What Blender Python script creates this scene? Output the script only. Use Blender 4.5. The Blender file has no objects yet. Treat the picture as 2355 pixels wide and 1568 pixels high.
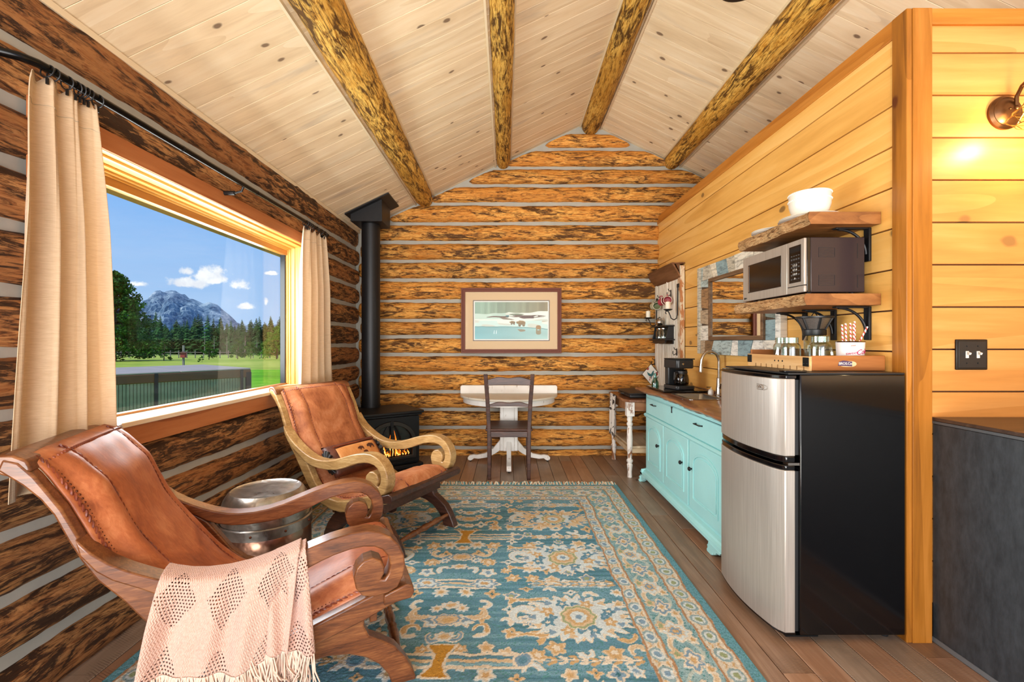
import bpy, math, random
import numpy as np
from mathutils import Vector, Matrix
SC = bpy.context.scene
COL = SC.collection
PI = math.pi
random.seed(7)
RNG = np.random.default_rng(11)

# ---------------------------------------------------------------- camera, world, lights, exposure
cam_data = bpy.data.cameras.new('camera')
cam_data.sensor_width = 36.0
cam_data.lens = 36.0 * 1047.0 / 2355.0
cam_data.shift_x = 9.5 / 2355.0
cam_data.shift_y = 2.0 / 2355.0
cam_data.clip_start = 0.05
cam_data.clip_end = 20000
cam = bpy.data.objects.new('camera', cam_data)
COL.objects.link(cam)
cam.location = (0, 0, 1.2)
cam.rotation_euler = (PI / 2, 0, 0)
SC.camera = cam
SC.view_settings.view_transform = 'Standard'
SC.view_settings.look = 'None'
SC.view_settings.gamma = 1.0
SC.view_settings.use_curve_mapping = False
SC.view_settings.exposure = 0.19
SC.cycles.max_bounces = 7
SC.cycles.diffuse_bounces = 4
SC.cycles.glossy_bounces = 3
SC.cycles.transparent_max_bounces = 16
SC.cycles.caustics_reflective = False
SC.cycles.use_denoising = True
WORLD_STRENGTH = 1.0
SUN_STRENGTH = 3.6
SUN_DIR = Vector((-.36, -.42, .83)).normalized()      # towards the sun


def lin(h):
    h = h.lstrip('#')
    r = []
    for i in (0, 2, 4):
        c = int(h[i:i + 2], 16) / 255.0
        r.append(c / 12.92 if c <= .04045 else ((c + .055) / 1.055) ** 2.4)
    return (r[0], r[1], r[2], 1.0)


class NT:
    """small helper around a node tree"""
    def __init__(self, tree):
        self.t = tree
        self.n = tree.nodes
        self.l = tree.links

    def add(self, typ, ins=None, **props):
        nd = self.n.new(typ)
        for k, v in props.items():
            setattr(nd, k, v)
        for k, v in (ins or {}).items():
            s = nd.inputs[k]
            if hasattr(v, 'is_output') or isinstance(v, bpy.types.NodeSocket):
                self.l.new(v, s)
            else:
                s.default_value = v
        return nd

    def math(self, op, a, b=0.0, clamp=False, c=None):
        ins = {0: a, 1: b}
        if c is not None:
            ins[2] = c
        return self.add('ShaderNodeMath', ins, operation=op, use_clamp=clamp).outputs[0]

    def mix(self, f, a, b, blend='MIX'):
        nd = self.add('ShaderNodeMix', None, data_type='RGBA', blend_type=blend)
        for i, v in ((0, f), (6, a), (7, b)):
            if isinstance(v, bpy.types.NodeSocket):
                self.l.new(v, nd.inputs[i])
            else:
                nd.inputs[i].default_value = v
        return nd.outputs[2]

    def ramp(self, f, stops, interp='LINEAR'):
        nd = self.add('ShaderNodeValToRGB', {0: f})
        cr = nd.color_ramp
        cr.interpolation = interp
        while len(cr.elements) < len(stops):
            cr.elements.new(0.5)
        for e, (p, c) in zip(cr.elements, stops):
            e.position = p
            e.color = c
        return nd.outputs[0]

    def smooth(self, f, lo, hi):
        return self.add('ShaderNodeMapRange', {0: f, 1: lo, 2: hi, 3: 0.0, 4: 1.0}, interpolation_type='SMOOTHSTEP').outputs[0]

    def noise(self, vec, scale, detail=4.0, rough=.55, dist=0.0):
        return self.add('ShaderNodeTexNoise', {'Vector': vec, 'Scale': scale, 'Detail': detail, 'Roughness': rough, 'Distortion': dist}).outputs[0]


# world: clear blue sky with a few fair weather clouds above the mountain
world = bpy.data.worlds.new('sky')
SC.world = world
world.use_nodes = True
w = NT(world.node_tree)
w.n.clear()
gen = w.add('ShaderNodeTexCoord').outputs['Generated']
sep = w.add('ShaderNodeSeparateXYZ', {0: gen})
elev = w.math('ARCSINE', sep.outputs[2])
skyc = w.ramp(w.smooth(elev, -.02, 1.2), [(0, lin('a4c4ec')), (.12, lin('84b4ee')), (.3, lin('4c92e6')), (.55, lin('3580de')), (1, lin('2c6cc8'))])
# clouds: (pixel-free) directions in degrees: azimuth from +Y towards -X, elevation, half width, half height
az = w.math('ARCTAN2', w.math('MULTIPLY', sep.outputs[0], -1.0), sep.outputs[1])


def cdir(px, py, wx, wy):
    a = (1168.0 - px) / 1047.0
    b = (786.0 - py) / 1047.0
    A = math.atan(a)
    return A, math.atan(b * math.cos(A)), wx / 1047.0 * math.cos(A) ** 2, wy / 1047.0 * math.cos(A)


CLOUDS = [cdir(*c) for c in [(430, 652, 52, 18), (474, 634, 46, 28), (432, 624, 32, 18), (500, 645, 26, 18), (318, 654, 38, 13), (556, 659, 32, 17), (562, 706, 34, 12), (612, 697, 10, 18),
                             (190, 560, 55, 22), (60, 620, 70, 30), (-60, 640, 90, 34), (622, 629, 14, 6), (750, 640, 60, 20), (900, 660, 50, 20), (-400, 600, 160, 50)]]
cn1 = w.noise(gen, 13.0, 6.0, .62)
cn2 = w.noise(gen, 42.0, 5.0, .6)
cnn = w.math('ADD', w.math('MULTIPLY', w.math('SUBTRACT', cn1, .5), 2.6), w.math('MULTIPLY', w.math('SUBTRACT', cn2, .5), 1.9))
tot = None
for A, B, sx, sy in CLOUDS:
    dx = w.math('DIVIDE', w.math('SUBTRACT', az, A), sx)
    dy0 = w.math('DIVIDE', w.math('SUBTRACT', elev, B), sy)
    dy = w.math('MAXIMUM', dy0, w.math('MULTIPLY', dy0, -1.7))
    d = w.math('SUBTRACT', 1.0, w.math('SQRT', w.math('ADD', w.math('POWER', w.math('ABSOLUTE', dx), 2.0), w.math('POWER', dy, 2.0))))
    tot = d if tot is None else w.math('MAXIMUM', tot, d)
cmask = w.smooth(w.math('ADD', tot, cnn), .0, .55)
cshade = w.mix(w.smooth(w.noise(gen, 24.0, 4.0), .35, .65), lin('dfe3ef'), lin('ffffff'))
haze = w.math('MULTIPLY', w.smooth(w.noise(w.add('ShaderNodeVectorMath', {0: gen, 1: (2.0, 2.0, 9.0)}, operation='MULTIPLY').outputs[0], 1.6, 5.0), .45, .8), .14)
skyc2 = w.mix(haze, skyc, lin('dbe8fa'))
skyc3 = w.mix(cmask, skyc2, cshade)
bg = w.add('ShaderNodeBackground', {0: skyc3, 1: WORLD_STRENGTH})
wo = w.add('ShaderNodeOutputWorld', {0: bg.outputs[0]})

sun = bpy.data.lights.new('sun', 'SUN')
sun.energy = SUN_STRENGTH
sun.angle = math.radians(.6)
sun.color = (1.0, .95, .87)
so = bpy.data.objects.new('sun', sun)
COL.objects.link(so)
so.rotation_euler = (-SUN_DIR).to_track_quat('-Z', 'Y').to_euler()


def area(name, loc, target, sx, sy, power, color):
    L = bpy.data.lights.new(name, 'AREA')
    L.shape = 'RECTANGLE'
    L.size, L.size_y = sx, sy
    L.energy = power
    L.color = color
    o = bpy.data.objects.new(name, L)
    COL.objects.link(o)
    o.location = loc
    o.rotation_euler = (Vector(target) - Vector(loc)).to_track_quat('-Z', 'Y').to_euler()
    return o


# added fill lights behind the camera, loft side and near left; window daylight
area('rear_fill', (.3, -4.4, 1.6), (.1, 4.0, 1.7), 4.4, 2.6, 225, (1.0, .955, .90))  # added general fill from behind the camera, no glazing is built there
area('loft_fill', (3.05, 3.0, 2.68), (-.4, 3.1, 3.2), 2.6, .30, 36, (1.0, .95, .86))  # added fill to brighten ceiling and gable, no loft window is built
area('low_rear_fill', (.3, -3.0, .2), (.2, 3.2, 3.4), 3.8, 1.4, 235, (1.0, .95, .89))  # added low fill aimed upward to brighten the ceiling
area('picture_window_daylight', (-1.83, 2.45, 1.38), (1.0, 2.6, 1.15), 1.95, .9, 62, (.97, .98, 1.0))
area('near_side_fill', (-1.6, -.9, 1.5), (1.6, 3.2, 1.2), 1.6, 1.2, 45, (1.0, .97, .92))  # added fill for the right wall, no window is built here


# ---------------------------------------------------------------- materials
MATS = {}


def new_mat(name):
    m = bpy.data.materials.new(name)
    m.use_nodes = True
    t = NT(m.node_tree)
    t.n.clear()
    out = t.add('ShaderNodeOutputMaterial')
    bs = t.add('ShaderNodeBsdfPrincipled')
    t.l.new(bs.outputs[0], out.inputs[0])
    MATS[name] = m
    t.bs = bs
    t.out = out
    return m, t


def setp(t, **k):
    names = dict(color='Base Color', rough='Roughness', metal='Metallic', spec='Specular IOR Level', coat='Coat Weight', coatr='Coat Roughness',
                 alpha='Alpha', normal='Normal', emis='Emission Color', emiss='Emission Strength', sheen='Sheen Weight', trans='Transmission Weight', ior='IOR', aniso='Anisotropic',
                 sss='Subsurface Weight')
    for a, v in k.items():
        s = t.bs.inputs[names[a]]
        if isinstance(v, bpy.types.NodeSocket):
            t.l.new(v, s)
        else:
            s.default_value = v


def bump(t, h, strength=.3, dist=.005):
    return t.add('ShaderNodeBump', {'Height': h, 'Strength': strength, 'Distance': dist}).outputs[0]


def obj_coords(t, scale=(1, 1, 1), rand=True, axis=None):
    """object coordinates, shifted at random per object so that alike pieces never repeat"""
    c = t.add('ShaderNodeTexCoord').outputs['Object']
    if rand:
        r = t.add('ShaderNodeObjectInfo').outputs['Random']
        off = t.add('ShaderNodeCombineXYZ', {0: t.math('MULTIPLY', r, 37.0), 1: t.math('MULTIPLY', r, 91.0), 2: t.math('MULTIPLY', r, 53.0)}).outputs[0]
        c = t.add('ShaderNodeVectorMath', {0: c, 1: off}, operation='ADD').outputs[0]
    return t.add('ShaderNodeVectorMath', {0: c, 1: scale}, operation='MULTIPLY').outputs[0]


def simple(name, col, rough=.5, metal=0.0, spec=.5, noise=0.0, nscale=20.0, bumpk=0.0, coat=0.0):
    m, t = new_mat(name)
    c = lin(col) if isinstance(col, str) else col
    if noise or bumpk:
        v = obj_coords(t)
        n = t.noise(v, nscale, 5.0)
        if noise:
            dk = tuple(x * (1 - noise) for x in c[:3]) + (1,)
            lt = tuple(min(1, x * (1 + noise * .6)) for x in c[:3]) + (1,)
            c = t.ramp(n, [(.3, dk), (.7, lt)])
        if bumpk:
            setp(t, normal=bump(t, n, bumpk, .004))
    setp(t, color=c, rough=rough, metal=metal, spec=spec, coat=coat)
    return m


AX = {'x': (1, 0, 0), 'y': (0, 1, 0), 'z': (0, 0, 1)}


def stretch(axis, along, across):
    return tuple(along if a == axis else across for a in 'xyz')


def wood(name, dark, mid, light, axis='x', grain=14.0, stretchk=.09, knots=0.0, knotcol='5a3a22', rough=.5, bumpk=.15, rand=.12, knotscale=2.2, coat=0.0, spec=.4, streak=0.0, streakcol='8a8078'):
    m, t = new_mat(name)
    v = obj_coords(t, stretch(axis, stretchk, 1.0))
    g1 = t.noise(v, grain, 6.0, .6, .8)
    g2 = t.noise(v, grain * 4.5, 4.0, .6, .3)
    ring = t.math('FRACT', t.math('MULTIPLY', t.noise(v, grain * .35, 2.0, .5, .4), 9.0))
    f = t.math('ADD', t.math('MULTIPLY', g1, .6), t.math('ADD', t.math('MULTIPLY', g2, .28), t.math('MULTIPLY', ring, .13)))
    c = t.ramp(f, [(.3, lin(dark)), (.5, lin(mid)), (.72, lin(light))])
    if streak:
        sv = obj_coords(t, stretch(axis, .5, 3.0))
        sm = t.math('MULTIPLY', t.smooth(t.noise(sv, 1.6, 5.0, .6, .5), .55, .75), streak)
        c = t.mix(sm, c, lin(streakcol))
    if knots:
        ks = t.add('ShaderNodeSeparateXYZ', {0: obj_coords(t, stretch(axis, .62, 1.0))})
        o2 = [i for i in range(3) if 'xyz'[i] != axis]
        kv = t.add('ShaderNodeCombineXYZ', {0: ks.outputs['xyz'.index(axis)], 1: t.math('ADD', ks.outputs[o2[0]], ks.outputs[o2[1]])}).outputs[0]
        kvn = t.add('ShaderNodeVectorMath', {0: kv, 1: t.add('ShaderNodeVectorMath', {0: t.add('ShaderNodeTexNoise', {'Vector': kv, 'Scale': 14.0, 'Detail': 2.0}).outputs[1], 1: (.02, .02, .02)}, operation='MULTIPLY').outputs[0]}, operation='ADD').outputs[0]
        vo = t.add('ShaderNodeTexVoronoi', {'Vector': kvn, 'Scale': knotscale}, feature='F1', voronoi_dimensions='2D')
        keep = t.math('GREATER_THAN', t.add('ShaderNodeSeparateColor', {0: vo.outputs['Color']}).outputs[0], 1.0 - knots)
        size = t.math('MULTIPLY', t.add('ShaderNodeSeparateColor', {0: vo.outputs['Color']}).outputs[1], .03)
        d = t.math('SUBTRACT', vo.outputs['Distance'], size)
        km = t.math('MULTIPLY', t.math('SUBTRACT', 1.0, t.smooth(d, .012, .045)), keep)
        halo = t.math('MULTIPLY', t.math('SUBTRACT', 1.0, t.smooth(d, .04, .22)), t.math('MULTIPLY', keep, .35))
        c = t.mix(halo, c, lin(dark))
        c = t.mix(km, c, lin(knotcol))
    if rand:
        r = t.add('ShaderNodeObjectInfo').outputs['Random']
        val = t.math('ADD', 1.0 - rand, t.math('MULTIPLY', r, 2 * rand))
        c = t.add('ShaderNodeHueSaturation', {'Value': val, 'Color': c}).outputs[0]
    setp(t, color=c, rough=rough, spec=spec, coat=coat, normal=bump(t, f, bumpk, .004))
    return m


def bark_mat(name, dark, mid, light, axis='x', cover=.0, scale=1.0, rough=.6):
    """a peeled log: orange wood with long flakes of dark bark left on it"""
    m, t = new_mat(name)
    patch = t.noise(obj_coords(t, stretch(axis, 3.0 * scale, 15.0 * scale)), 1.0, 8.0, .68, 1.6)
    fine = t.noise(obj_coords(t, stretch(axis, 9.0 * scale, 62.0 * scale)), 1.0, 6.0, .7, 1.2)
    crack = t.noise(obj_coords(t, stretch(axis, 2.2 * scale, 85.0 * scale)), 1.0, 4.0, .6, 1.8)
    broad = t.noise(obj_coords(t, stretch(axis, 1.3 * scale, 4.5 * scale)), 1.0, 3.0, .5, .5)
    f = t.math('ADD', t.math('MULTIPLY', patch, .55), t.math('ADD', t.math('MULTIPLY', fine, .30), t.math('MULTIPLY', broad, .15)))
    c = t.mix(t.smooth(fine, .38, .58), lin(mid), lin(light))
    c = t.mix(t.math('MULTIPLY', t.smooth(broad, .42, .62), .55), c, lin(mid))
    halo = t.math('SUBTRACT', 1.0, t.smooth(f, .50 + cover, .56 + cover))
    dm = t.math('SUBTRACT', 1.0, t.smooth(f, .475 + cover, .50 + cover))
    cm = t.math('MULTIPLY', t.math('SUBTRACT', 1.0, t.smooth(crack, .36, .43)), .7)
    c = t.mix(t.math('MULTIPLY', halo, .45), c, lin(dark))
    c = t.mix(cm, c, lin(dark))
    c = t.mix(t.math('MULTIPLY', dm, t.math('ADD', .55, t.math('MULTIPLY', fine, .7))), c, lin(dark))
    r = t.add('ShaderNodeObjectInfo').outputs['Random']
    c = t.add('ShaderNodeHueSaturation', {'Value': t.math('ADD', .88, t.math('MULTIPLY', r, .24)), 'Color': c}).outputs[0]
    setp(t, color=c, rough=rough, spec=.3, normal=bump(t, t.math('ADD', f, t.math('MULTIPLY', crack, .15)), 1.0, .016))
    return m


M = {}
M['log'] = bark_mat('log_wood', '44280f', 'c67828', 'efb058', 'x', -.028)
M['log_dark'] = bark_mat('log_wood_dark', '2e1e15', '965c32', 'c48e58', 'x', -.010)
M['beam'] = bark_mat('beam_wood', '4a2d0e', 'bd8228', 'eec060', 'y', -.028, 1.0)
M['chink'] = simple('chinking', 'a8a69c', .9, noise=.10, nscale=9, bumpk=.25)
M['ceil_plank'] = wood('whitewashed_pine', 'd8be98', 'ecd6b2', 'f8e9cc', 'x', 9, .10, knots=.62, knotcol='86705a', rough=.6, rand=.05, knotscale=3.8, bumpk=.05, streak=.45, streakcol='a39a92')
M['ceil_back'] = simple('ceiling_backing', 'a8875a', .8)
M['trim_white'] = simple('pale_trim', 'e2cfae', .5)
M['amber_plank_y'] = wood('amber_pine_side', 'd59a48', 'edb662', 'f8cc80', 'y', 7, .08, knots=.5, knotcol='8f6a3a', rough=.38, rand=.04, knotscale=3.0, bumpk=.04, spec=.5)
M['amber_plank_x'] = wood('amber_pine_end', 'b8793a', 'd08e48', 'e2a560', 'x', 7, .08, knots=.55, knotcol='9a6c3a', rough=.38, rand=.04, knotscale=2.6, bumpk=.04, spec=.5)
M['amber_gap'] = simple('shiplap_groove', '4a2c12', .8)
M['post'] = wood('honey_post', '754516', 'a0641f', 'bd7c34', 'z', 11, .07, knots=.35, knotcol='5a2a10', rough=.35, rand=.05, knotscale=2.4, bumpk=.08)
M['trim_y'] = wood('honey_trim_side', '94561a', 'b97428', 'd08f42', 'y', 11, .07, knots=.30, knotcol='6a2f12', rough=.4, rand=.0, knotscale=2.5, bumpk=.08)
M['trim_x'] = wood('honey_trim_end', '94561a', 'bd7a2c', 'd2914a', 'x', 11, .07, knots=.25, knotcol='6a2f12', rough=.4, rand=.0, knotscale=2.5, bumpk=.08)
M['casing_y'] = wood('reddish_casing', '8a4620', 'b06a3c', 'c88450', 'y', 8, .07, knots=.1, rough=.5, rand=.03, bumpk=.08)
M['casing_z'] = wood('reddish_casing_up', '8a4620', 'b06a3c', 'c88450', 'z', 8, .07, knots=.1, rough=.5, rand=.03, bumpk=.08)
M['jamb_y'] = wood('yellow_pine_lining', 'c98e3c', 'e8b764', 'f8d592', 'y', 9, .07, rough=.35, rand=.02, bumpk=.05)
M['jamb_z'] = wood('yellow_pine_jamb', 'c98e3c', 'e8b764', 'f8d592', 'z', 9, .07, rough=.35, rand=.02, bumpk=.05)
M['sash'] = wood('brown_sash', '7a4a20', 'a26a30', 'bd8442', 'y', 9, .07, rough=.4, rand=.0)
M['sill'] = wood('pale_sill', 'd8b890', 'ecd6b6', 'f6e8d2', 'y', 9, .07, rough=.25, rand=.0, bumpk=.03)


def floor_mat():
    m, t = new_mat('reclaimed_floor')
    v = obj_coords(t, (1.0, .07, 1.0))
    g = t.noise(v, 30, 6.0, .65, .8)
    big = t.noise(obj_coords(t, (2.5, 1.2, 1)), 2.0, 4.0)
    # saw marks run at a slant across the board
    co = obj_coords(t, (1, 1, 1))
    s = t.add('ShaderNodeSeparateXYZ', {0: co})
    saw = t.math('SINE', t.math('ADD', t.math('MULTIPLY', t.math('ADD', s.outputs[1], t.math('MULTIPLY', s.outputs[0], .45)), 620.0), t.math('MULTIPLY', big, 22.0)))
    sawm = t.math('MULTIPLY', t.smooth(saw, -.2, 1.0), t.smooth(t.noise(obj_coords(t, (3, 3, 1)), 2.2, 3.0), .42, .62))
    f = t.math('ADD', t.math('MULTIPLY', g, .7), t.math('MULTIPLY', big, .3))
    c = t.ramp(f, [(.3, lin('6a4c3a')), (.5, lin('94725a')), (.7, lin('bfa088'))])
    r = t.add('ShaderNodeObjectInfo').outputs['Random']
    tint = t.ramp(r, [(0, lin('7f6248')), (.3, lin('a07658')), (.55, lin('8f8474')), (.75, lin('ad8260')), (1, lin('967c66'))], 'CONSTANT')
    c = t.mix(.5, c, tint)
    c = t.mix(t.math('MULTIPLY', sawm, .42), c, lin('4e3d30'))
    kn = t.add('ShaderNodeTexVoronoi', {'Vector': obj_coords(t, (1, .6, 1)), 'Scale': 3.0})
    km = t.math('MULTIPLY', t.math('SUBTRACT', 1.0, t.smooth(kn.outputs['Distance'], .02, .07)), t.math('GREATER_THAN', t.add('ShaderNodeSeparateColor', {0: kn.outputs['Color']}).outputs[0], .7))
    c = t.mix(km, c, lin('2e2018'))
    setp(t, color=c, rough=t.math('ADD', .30, t.math('MULTIPLY', g, .22)), spec=.5, normal=bump(t, t.math('SUBTRACT', g, t.math('MULTIPLY', sawm, .4)), .25, .003))
    return m


M['floor'] = floor_mat()
M['floor_back'] = simple('floor_backing', '33241a', .8)


def walnut(name, dark, mid, light, rough=.28, coat=.25):
    m, t = new_mat(name)
    v = obj_coords(t, (1.6, 5.0, 9.0))
    g = t.noise(v, 2.6, 7.0, .6, 1.0)
    g2 = t.noise(obj_coords(t, (6.0, 30.0, 60.0)), 3.0, 5.0, .65, .6)
    f = t.math('ADD', t.math('MULTIPLY', g, .55), t.math('MULTIPLY', g2, .45))
    c = t.ramp(f, [(.34, lin(dark)), (.5, lin(mid)), (.66, lin(light))])
    setp(t, color=c, rough=rough, coat=coat, coatr=.2, normal=bump(t, g2, .06, .003))
    return m


M['walnut'] = walnut('walnut', '402315', '6e4024', '946038')
M['walnut_lit'] = walnut('walnut_lit', '86643c', 'aa8552', 'cbaa76', .35)  # walnut with the light on the far chair's sides put into its colour
M['dark_wood'] = walnut('dark_stained_wood', '22120d', '40251b', '5c382a', .42, 0.0)
M['copper_stool'] = None


def leather(name, dark, mid, light, rough=.38):
    m, t = new_mat(name)
    co = obj_coords(t)
    n1 = t.noise(co, 5.0, 6.0, .6, 1.2)
    n2 = t.noise(obj_coords(t, (1, 3, 1)), 26.0, 5.0, .65, 1.0)
    cr = t.add('ShaderNodeTexVoronoi', {'Vector': co, 'Scale': 220.0}, feature='DISTANCE_TO_EDGE').outputs['Distance']
    f = t.math('ADD', t.math('MULTIPLY', n1, .7), t.math('MULTIPLY', n2, .3))
    c = t.ramp(f, [(.32, lin(dark)), (.5, lin(mid)), (.68, lin(light))])
    h = t.math('ADD', t.math('MULTIPLY', n2, .6), t.math('MULTIPLY', t.math('MINIMUM', cr, .15), 1.2))
    setp(t, color=c, rough=t.math('ADD', rough, t.math('MULTIPLY', n1, .2)), spec=.5, coat=.12, coatr=.3, normal=bump(t, h, .22, .003))
    return m


M['leather'] = leather('saddle_leather', '7e3c20', 'ab6038', 'cc8658')
M['leather_suede'] = leather('suede_leather', '84441f', 'ae683c', 'c88c62', .62)
M['leather_braid'] = leather('dark_braid_leather', '4a1d10', '74321c', '9c5030', .35)
M['leather_tan'] = leather('tan_leather', 'c0793c', 'd99352', 'eaae72', .5)
M['leather_brown'] = leather('brown_leather', '32170f', '52281c', '73402c', .35)
M['stud'] = simple('antique_studs', '7a4a38', .3, 1.0)
M['black_iron'] = simple('black_iron', '17181b', .45, .3, noise=.2, nscale=30, bumpk=.1)
M['black_rod'] = simple('black_rod', '0d0d0e', .22, .6)
M['black_gloss'] = simple('black_gloss_plastic', '08080a', .12, 0, .6)
M['black_matte'] = simple('black_plastic', '1a1b1d', .42)
M['bearing'] = simple('grey_plastic', '4b4c4e', .4)
M['white'] = simple('white_ceramic', 'e8e2d8', .18, coat=.4)
M['white_wall'] = simple('white_paint', 'e6e2da', .5)
M['chrome'] = simple('brushed_nickel', 'b9b2aa', .2, 1.0)
M['steel_dark'] = simple('dark_steel', '2f3336', .35, .9)
M['candle'] = simple('candle_wax', 'f4ecd8', .5)
M['copper'] = None


def steel_mat():
    m, t = new_mat('brushed_steel')
    n = t.noise(obj_coords(t, (60, 60, 1.2), rand=False), 3.0, 4.0, .6)
    c = t.ramp(n, [(.35, lin('b4ada4')), (.65, lin('c4bdb4'))])
    setp(t, color=c, rough=t.math('ADD', .34, t.math('MULTIPLY', n, .12)), metal=.62, normal=bump(t, n, .02, .001))
    return m


M['steel'] = steel_mat()


def copper_mat(name, a, b, verd):
    m, t = new_mat(name)
    co = obj_coords(t)
    n = t.noise(co, 7.0, 6.0, .6, .8)
    dent = t.add('ShaderNodeTexVoronoi', {'Vector': co, 'Scale': 46.0}, feature='SMOOTH_F1').outputs['Distance']
    c = t.ramp(n, [(.3, lin(a)), (.65, lin(b))])
    c = t.mix(t.math('MULTIPLY', t.smooth(t.noise(co, 11.0, 5.0), .5, .7), verd), c, lin('6f8078'))
    setp(t, color=c, rough=t.math('ADD', .2, t.math('MULTIPLY', n, .2)), metal=.92, normal=bump(t, dent, .22, .006))
    return m


M['copper'] = copper_mat('hammered_copper', '7a5546', 'b88c74', .15)
M['copper_old'] = copper_mat('tarnished_copper', '8a8480', 'c4c0bc', .5)


def fabric(name, col, col2, scale=420.0, rough=.95, trans=0.0, bumpk=.35, big=.12):
    m, t = new_mat(name)
    co = t.add('ShaderNodeTexCoord').outputs['Object']
    s = t.add('ShaderNodeSeparateXYZ', {0: co})
    hy = t.math('SINE', t.math('MULTIPLY', t.math('ADD', s.outputs[0], s.outputs[1]), scale * 3.0))
    hz = t.math('SINE', t.math('MULTIPLY', s.outputs[2], scale * 3.0))
    wv = t.math('MULTIPLY', t.math('ADD', hy, hz), .25)
    n = t.noise(t.add('ShaderNodeVectorMath', {0: co, 1: (1, 1, 12)}, operation='MULTIPLY').outputs[0], 30.0, 5.0, .7)
    c = t.ramp(n, [(.3, lin(col)), (.7, lin(col2))])
    setp(t, color=c, rough=rough, spec=.15, sheen=.2, normal=bump(t, t.math('ADD', wv, n), bumpk, .0012))
    if trans:
        tr = t.add('ShaderNodeBsdfTranslucent', {0: c})
        mx = t.add('ShaderNodeMixShader', {0: trans, 1: t.bs.outputs[0], 2: tr.outputs[0]})
        t.l.new(mx.outputs[0], t.out.inputs[0])
    return m


M['curtain'] = fabric('linen_curtain', 'd6bc9a', 'e8d2b4', trans=.30)
M['linen_band'] = fabric('linen_edge', 'b0a088', 'c6b59a')
M['towel'] = fabric('white_towel', 'e4dfd6', 'f6f2ea')


def glass_mat(name, tint='ffffff', refl=.6):
    m, t = new_mat(name)
    t.n.remove(t.bs)
    geo = t.add('ShaderNodeNewGeometry')
    dt = t.math('ABSOLUTE', t.add('ShaderNodeVectorMath', {0: geo.outputs['Incoming'], 1: geo.outputs['Normal']}, operation='DOT_PRODUCT').outputs['Value'])
    fr = t.math('ADD', .04, t.math('MULTIPLY', .96, t.math('POWER', t.math('SUBTRACT', 1.0, dt, True), 5.0)))
    tr = t.add('ShaderNodeBsdfTransparent', {0: lin(tint)})
    gl = t.add('ShaderNodeBsdfGlossy', {'Color': (1, 1, 1, 1), 'Roughness': .03})
    mx = t.add('ShaderNodeMixShader', {0: t.math('MULTIPLY', fr, refl, True), 1: tr.outputs[0], 2: gl.outputs[0]})
    t.l.new(mx.outputs[0], t.out.inputs[0])
    return m


M['pane'] = glass_mat('window_glass', 'f8fcfb', .5)
M['glass'] = glass_mat('clear_glass', 'f3f8f6', 2.2)
M['glass_teal'] = glass_mat('teal_glass', 'bfe0da', 2.0)
M['glass_smoke'] = glass_mat('smoked_glass', 'a8a29a', 1.6)
mm, tt = new_mat('mirror_glass')
setp(tt, color=(.86, .88, .87, 1), rough=.01, metal=1.0)
M['mirror'] = mm


def emit(name, col, s):
    m, t = new_mat(name)
    setp(t, color=(0, 0, 0, 1), emis=lin(col) if isinstance(col, str) else col, emiss=s)
    return m


M['flame_out'] = emit('flame_orange', 'ff6a10', 2.2)
M['flame_in'] = emit('flame_yellow', 'ffc060', 3.5)
M['bulb'] = emit('lit_bulb', 'ffd890', 18)


def vcol_mat(name, rough=.9, bumpk=0.0, nscale=200.0, nz=.08):
    m, t = new_mat(name)
    a = t.add('ShaderNodeAttribute', None, attribute_name='Col').outputs['Color']
    co = t.add('ShaderNodeTexCoord').outputs['Object']
    n = t.noise(co, nscale, 3.0, .7)
    c = t.add('ShaderNodeHueSaturation', {'Value': t.math('ADD', 1.0 - nz, t.math('MULTIPLY', n, 2 * nz)), 'Color': a}).outputs[0]
    setp(t, color=c, rough=rough, spec=.2)
    if bumpk:
        setp(t, normal=bump(t, n, bumpk, .004))
    return m


M['rug'] = vcol_mat('tufted_wool', .95, .9, 260.0, .22)
M['print'] = vcol_mat('art_print', .35, 0, 60, .04)


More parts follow.
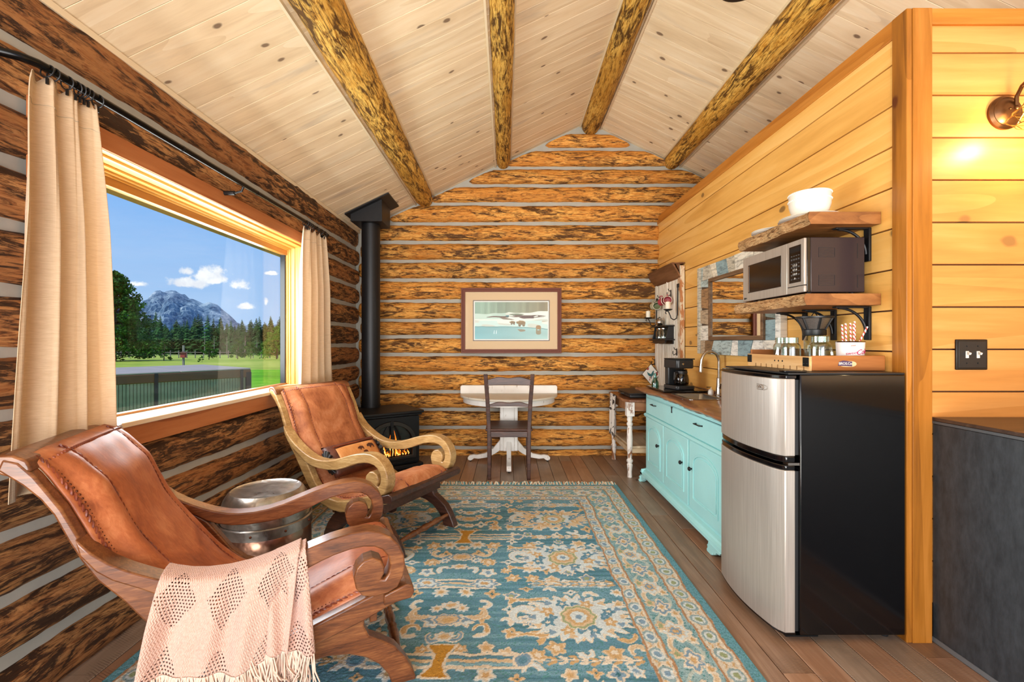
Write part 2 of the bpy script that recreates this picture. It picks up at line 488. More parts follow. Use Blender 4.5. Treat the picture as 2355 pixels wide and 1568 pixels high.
# ---------------------------------------------------------------- mesh helpers
class MB:
    def __init__(self):
        self.v = []
        self.f = []

    def add(self, verts, faces):
        b = len(self.v)
        self.v.extend([tuple(float(c) for c in p) for p in verts])
        self.f.extend([tuple(b + i for i in q) for q in faces])
        return self

    def box(self, x0, x1, y0, y1, z0, z1, rot=None, at=None):
        vs = [(x, y, z) for x in (x0, x1) for y in (y0, y1) for z in (z0, z1)]
        if rot is not None:
            R = rot if isinstance(rot, Matrix) else Matrix.Rotation(rot[1], 3, rot[0])
            c = Vector(at) if at else Vector(((x0 + x1) / 2, (y0 + y1) / 2, (z0 + z1) / 2))
            vs = [tuple(R @ (Vector(p) - c) + c) for p in vs]
        return self.add(vs, [(0, 1, 3, 2), (4, 6, 7, 5), (0, 4, 5, 1), (2, 3, 7, 6), (0, 2, 6, 4), (1, 5, 7, 3)])

    def prism(self, poly, a, b, axis='y'):
        """poly in the two other axes, extruded from a to b along axis"""
        def P(p, k):
            return {'y': (p[0], k, p[1]), 'x': (k, p[0], p[1]), 'z': (p[0], p[1], k)}[axis]
        n = len(poly)
        vs = [P(p, a) for p in poly] + [P(p, b) for p in poly]
        fs = [tuple(range(n))[::-1], tuple(range(n, 2 * n))] + [(i, (i + 1) % n, n + (i + 1) % n, n + i) for i in range(n)]
        return self.add(vs, fs)

    def tube(self, path, r, n=10, closed=False, caps=True, flat=1.0):
        P = [Vector(p) for p in path]
        m = len(P)
        rs = r if hasattr(r, '__len__') else [r] * m
        tang = []
        for i in range(m):
            a = P[(i - 1) % m] if (closed or i > 0) else P[i]
            b = P[(i + 1) % m] if (closed or i < m - 1) else P[i]
            tang.append((b - a).normalized())
        up = Vector((0, 0, 1)) if abs(tang[0].z) < .9 else Vector((1, 0, 0))
        s = tang[0].cross(up).normalized()
        vs = []
        for i in range(m):
            s = (s - tang[i] * s.dot(tang[i])).normalized()
            u = s.cross(tang[i])
            for k in range(n):
                a = 2 * PI * k / n
                vs.append(P[i] + s * math.cos(a) * rs[i] + u * math.sin(a) * rs[i] * flat)
        fs = []
        for i in range(m if closed else m - 1):
            j = (i + 1) % m
            for k in range(n):
                fs.append((i * n + k, i * n + (k + 1) % n, j * n + (k + 1) % n, j * n + k))
        if caps and not closed:
            fs.append(tuple(range(n)))
            fs.append(tuple((m - 1) * n + k for k in range(n))[::-1])
        return self.add(vs, fs)

    def lathe(self, prof, c=(0, 0, 0), n=28, axis='z', arc=2 * PI):
        vs, fs = [], []
        m = len(prof)
        full = abs(arc - 2 * PI) < 1e-6
        cnt = n if full else n + 1
        for k in range(cnt):
            a = arc * k / n
            for r, z in prof:
                p = {'z': (r * math.cos(a), r * math.sin(a), z), 'y': (r * math.cos(a), z, r * math.sin(a)), 'x': (z, r * math.cos(a), r * math.sin(a))}[axis]
                vs.append((c[0] + p[0], c[1] + p[1], c[2] + p[2]))
        for k in range(n):
            k2 = (k + 1) % cnt
            for i in range(m - 1):
                q = [k * m + i, k2 * m + i, k2 * m + i + 1, k * m + i + 1]
                if prof[i][0] < 1e-7:
                    q = [k * m + i, k2 * m + i + 1, k * m + i + 1]
                elif prof[i + 1][0] < 1e-7:
                    q = [k * m + i, k2 * m + i, k * m + i + 1]
                fs.append(tuple(q))
        return self.add(vs, fs)

    def ball(self, c, r, n=10, sq=(1, 1, 1)):
        prof = [(max(0, r * math.sin(PI * i / n)), -r * math.cos(PI * i / n)) for i in range(n + 1)]
        prof[0] = (0, -r)
        prof[-1] = (0, r)
        k = len(self.v)
        self.lathe(prof, (0, 0, 0), max(8, n))
        for i in range(k, len(self.v)):
            p = self.v[i]
            self.v[i] = (c[0] + p[0] * sq[0], c[1] + p[1] * sq[1], c[2] + p[2] * sq[2])
        return self

    def grid(self, pts, closed_u=False, closed_v=False):
        m, n = len(pts), len(pts[0])
        vs = [p for row in pts for p in row]
        fs = []
        for i in range(m if closed_u else m - 1):
            for j in range(n if closed_v else n - 1):
                i2, j2 = (i + 1) % m, (j + 1) % n
                fs.append((i * n + j, i * n + j2, i2 * n + j2, i2 * n + j))
        return self.add(vs, fs)

    def xf(self, mat, start=0):
        for i in range(start, len(self.v)):
            self.v[i] = tuple(mat @ Vector(self.v[i]))
        return self

    def mesh(self, name, mat, smooth=True, angle=35):
        me = bpy.data.meshes.new(name)
        me.from_pydata(self.v, [], self.f)
        me.validate()
        import bmesh
        bm = bmesh.new()
        bm.from_mesh(me)
        bmesh.ops.remove_doubles(bm, verts=bm.verts, dist=1e-6)
        bmesh.ops.recalc_face_normals(bm, faces=bm.faces)
        bm.to_mesh(me)
        bm.free()
        mats = mat if isinstance(mat, (list, tuple)) else [mat]
        for q in mats:
            me.materials.append(q)
        if smooth:
            me.polygons.foreach_set('use_smooth', [True] * len(me.polygons))
            me.set_sharp_from_angle(angle=math.radians(angle))
        return me


def link(name, me, parent=None, loc=None):
    o = bpy.data.objects.new(name, me)
    COL.objects.link(o)
    if parent is not None:
        o.parent = parent
    if loc is not None:
        o.location = loc
    return o


def part(name, mb, mat, parent=None, bevel=0.0, seg=2, smooth=True, angle=35, solid=0.0, label=None):
    o = link(name, mb.mesh(name, mat, smooth, angle), parent)
    if solid:
        s = o.modifiers.new('solid', 'SOLIDIFY')
        s.thickness = solid
        s.offset = 0
    if bevel:
        b = o.modifiers.new('bevel', 'BEVEL')
        b.width = bevel
        b.segments = seg
        b.limit_method = 'ANGLE'
        b.angle_limit = math.radians(40)
        b.harden_normals = False
    if label:
        o['label'] = label
    return o


def thing(name, label, cat, loc=(0, 0, 0), rz=0.0, group=None):
    o = bpy.data.objects.new(name, None)
    COL.objects.link(o)
    o.empty_display_size = .05
    o.location = loc
    o.rotation_euler = (0, 0, rz)
    o['label'] = label
    o['category'] = cat
    if group:
        o['group'] = group
    return o


def tag(o, label, cat, group=None, kind=None):
    o['label'] = label
    o['category'] = cat
    if group:
        o['group'] = group
    if kind:
        o['kind'] = kind
    return o


def struct(o):
    o['kind'] = 'structure'
    return o


def copy_tree(o, parent=None):
    c = o.copy()
    COL.objects.link(c)
    c.parent = parent
    for ch in list(o.children):
        copy_tree(ch, c)
    return c


def text_mesh(txt, size, depth=.0006, spacing=1.0, shear=0.0):
    cu = bpy.data.curves.new('lettering', 'FONT')
    cu.body = txt
    cu.size = size
    cu.extrude = depth
    cu.align_x = 'CENTER'
    cu.align_y = 'CENTER'
    cu.space_character = spacing
    cu.shear = shear
    cu.resolution_u = 3
    o = bpy.data.objects.new('lettering', cu)
    COL.objects.link(o)
    dg = bpy.context.evaluated_depsgraph_get()
    me = bpy.data.meshes.new_from_object(o.evaluated_get(dg))
    bpy.data.objects.remove(o)
    return me


def lettering(txt, size, mat, parent, loc, rot, name='lettering', **k):
    me = text_mesh(txt, size, **k)
    me.materials.clear()
    me.materials.append(mat)
    o = link(name, me, parent, loc)
    o.rotation_euler = rot
    return o


def zceil(x):
    return 3.54 - .475 * abs(x - .85)


def vnoise(x, y, seed=0):
    """cheap smooth pseudo noise in -1..1 for numpy arrays"""
    r = np.random.default_rng(seed)
    s = 0
    for i in range(6):
        a, b, p = r.normal(0, 1), r.normal(0, 1), r.uniform(0, 6.28)
        s = s + np.sin(a * x + b * y + p)
    return s / 3.0

# ---------------------------------------------------------------- structure: floor
YB, XR, XL = 4.88, 1.60, -1.62
fl = struct(part('floor', MB().box(-1.75, 3.4, -1.6, 5.0, -.08, -.012), M['floor'], smooth=False))
PW = .118
meshes = {}


def plank_mesh(L, W, T, key, mat, axis):
    """board lying along an axis, worn edges"""
    k = (key, round(L, 3))
    if k in meshes:
        return meshes[k]
    g = .0016
    c = .0022
    prof = [(-W / 2 + g, -T), (-W / 2 + g, -c), (-W / 2 + g + c, 0), (W / 2 - g - c, 0), (W / 2 - g, -c), (W / 2 - g, -T)]
    mb = MB()
    if axis == 'y':
        mb.prism(prof, -L / 2, L / 2, 'y')
    else:
        mb.prism(prof, -L / 2, L / 2, 'x')
    me = mb.mesh(key, mat, False)
    meshes[k] = me
    return me


rr = random.Random(5)
x = -1.60 + PW / 2
i = 0
while x < 2.6:
    y = -.2 - rr.random() * .9
    if x > 1.65:
        yend = 1.82
    else:
        yend = 4.87
    while y < yend:
        L = rr.choice([.9, 1.2, 1.5, 1.8])
        y1 = min(y + L, yend)
        if y1 > .55 and y1 - y > .02:
            o = link('floor_board', plank_mesh(y1 - y - .002, PW, .012, 'floor_board', M['floor'], 'y'), fl, (x, (y + y1) / 2, rr.uniform(-.0008, .0006)))
        y = y1
    x += PW
    i += 1

# ---------------------------------------------------------------- log walls


def log_mesh(L, a, b, seed, mat, dome0=.0, dome1=.0, name='log', zmax=None):
    """a hewn log along local x from 0 to L; half depth a (y), half height b (z)"""
    n = 18
    m = max(6, int(L / .045))
    r = random.Random(seed)
    ph = [[r.uniform(0, 6.28) for _ in range(4)] for _ in range(7)]
    xs = [L * i / m for i in range(m + 1)]
    if dome0:
        xs = [0, .008, .02, .045, .075, dome0 + .04] + [q for q in xs if q > dome0 + .06]
    if dome1:
        xs = [q for q in xs if q < L - dome1 - .06] + [L - dome1 - .04, L - .075, L - .045, L - .02, L - .008, L]
    pts = []
    for q in xs:
        s = 1.0
        if dome0 and q < dome0:
            s *= math.sqrt(max(.02, 1 - (1 - q / dome0) ** 2))
        if dome1 and q > L - dome1:
            s *= math.sqrt(max(.02, 1 - (1 - (L - q) / dome1) ** 2))
        row = []
        for k in range(n):
            th = 2 * PI * k / n
            d = 1 + .035 * math.sin(2.6 * q + ph[0][0]) + .03 * math.sin(7.3 * q + 2 * th + ph[1][0]) + .024 * math.sin(19 * q + 3 * th + ph[2][1]) \
                + .018 * math.sin(44 * q - 5 * th + ph[3][1]) + .010 * math.sin(73 * q + 4 * th + ph[4][0]) + .02 * math.sin(2 * th + ph[5][0] + 1.5 * q)
            cc, ss = math.cos(th), math.sin(th)
            row.append((q, a * math.copysign(abs(cc) ** .8, cc) * d * s, b * math.copysign(abs(ss) ** .72, ss) * (.25 + .75 * d) * (.3 + .7 * s)))
        if zmax:
            row = [(p[0], p[1], max(-b, min(p[2], zmax(q)))) for p in row]
        pts.append(row)
    mb = MB().grid(pts, closed_v=True)
    nn = len(pts)
    mb.f.append(tuple(range(n)))
    mb.f.append(tuple((nn - 1) * n + k for k in range(n)))
    return mb.mesh(name, mat, True, 60)


CH = [-.06, .072, .287, .479, .667, .868, 1.064, 1.256, 1.43, 1.635, 1.86, 2.06, 2.26, 2.46, 2.67, 2.866, 3.053, 3.254, 3.43]
gab = [(XL - .15, -.05), (3.5, -.05), (3.5, zceil(3.5) + .02), (.85, 3.56), (XL - .15, zceil(XL - .15) + .02)]
wb = struct(part('wall_back', MB().prism(gab, 4.86, 5.02, 'y'), M['chink'], smooth=False))
for i in range(len(CH) - 1):
    z0, z1 = CH[i], CH[i + 1]
    zc = (z0 + z1) / 2
    h = (z1 - z0) / 2 - .015
    b = h / .97
    if zc < 2.33:
        xa = -1.60 + (.02 if i % 2 else -.0)
        xb = 1.64
    else:
        half = (3.54 - .035 - (zc - h * .75)) / .475
        xa = max(.85 - half, -1.57)
        xb = .85 + half
        if zc < 2.45:
            xb = 1.64
    xb = min(xb, 3.3)
    o = link('log', log_mesh(xb - xa, .092, b, 100 + i, M['log'], .055, .055, zmax=(lambda q, xa=xa, zc=zc: zceil(xa + q) - .035 - zc)), wb, (xa, 4.90, zc))

# left log wall, cut away around the window
WY0, WY1, WZ0, WZ1 = 1.60, 3.55, .872, 1.945
wl = struct(bpy.data.objects.new('wall_left', None))
COL.objects.link(wl)
mb = MB()
for (y0, y1, z0, z1) in ((-.6, WY0 - .03, -.05, 2.42), (WY1 + .03, 4.95, -.05, 2.42), (WY0 - .03, WY1 + .03, -.05, WZ0 - .03), (WY0 - .03, WY1 + .03, WZ1 + .02, 2.42)):
    mb.box(-1.755, XL, y0, y1, z0, z1)
part('chinking', mb, M['chink'], wl, smooth=False)
LC = [-.05, .17, .37, .57, .775, .965, 1.165, 1.37, 1.58, 1.785, 1.985, 2.185, 2.42]
for i in range(len(LC) - 1):
    z0, z1 = LC[i], LC[i + 1]
    zc = (z0 + z1) / 2
    h = (z1 - z0) / 2 - .016
    b = h / .97
    spans = [(-.6, 4.90)]
    if zc > .78 and zc < 1.99:
        spans = [(-.6, WY0 - .075), (WY1 + .075, 4.90)]
    for j, (y0, y1) in enumerate(spans):
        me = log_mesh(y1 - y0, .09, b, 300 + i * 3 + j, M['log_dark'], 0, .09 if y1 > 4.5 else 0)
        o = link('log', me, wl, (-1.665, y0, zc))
        o.rotation_euler = (0, 0, PI / 2)
# outside face of the wall and the eave that shades it
part('wall_sheathing', MB().box(-1.765, -1.755, -.6, WY0 - .03, -.4, 2.42).box(-1.765, -1.755, WY1 + .03, 5.0, -.4, 2.42).box(-1.765, -1.755, WY0 - .03, WY1 + .03, -.4, WZ0 - .03)
     .box(-1.765, -1.755, WY0 - .03, WY1 + .03, WZ1 + .02, 2.42), M['log_dark'], wl, smooth=False)

# ---------------------------------------------------------------- ceiling
cl = struct(bpy.data.objects.new('ceiling', None))
COL.objects.link(cl)
sl = math.atan(.475)
cs = math.cos(sl)


def slope_box(mb, xa, xb, ya, yb, off0, off1):
    """slab under the roof slope between xa and xb, offsets up from the ceiling face"""
    side = 1 if (xa + xb) / 2 < .85 else -1
    def P(x, y, o):
        return (x - side * math.sin(sl) * o, y, zceil(x) + cs * o)
    vs = [P(x, y, o) for x in (xa, xb) for y in (ya, yb) for o in (off0, off1)]
    mb.add(vs, [(0, 1, 3, 2), (4, 6, 7, 5), (0, 4, 5, 1), (2, 3, 7, 6), (0, 2, 6, 4), (1, 5, 7, 3)])
    return mb


mb = MB()
slope_box(mb, -2.3, .85, -1.6, 5.1, .014, .10)  # unseen overhang past the left wall, sized to block the sun
slope_box(mb, .85, 3.5, -1.6, 5.1, .014, .10)
part('roof_deck', mb, M['ceil_back'], cl, smooth=False)
PUR = [  # x at y=1.2, x at y=4.9, radius near, radius far, drop of centre
    (-.845, -.885, .122, .089, .0), (-.03, -.05, .078, .074, .0), (.85, .88, .094, .10, .03), (1.715, 1.745, .125, .082, .0)]
bays = [(-1.60, -.93), (-.82, -.10), (.01, .84), (.86, 1.66), (1.80, 3.35)]
PY = .138


def ceil_plank(bay):
    xa, xb = bay
    L = (xb - xa) / cs
    W = PY
    prof = [(-W / 2 + .0011, .014), (-W / 2 + .0011, .0015), (-W / 2 + .002, 0), (W / 2 - .002, 0), (W / 2 - .0011, .0015), (W / 2 - .0011, .014)]
    return MB().prism(prof, 0, L, 'x').mesh('ceiling_plank', M['ceil_plank'], False)


for bi, bay in enumerate(bays):
    side = 1 if bay[1] <= .85 else -1
    me = ceil_plank(bay)
    y = 1.0 + (bi % 2) * .03
    while y < 4.93:
        o = link('ceiling_plank', me, cl)
        x0 = bay[0]
        o.location = (x0, y, zceil(x0))
        o.rotation_euler = (0, -sl if side > 0 else sl, 0)
        y += PY
    mb = MB()
    slope_box(mb, bay[0], bay[1], -1.6, .93, 0, .014)
    part('ceiling_lining', mb, M['ceil_plank'], cl, smooth=False)
# pale battens beside every beam and along the eave
for xa, xb, rn, rf, dr in PUR:
    for s in (-1, 1):
        mb = MB()
        y0, y1 = -1.5, 4.87
        for k in range(1):
            x0 = xa + (xa - xb) * (1.2 - y0) / 3.7 * 0 + s * (rn + .012)
            x1 = xb + s * (rf + .008)
            wd = .014
            vs = []
            for xx, yy in ((x0, y0), (x1, y1)):
                for dx in (-wd / 2, wd / 2):
                    for dz in (-.016, .01):
                        vs.append((xx + dx, yy, zceil(xx) + dz))
            mb.add(vs, [(0, 1, 3, 2), (4, 6, 7, 5), (0, 4, 5, 1), (2, 3, 7, 6), (0, 2, 6, 4), (1, 5, 7, 3)])
        part('batten', mb, M['trim_white'], cl, smooth=False)
part('batten', MB().box(-1.60, -1.575, -1.5, 4.86, 2.352, 2.378), M['trim_white'], cl, smooth=False)

names = ['peeled log roof beam left of the stove pipe line, nearest the window', 'slim peeled log roof beam second from the window side',
         'peeled log ridge beam at the peak of the ceiling', 'thick peeled log roof beam on the right slope above the pine partition']
for i, (xa, xb, rn, rf, dr) in enumerate(PUR):
    n = 20
    rows = []
    m = 110
    r = random.Random(40 + i)
    ph = [r.uniform(0, 6.28) for _ in range(8)]
    for q in range(m + 1):
        y = -1.4 + (4.90 + 1.4) * q / m
        tt_ = (y - 1.2) / 3.7
        cx = xa + (xb - xa) * tt_
        rad = rn + (rf - rn) * max(0, tt_)
        s = 1.0
        if y > 4.84:
            s = .93
        row = []
        for k in range(n):
            th = 2 * PI * k / n
            d = 1 + .02 * math.sin(4 * y + ph[0]) + .016 * math.sin(11 * y + 2 * th + ph[1]) + .013 * math.sin(27 * y + 3 * th + ph[2]) + .010 * math.sin(49 * y - 4 * th + ph[3])
            row.append((cx + rad * math.cos(th) * d * s, y, zceil(cx) - dr + rad * math.sin(th) * d * s))
        rows.append(row)
    mb = MB().grid(rows, closed_v=True)
    mb.f.append(tuple(range(n)))
    mb.f.append(tuple(m * n + k for k in range(n)))
    tag(part('log_beam', mb, M['beam'], None, angle=60), names[i], 'beam', 'log roof beams')

# ---------------------------------------------------------------- right partition (long side) and its end wall
PZ = [.14 + .17 * k for k in range(0, 14)]           # joint heights
wr = struct(part('wall_right', MB().box(1.612, 1.70, 1.86, 4.92, -.01, 2.47), M['amber_gap'], smooth=False))
for k in range(-1, 14):
    z0 = max(-.0, .14 + .17 * k - .17 + .165 * 0)
    z0 = .14 + .17 * (k - 0) if k >= 0 else 0.0
    z1 = .14 + .17 * (k + 1) if k >= 0 else .14
    z1 = min(z1, 2.46)
    if z1 - z0 < .02:
        continue
    g = .0025
    mb = MB().prism([(1.612, z0 + g), (1.598, z0 + g + .001), (1.598, z1 - g - .001), (1.612, z1 - g)], 0, 3.02, 'y')
    o = part('shiplap_board', mb, M['amber_plank_y'], wr, smooth=False)
    o.location = (0, 1.885, 0)
we = struct(part('wall_partition_end', MB().box(1.655, 3.3, 1.842, 1.93, -.01, 2.50), M['amber_gap'], smooth=False))
for k in range(0, 14):
    z0 = .15 + .17 * k
    z1 = min(z0 + .17, 2.475)
    if z1 - z0 < .02:
        continue
    g = .0025
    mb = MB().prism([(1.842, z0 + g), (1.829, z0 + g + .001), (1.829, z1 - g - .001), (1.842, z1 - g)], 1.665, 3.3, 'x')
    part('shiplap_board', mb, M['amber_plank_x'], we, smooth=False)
# far side wall of the cabin beyond the partition, and the top of the enclosed room
struct(part('wall_far_right', MB().box(3.3, 3.4, -1.6, 5.0, 0, 2.45), M['amber_plank_y'], smooth=False))
# trims: corner post and caps
struct(part('trim_1', MB().box(1.590, 1.612, 1.815, 1.885, 0, 2.53), M['post'], bevel=.002))
struct(part('trim_2', MB().box(1.612, 1.690, 1.812, 1.832, 0, 2.53), M['post'], bevel=.002))
struct(part('trim_3', MB().box(1.592, 1.72, 1.885, 4.86, 2.452, 2.53), M['trim_y'], bevel=.002))
struct(part('trim_4', MB().box(1.69, 3.3, 1.815, 1.96, 2.468, 2.53), M['trim_x'], bevel=.002))
struct(part('trim_5', MB().box(1.612, 3.3, 1.85, 4.86, 2.47, 2.51), M['trim_x'], smooth=False))

# ---------------------------------------------------------------- picture window
w1 = struct(bpy.data.objects.new('window_1', None))
COL.objects.link(w1)
part('head_casing', MB().box(-1.60, -1.556, WY0 - .09, WY1 + .09, WZ1, 2.022), M['casing_y'], w1, bevel=.003)
part('side_casing', MB().box(-1.60, -1.556, WY1, WY1 + .09, .79, WZ1), M['casing_z'], w1, bevel=.003)
part('side_casing', MB().box(-1.60, -1.556, WY0 - .09, WY0, .79, WZ1), M['casing_z'], w1, bevel=.003)
part('apron', MB().box(-1.60, -1.560, WY0 - .09, WY1 + .09, .765, .852), M['casing_y'], w1, bevel=.003)
part('sill_board', MB().box(-1.76, -1.545, WY0 - .05, WY1 + .05, .852, .874), M['sill'], w1, bevel=.004)
# stepped head lining and jambs
steps = [(-1.60, -1.565, 0), (-1.655, -1.60, .010), (-1.685, -1.655, .020), (-1.70, -1.685, .030), (-1.752, -1.70, .040)]
mb = MB()
for x0, x1, d in steps:
    mb.box(x0, x1, WY0, WY1, WZ1 - d - .002, WZ1 + .018)
part('head_lining', mb, M['jamb_y'], w1, bevel=.0015)
mb = MB()
mb2 = MB()
for x0, x1, d in steps:
    mb.box(x0, x1, WY1 - d * .8 - .001, WY1 + .02, .874, WZ1)
    mb2.box(x0, x1, WY0 - .02, WY0 + d + .002, .874, WZ1)
part('jamb', mb, M['jamb_z'], w1, bevel=.0015)
part('jamb', mb2, M['jamb_z'], w1, bevel=.0015)
part('sash_rail', MB().box(-1.745, -1.705, WY0 + .035, WY1 - .03, 1.868, 1.906), M['sash'], w1, bevel=.002)
part('sash_rail', MB().box(-1.745, -1.705, WY0 + .035, WY1 - .03, .874, .884), M['sash'], w1, bevel=.002)
part('sash_stile', MB().box(-1.752, -1.715, WY1 - .048, WY1 - .030, .874, 1.906), M['black_matte'], w1, bevel=.002)
part('sash_stile', MB().box(-1.745, -1.71, WY0 + .03, WY0 + .06, .874, 1.906), M['sash'], w1, bevel=.002)
part('pane', MB().add([(-1.735, WY0 + .04, .876), (-1.735, WY1 - .02, .876), (-1.735, WY1 - .02, 1.89), (-1.735, WY0 + .04, 1.89)], [(0, 1, 2, 3)]), M['pane'], w1, smooth=False)

# ---------------------------------------------------------------- outside
def gz(y):
    return -.45 if y < 40 else -.45 - 3.9 * min(1, (y - 40) / 160.0)


def ground(name, y0, y1, x0, x1, mat, ny=20, nx=30, lift=0.0):
    rows = []
    for i in range(ny + 1):
        y = y0 + (y1 - y0) * i / ny
        rows.append([(x0 + (x1 - x0) * j / nx, y, gz(y) + lift) for j in range(nx + 1)])
    return struct(part(name, MB().grid(rows), mat, smooth=True))


def grass_mat(name, a, b, c_, sc):
    m, t = new_mat(name)
    co = t.add('ShaderNodeTexCoord').outputs['Object']
    n = t.noise(t.add('ShaderNodeVectorMath', {0: co, 1: (.35, 1, 1)}, operation='MULTIPLY').outputs[0], sc, 7.0, .65)
    n2 = t.noise(co, sc * 9, 4.0, .7)
    f = t.math('ADD', t.math('MULTIPLY', n, .7), t.math('MULTIPLY', n2, .3))
    setp(t, color=t.ramp(f, [(.35, lin(a)), (.5, lin(b)), (.68, lin(c_))]), rough=.9, spec=.1, normal=bump(t, n2, .6, .05))
    return m


M['lawn'] = grass_mat('lawn_grass', '44860c', '60a414', '86c034', .6)
M['meadow'] = grass_mat('meadow_grass', '6e8e2c', '97a844', 'bcbc62', .16)
M['field'] = grass_mat('far_field', '74982e', '94b040', 'aec056', .05)
ground('ground_lawn', -20, 27, -90, -1.9, M['lawn'])
ground('ground_meadow', 27, 110, -260, -1.9, M['meadow'])
ground('ground_field', 110, 420, -700, 60, M['field'])

M['tub_side'] = simple('tub_ribbed_side', '8e8c70', .6, noise=.15, nscale=8)
M['tub_cover'] = simple('tub_vinyl_cover', '6a452a', .6, noise=.15, nscale=6)
M['tub_top'] = simple('tub_cover_top', 'a0958a', .6, noise=.1, nscale=4)
ht = thing('hot_tub', 'grey ribbed hot tub under a brown padded cover on the lawn outside the window', 'hot tub', (-4.95, 8.66, -.45), math.atan2(-1.56, -1.15))
# local x runs along the side that faces the cabin, local y away... built as a square shell
Lx, Ly, Hh = 2.2, 2.15, 1.08
mb = MB()
n = 46
for k in range(n):
    x0 = .05 + (Lx - .1) * k / n
    mb.box(x0 + .004, x0 + (Lx - .1) / n - .004, .0, .03, .04, Hh)
    mb.box(.0, .03, -(.05 + (Ly - .1) * (k + 1) / n) + .004, -(.05 + (Ly - .1) * k / n) - .004, .04, Hh)
mb.v = [(a, b if b > -.001 and b < .04 and a > .04 else b, c) for a, b, c in mb.v]
mbt = MB()
# shell block: local y from -Ly to 0
mbt.box(.02, Lx - .02, -Ly + .02, -.01, .0, Hh)
part('cabinet', mbt, M['tub_side'], ht, smooth=False)
sl_ = part('side_slats', mb, M['tub_side'], ht, smooth=False)
sl_['kind'] = 'stuff'
for cx_, cy_ in ((0, 0), (Lx, 0), (0, -Ly), (Lx, -Ly)):
    part('corner_post', MB().box(cx_ - .05, cx_ + .05, cy_ - .05, cy_ + .05, 0, Hh), M['black_matte'], ht, bevel=.01)
part('cover_skirt', MB().box(-.045, Lx + .045, -Ly - .045, .045, Hh - .10, Hh + .045), M['tub_cover'], ht, bevel=.012)
part('cover_top', MB().box(-.04, Lx / 2 - .004, -Ly - .04, .04, Hh + .045, Hh + .075).box(Lx / 2 + .004, Lx + .04, -Ly - .04, .04, Hh + .045, Hh + .075), M['tub_top'], ht, bevel=.012)
for xx in (.10, 1.42):
    part('strap', MB().box(xx, xx + .05, .047, .054, .5, Hh + .05), M['black_matte'], ht)
ht.rotation_euler = (0, 0, math.atan2(-1.56, -1.15))


# conifers
def conifer(h, rad, seed, lev=30, br=12, gap=0.0):
    r = random.Random(seed)
    mb = MB()
    for l in range(lev):
        f = l / (lev - 1)
        z = h * (.10 + .88 * f)
        R = rad * (1 - f) ** .75 * r.uniform(.75, 1.15) + .05
        for b in range(br):
            if r.random() < gap:
                continue
            a = r.uniform(0, 2 * PI)
            RR = R * r.uniform(.7, 1.15)
            dx, dy = math.cos(a), math.sin(a)
            px, py = -dy, dx
            wd = RR * .34
            dr = RR * r.uniform(.18, .5)
            zz = z + r.uniform(-.4, .4) * h / lev
            mb.add([(0, 0, zz + .05 * h / lev), (dx * RR * .55 + px * wd, dy * RR * .55 + py * wd, zz - dr * .45), (dx * RR, dy * RR, zz - dr), (dx * RR * .55 - px * wd, dy * RR * .55 - py * wd, zz - dr * .5),
                    (dx * RR * .5, dy * RR * .5, zz - dr * .2 + .16 * R * .5)], [(0, 1, 4), (0, 4, 3), (1, 2, 4), (4, 2, 3)])
    return mb


def leaf_mat(name, a, b, c_):
    m, t = new_mat(name)
    r = t.add('ShaderNodeObjectInfo').outputs['Random']
    co = t.add('ShaderNodeTexCoord').outputs['Object']
    n = t.noise(co, 3.0, 4.0, .8)
    c = t.ramp(n, [(.3, lin(a)), (.5, lin(b)), (.72, lin(c_))])
    c = t.add('ShaderNodeHueSaturation', {'Value': t.math('ADD', .7, t.math('MULTIPLY', r, .6)), 'Hue': t.math('ADD', .49, t.math('MULTIPLY', r, .02)), 'Color': c}).outputs[0]
    setp(t, color=c, rough=.8, spec=.1)
    return m


M['conifer'] = leaf_mat('conifer_needles', '24401c', '35592a', '527a38')
M['pine'] = leaf_mat('pine_needles', '22481a', '3a6e24', '6a9a38')
M['shrub'] = leaf_mat('shrub_leaves', '2c5a1c', '4a7c2a', '6c9c3c')
M['bark'] = simple('tree_bark', '5a4a3c', .9, noise=.3, nscale=5)
M['dead'] = simple('dead_bark', '8a8078', .9, noise=.2, nscale=5)

protos = []
for k, (h, rd, gp) in enumerate(((14.0, 3.3, 0), (15.5, 2.9, .1), (13.0, 3.7, .05))):
    me = conifer(h, rd, 60 + k, gap=gp).mesh('crown', M['conifer'], False)
    tr = MB().tube([(0, 0, -.8), (0, 0, h * .96)], [.2, .03], 6).mesh('trunk', M['bark'], False)
    protos.append((me, tr))
r = random.Random(3)
cnt = 0
for row, (yy, nrow) in enumerate(((196, 52), (206, 50), (222, 48))):
    for k in range(nrow):
        X = -(118 + 1.35 * 0) + 0
        px = 205 + (760 - 205) * (k + r.uniform(-.35, .35)) / nrow
        X = (px - 1168) / 1047.0 * yy
        y = yy + r.uniform(-4, 4)
        root = thing('forest_conifer', 'dark slender conifer in the tree line below the mountain', 'tree', (X, y, gz(y)), r.uniform(0, 6.28), 'conifers in the tree line below the mountain')
        me, tr = protos[r.randrange(3)]
        link('crown', me, root)
        link('trunk', tr, root)
        s = r.uniform(.82, 1.10) * (1.0 + row * .06)
        if r.random() < .12:
            s *= 1.12
        root.scale = (s * 1.1, s * 1.1, s)
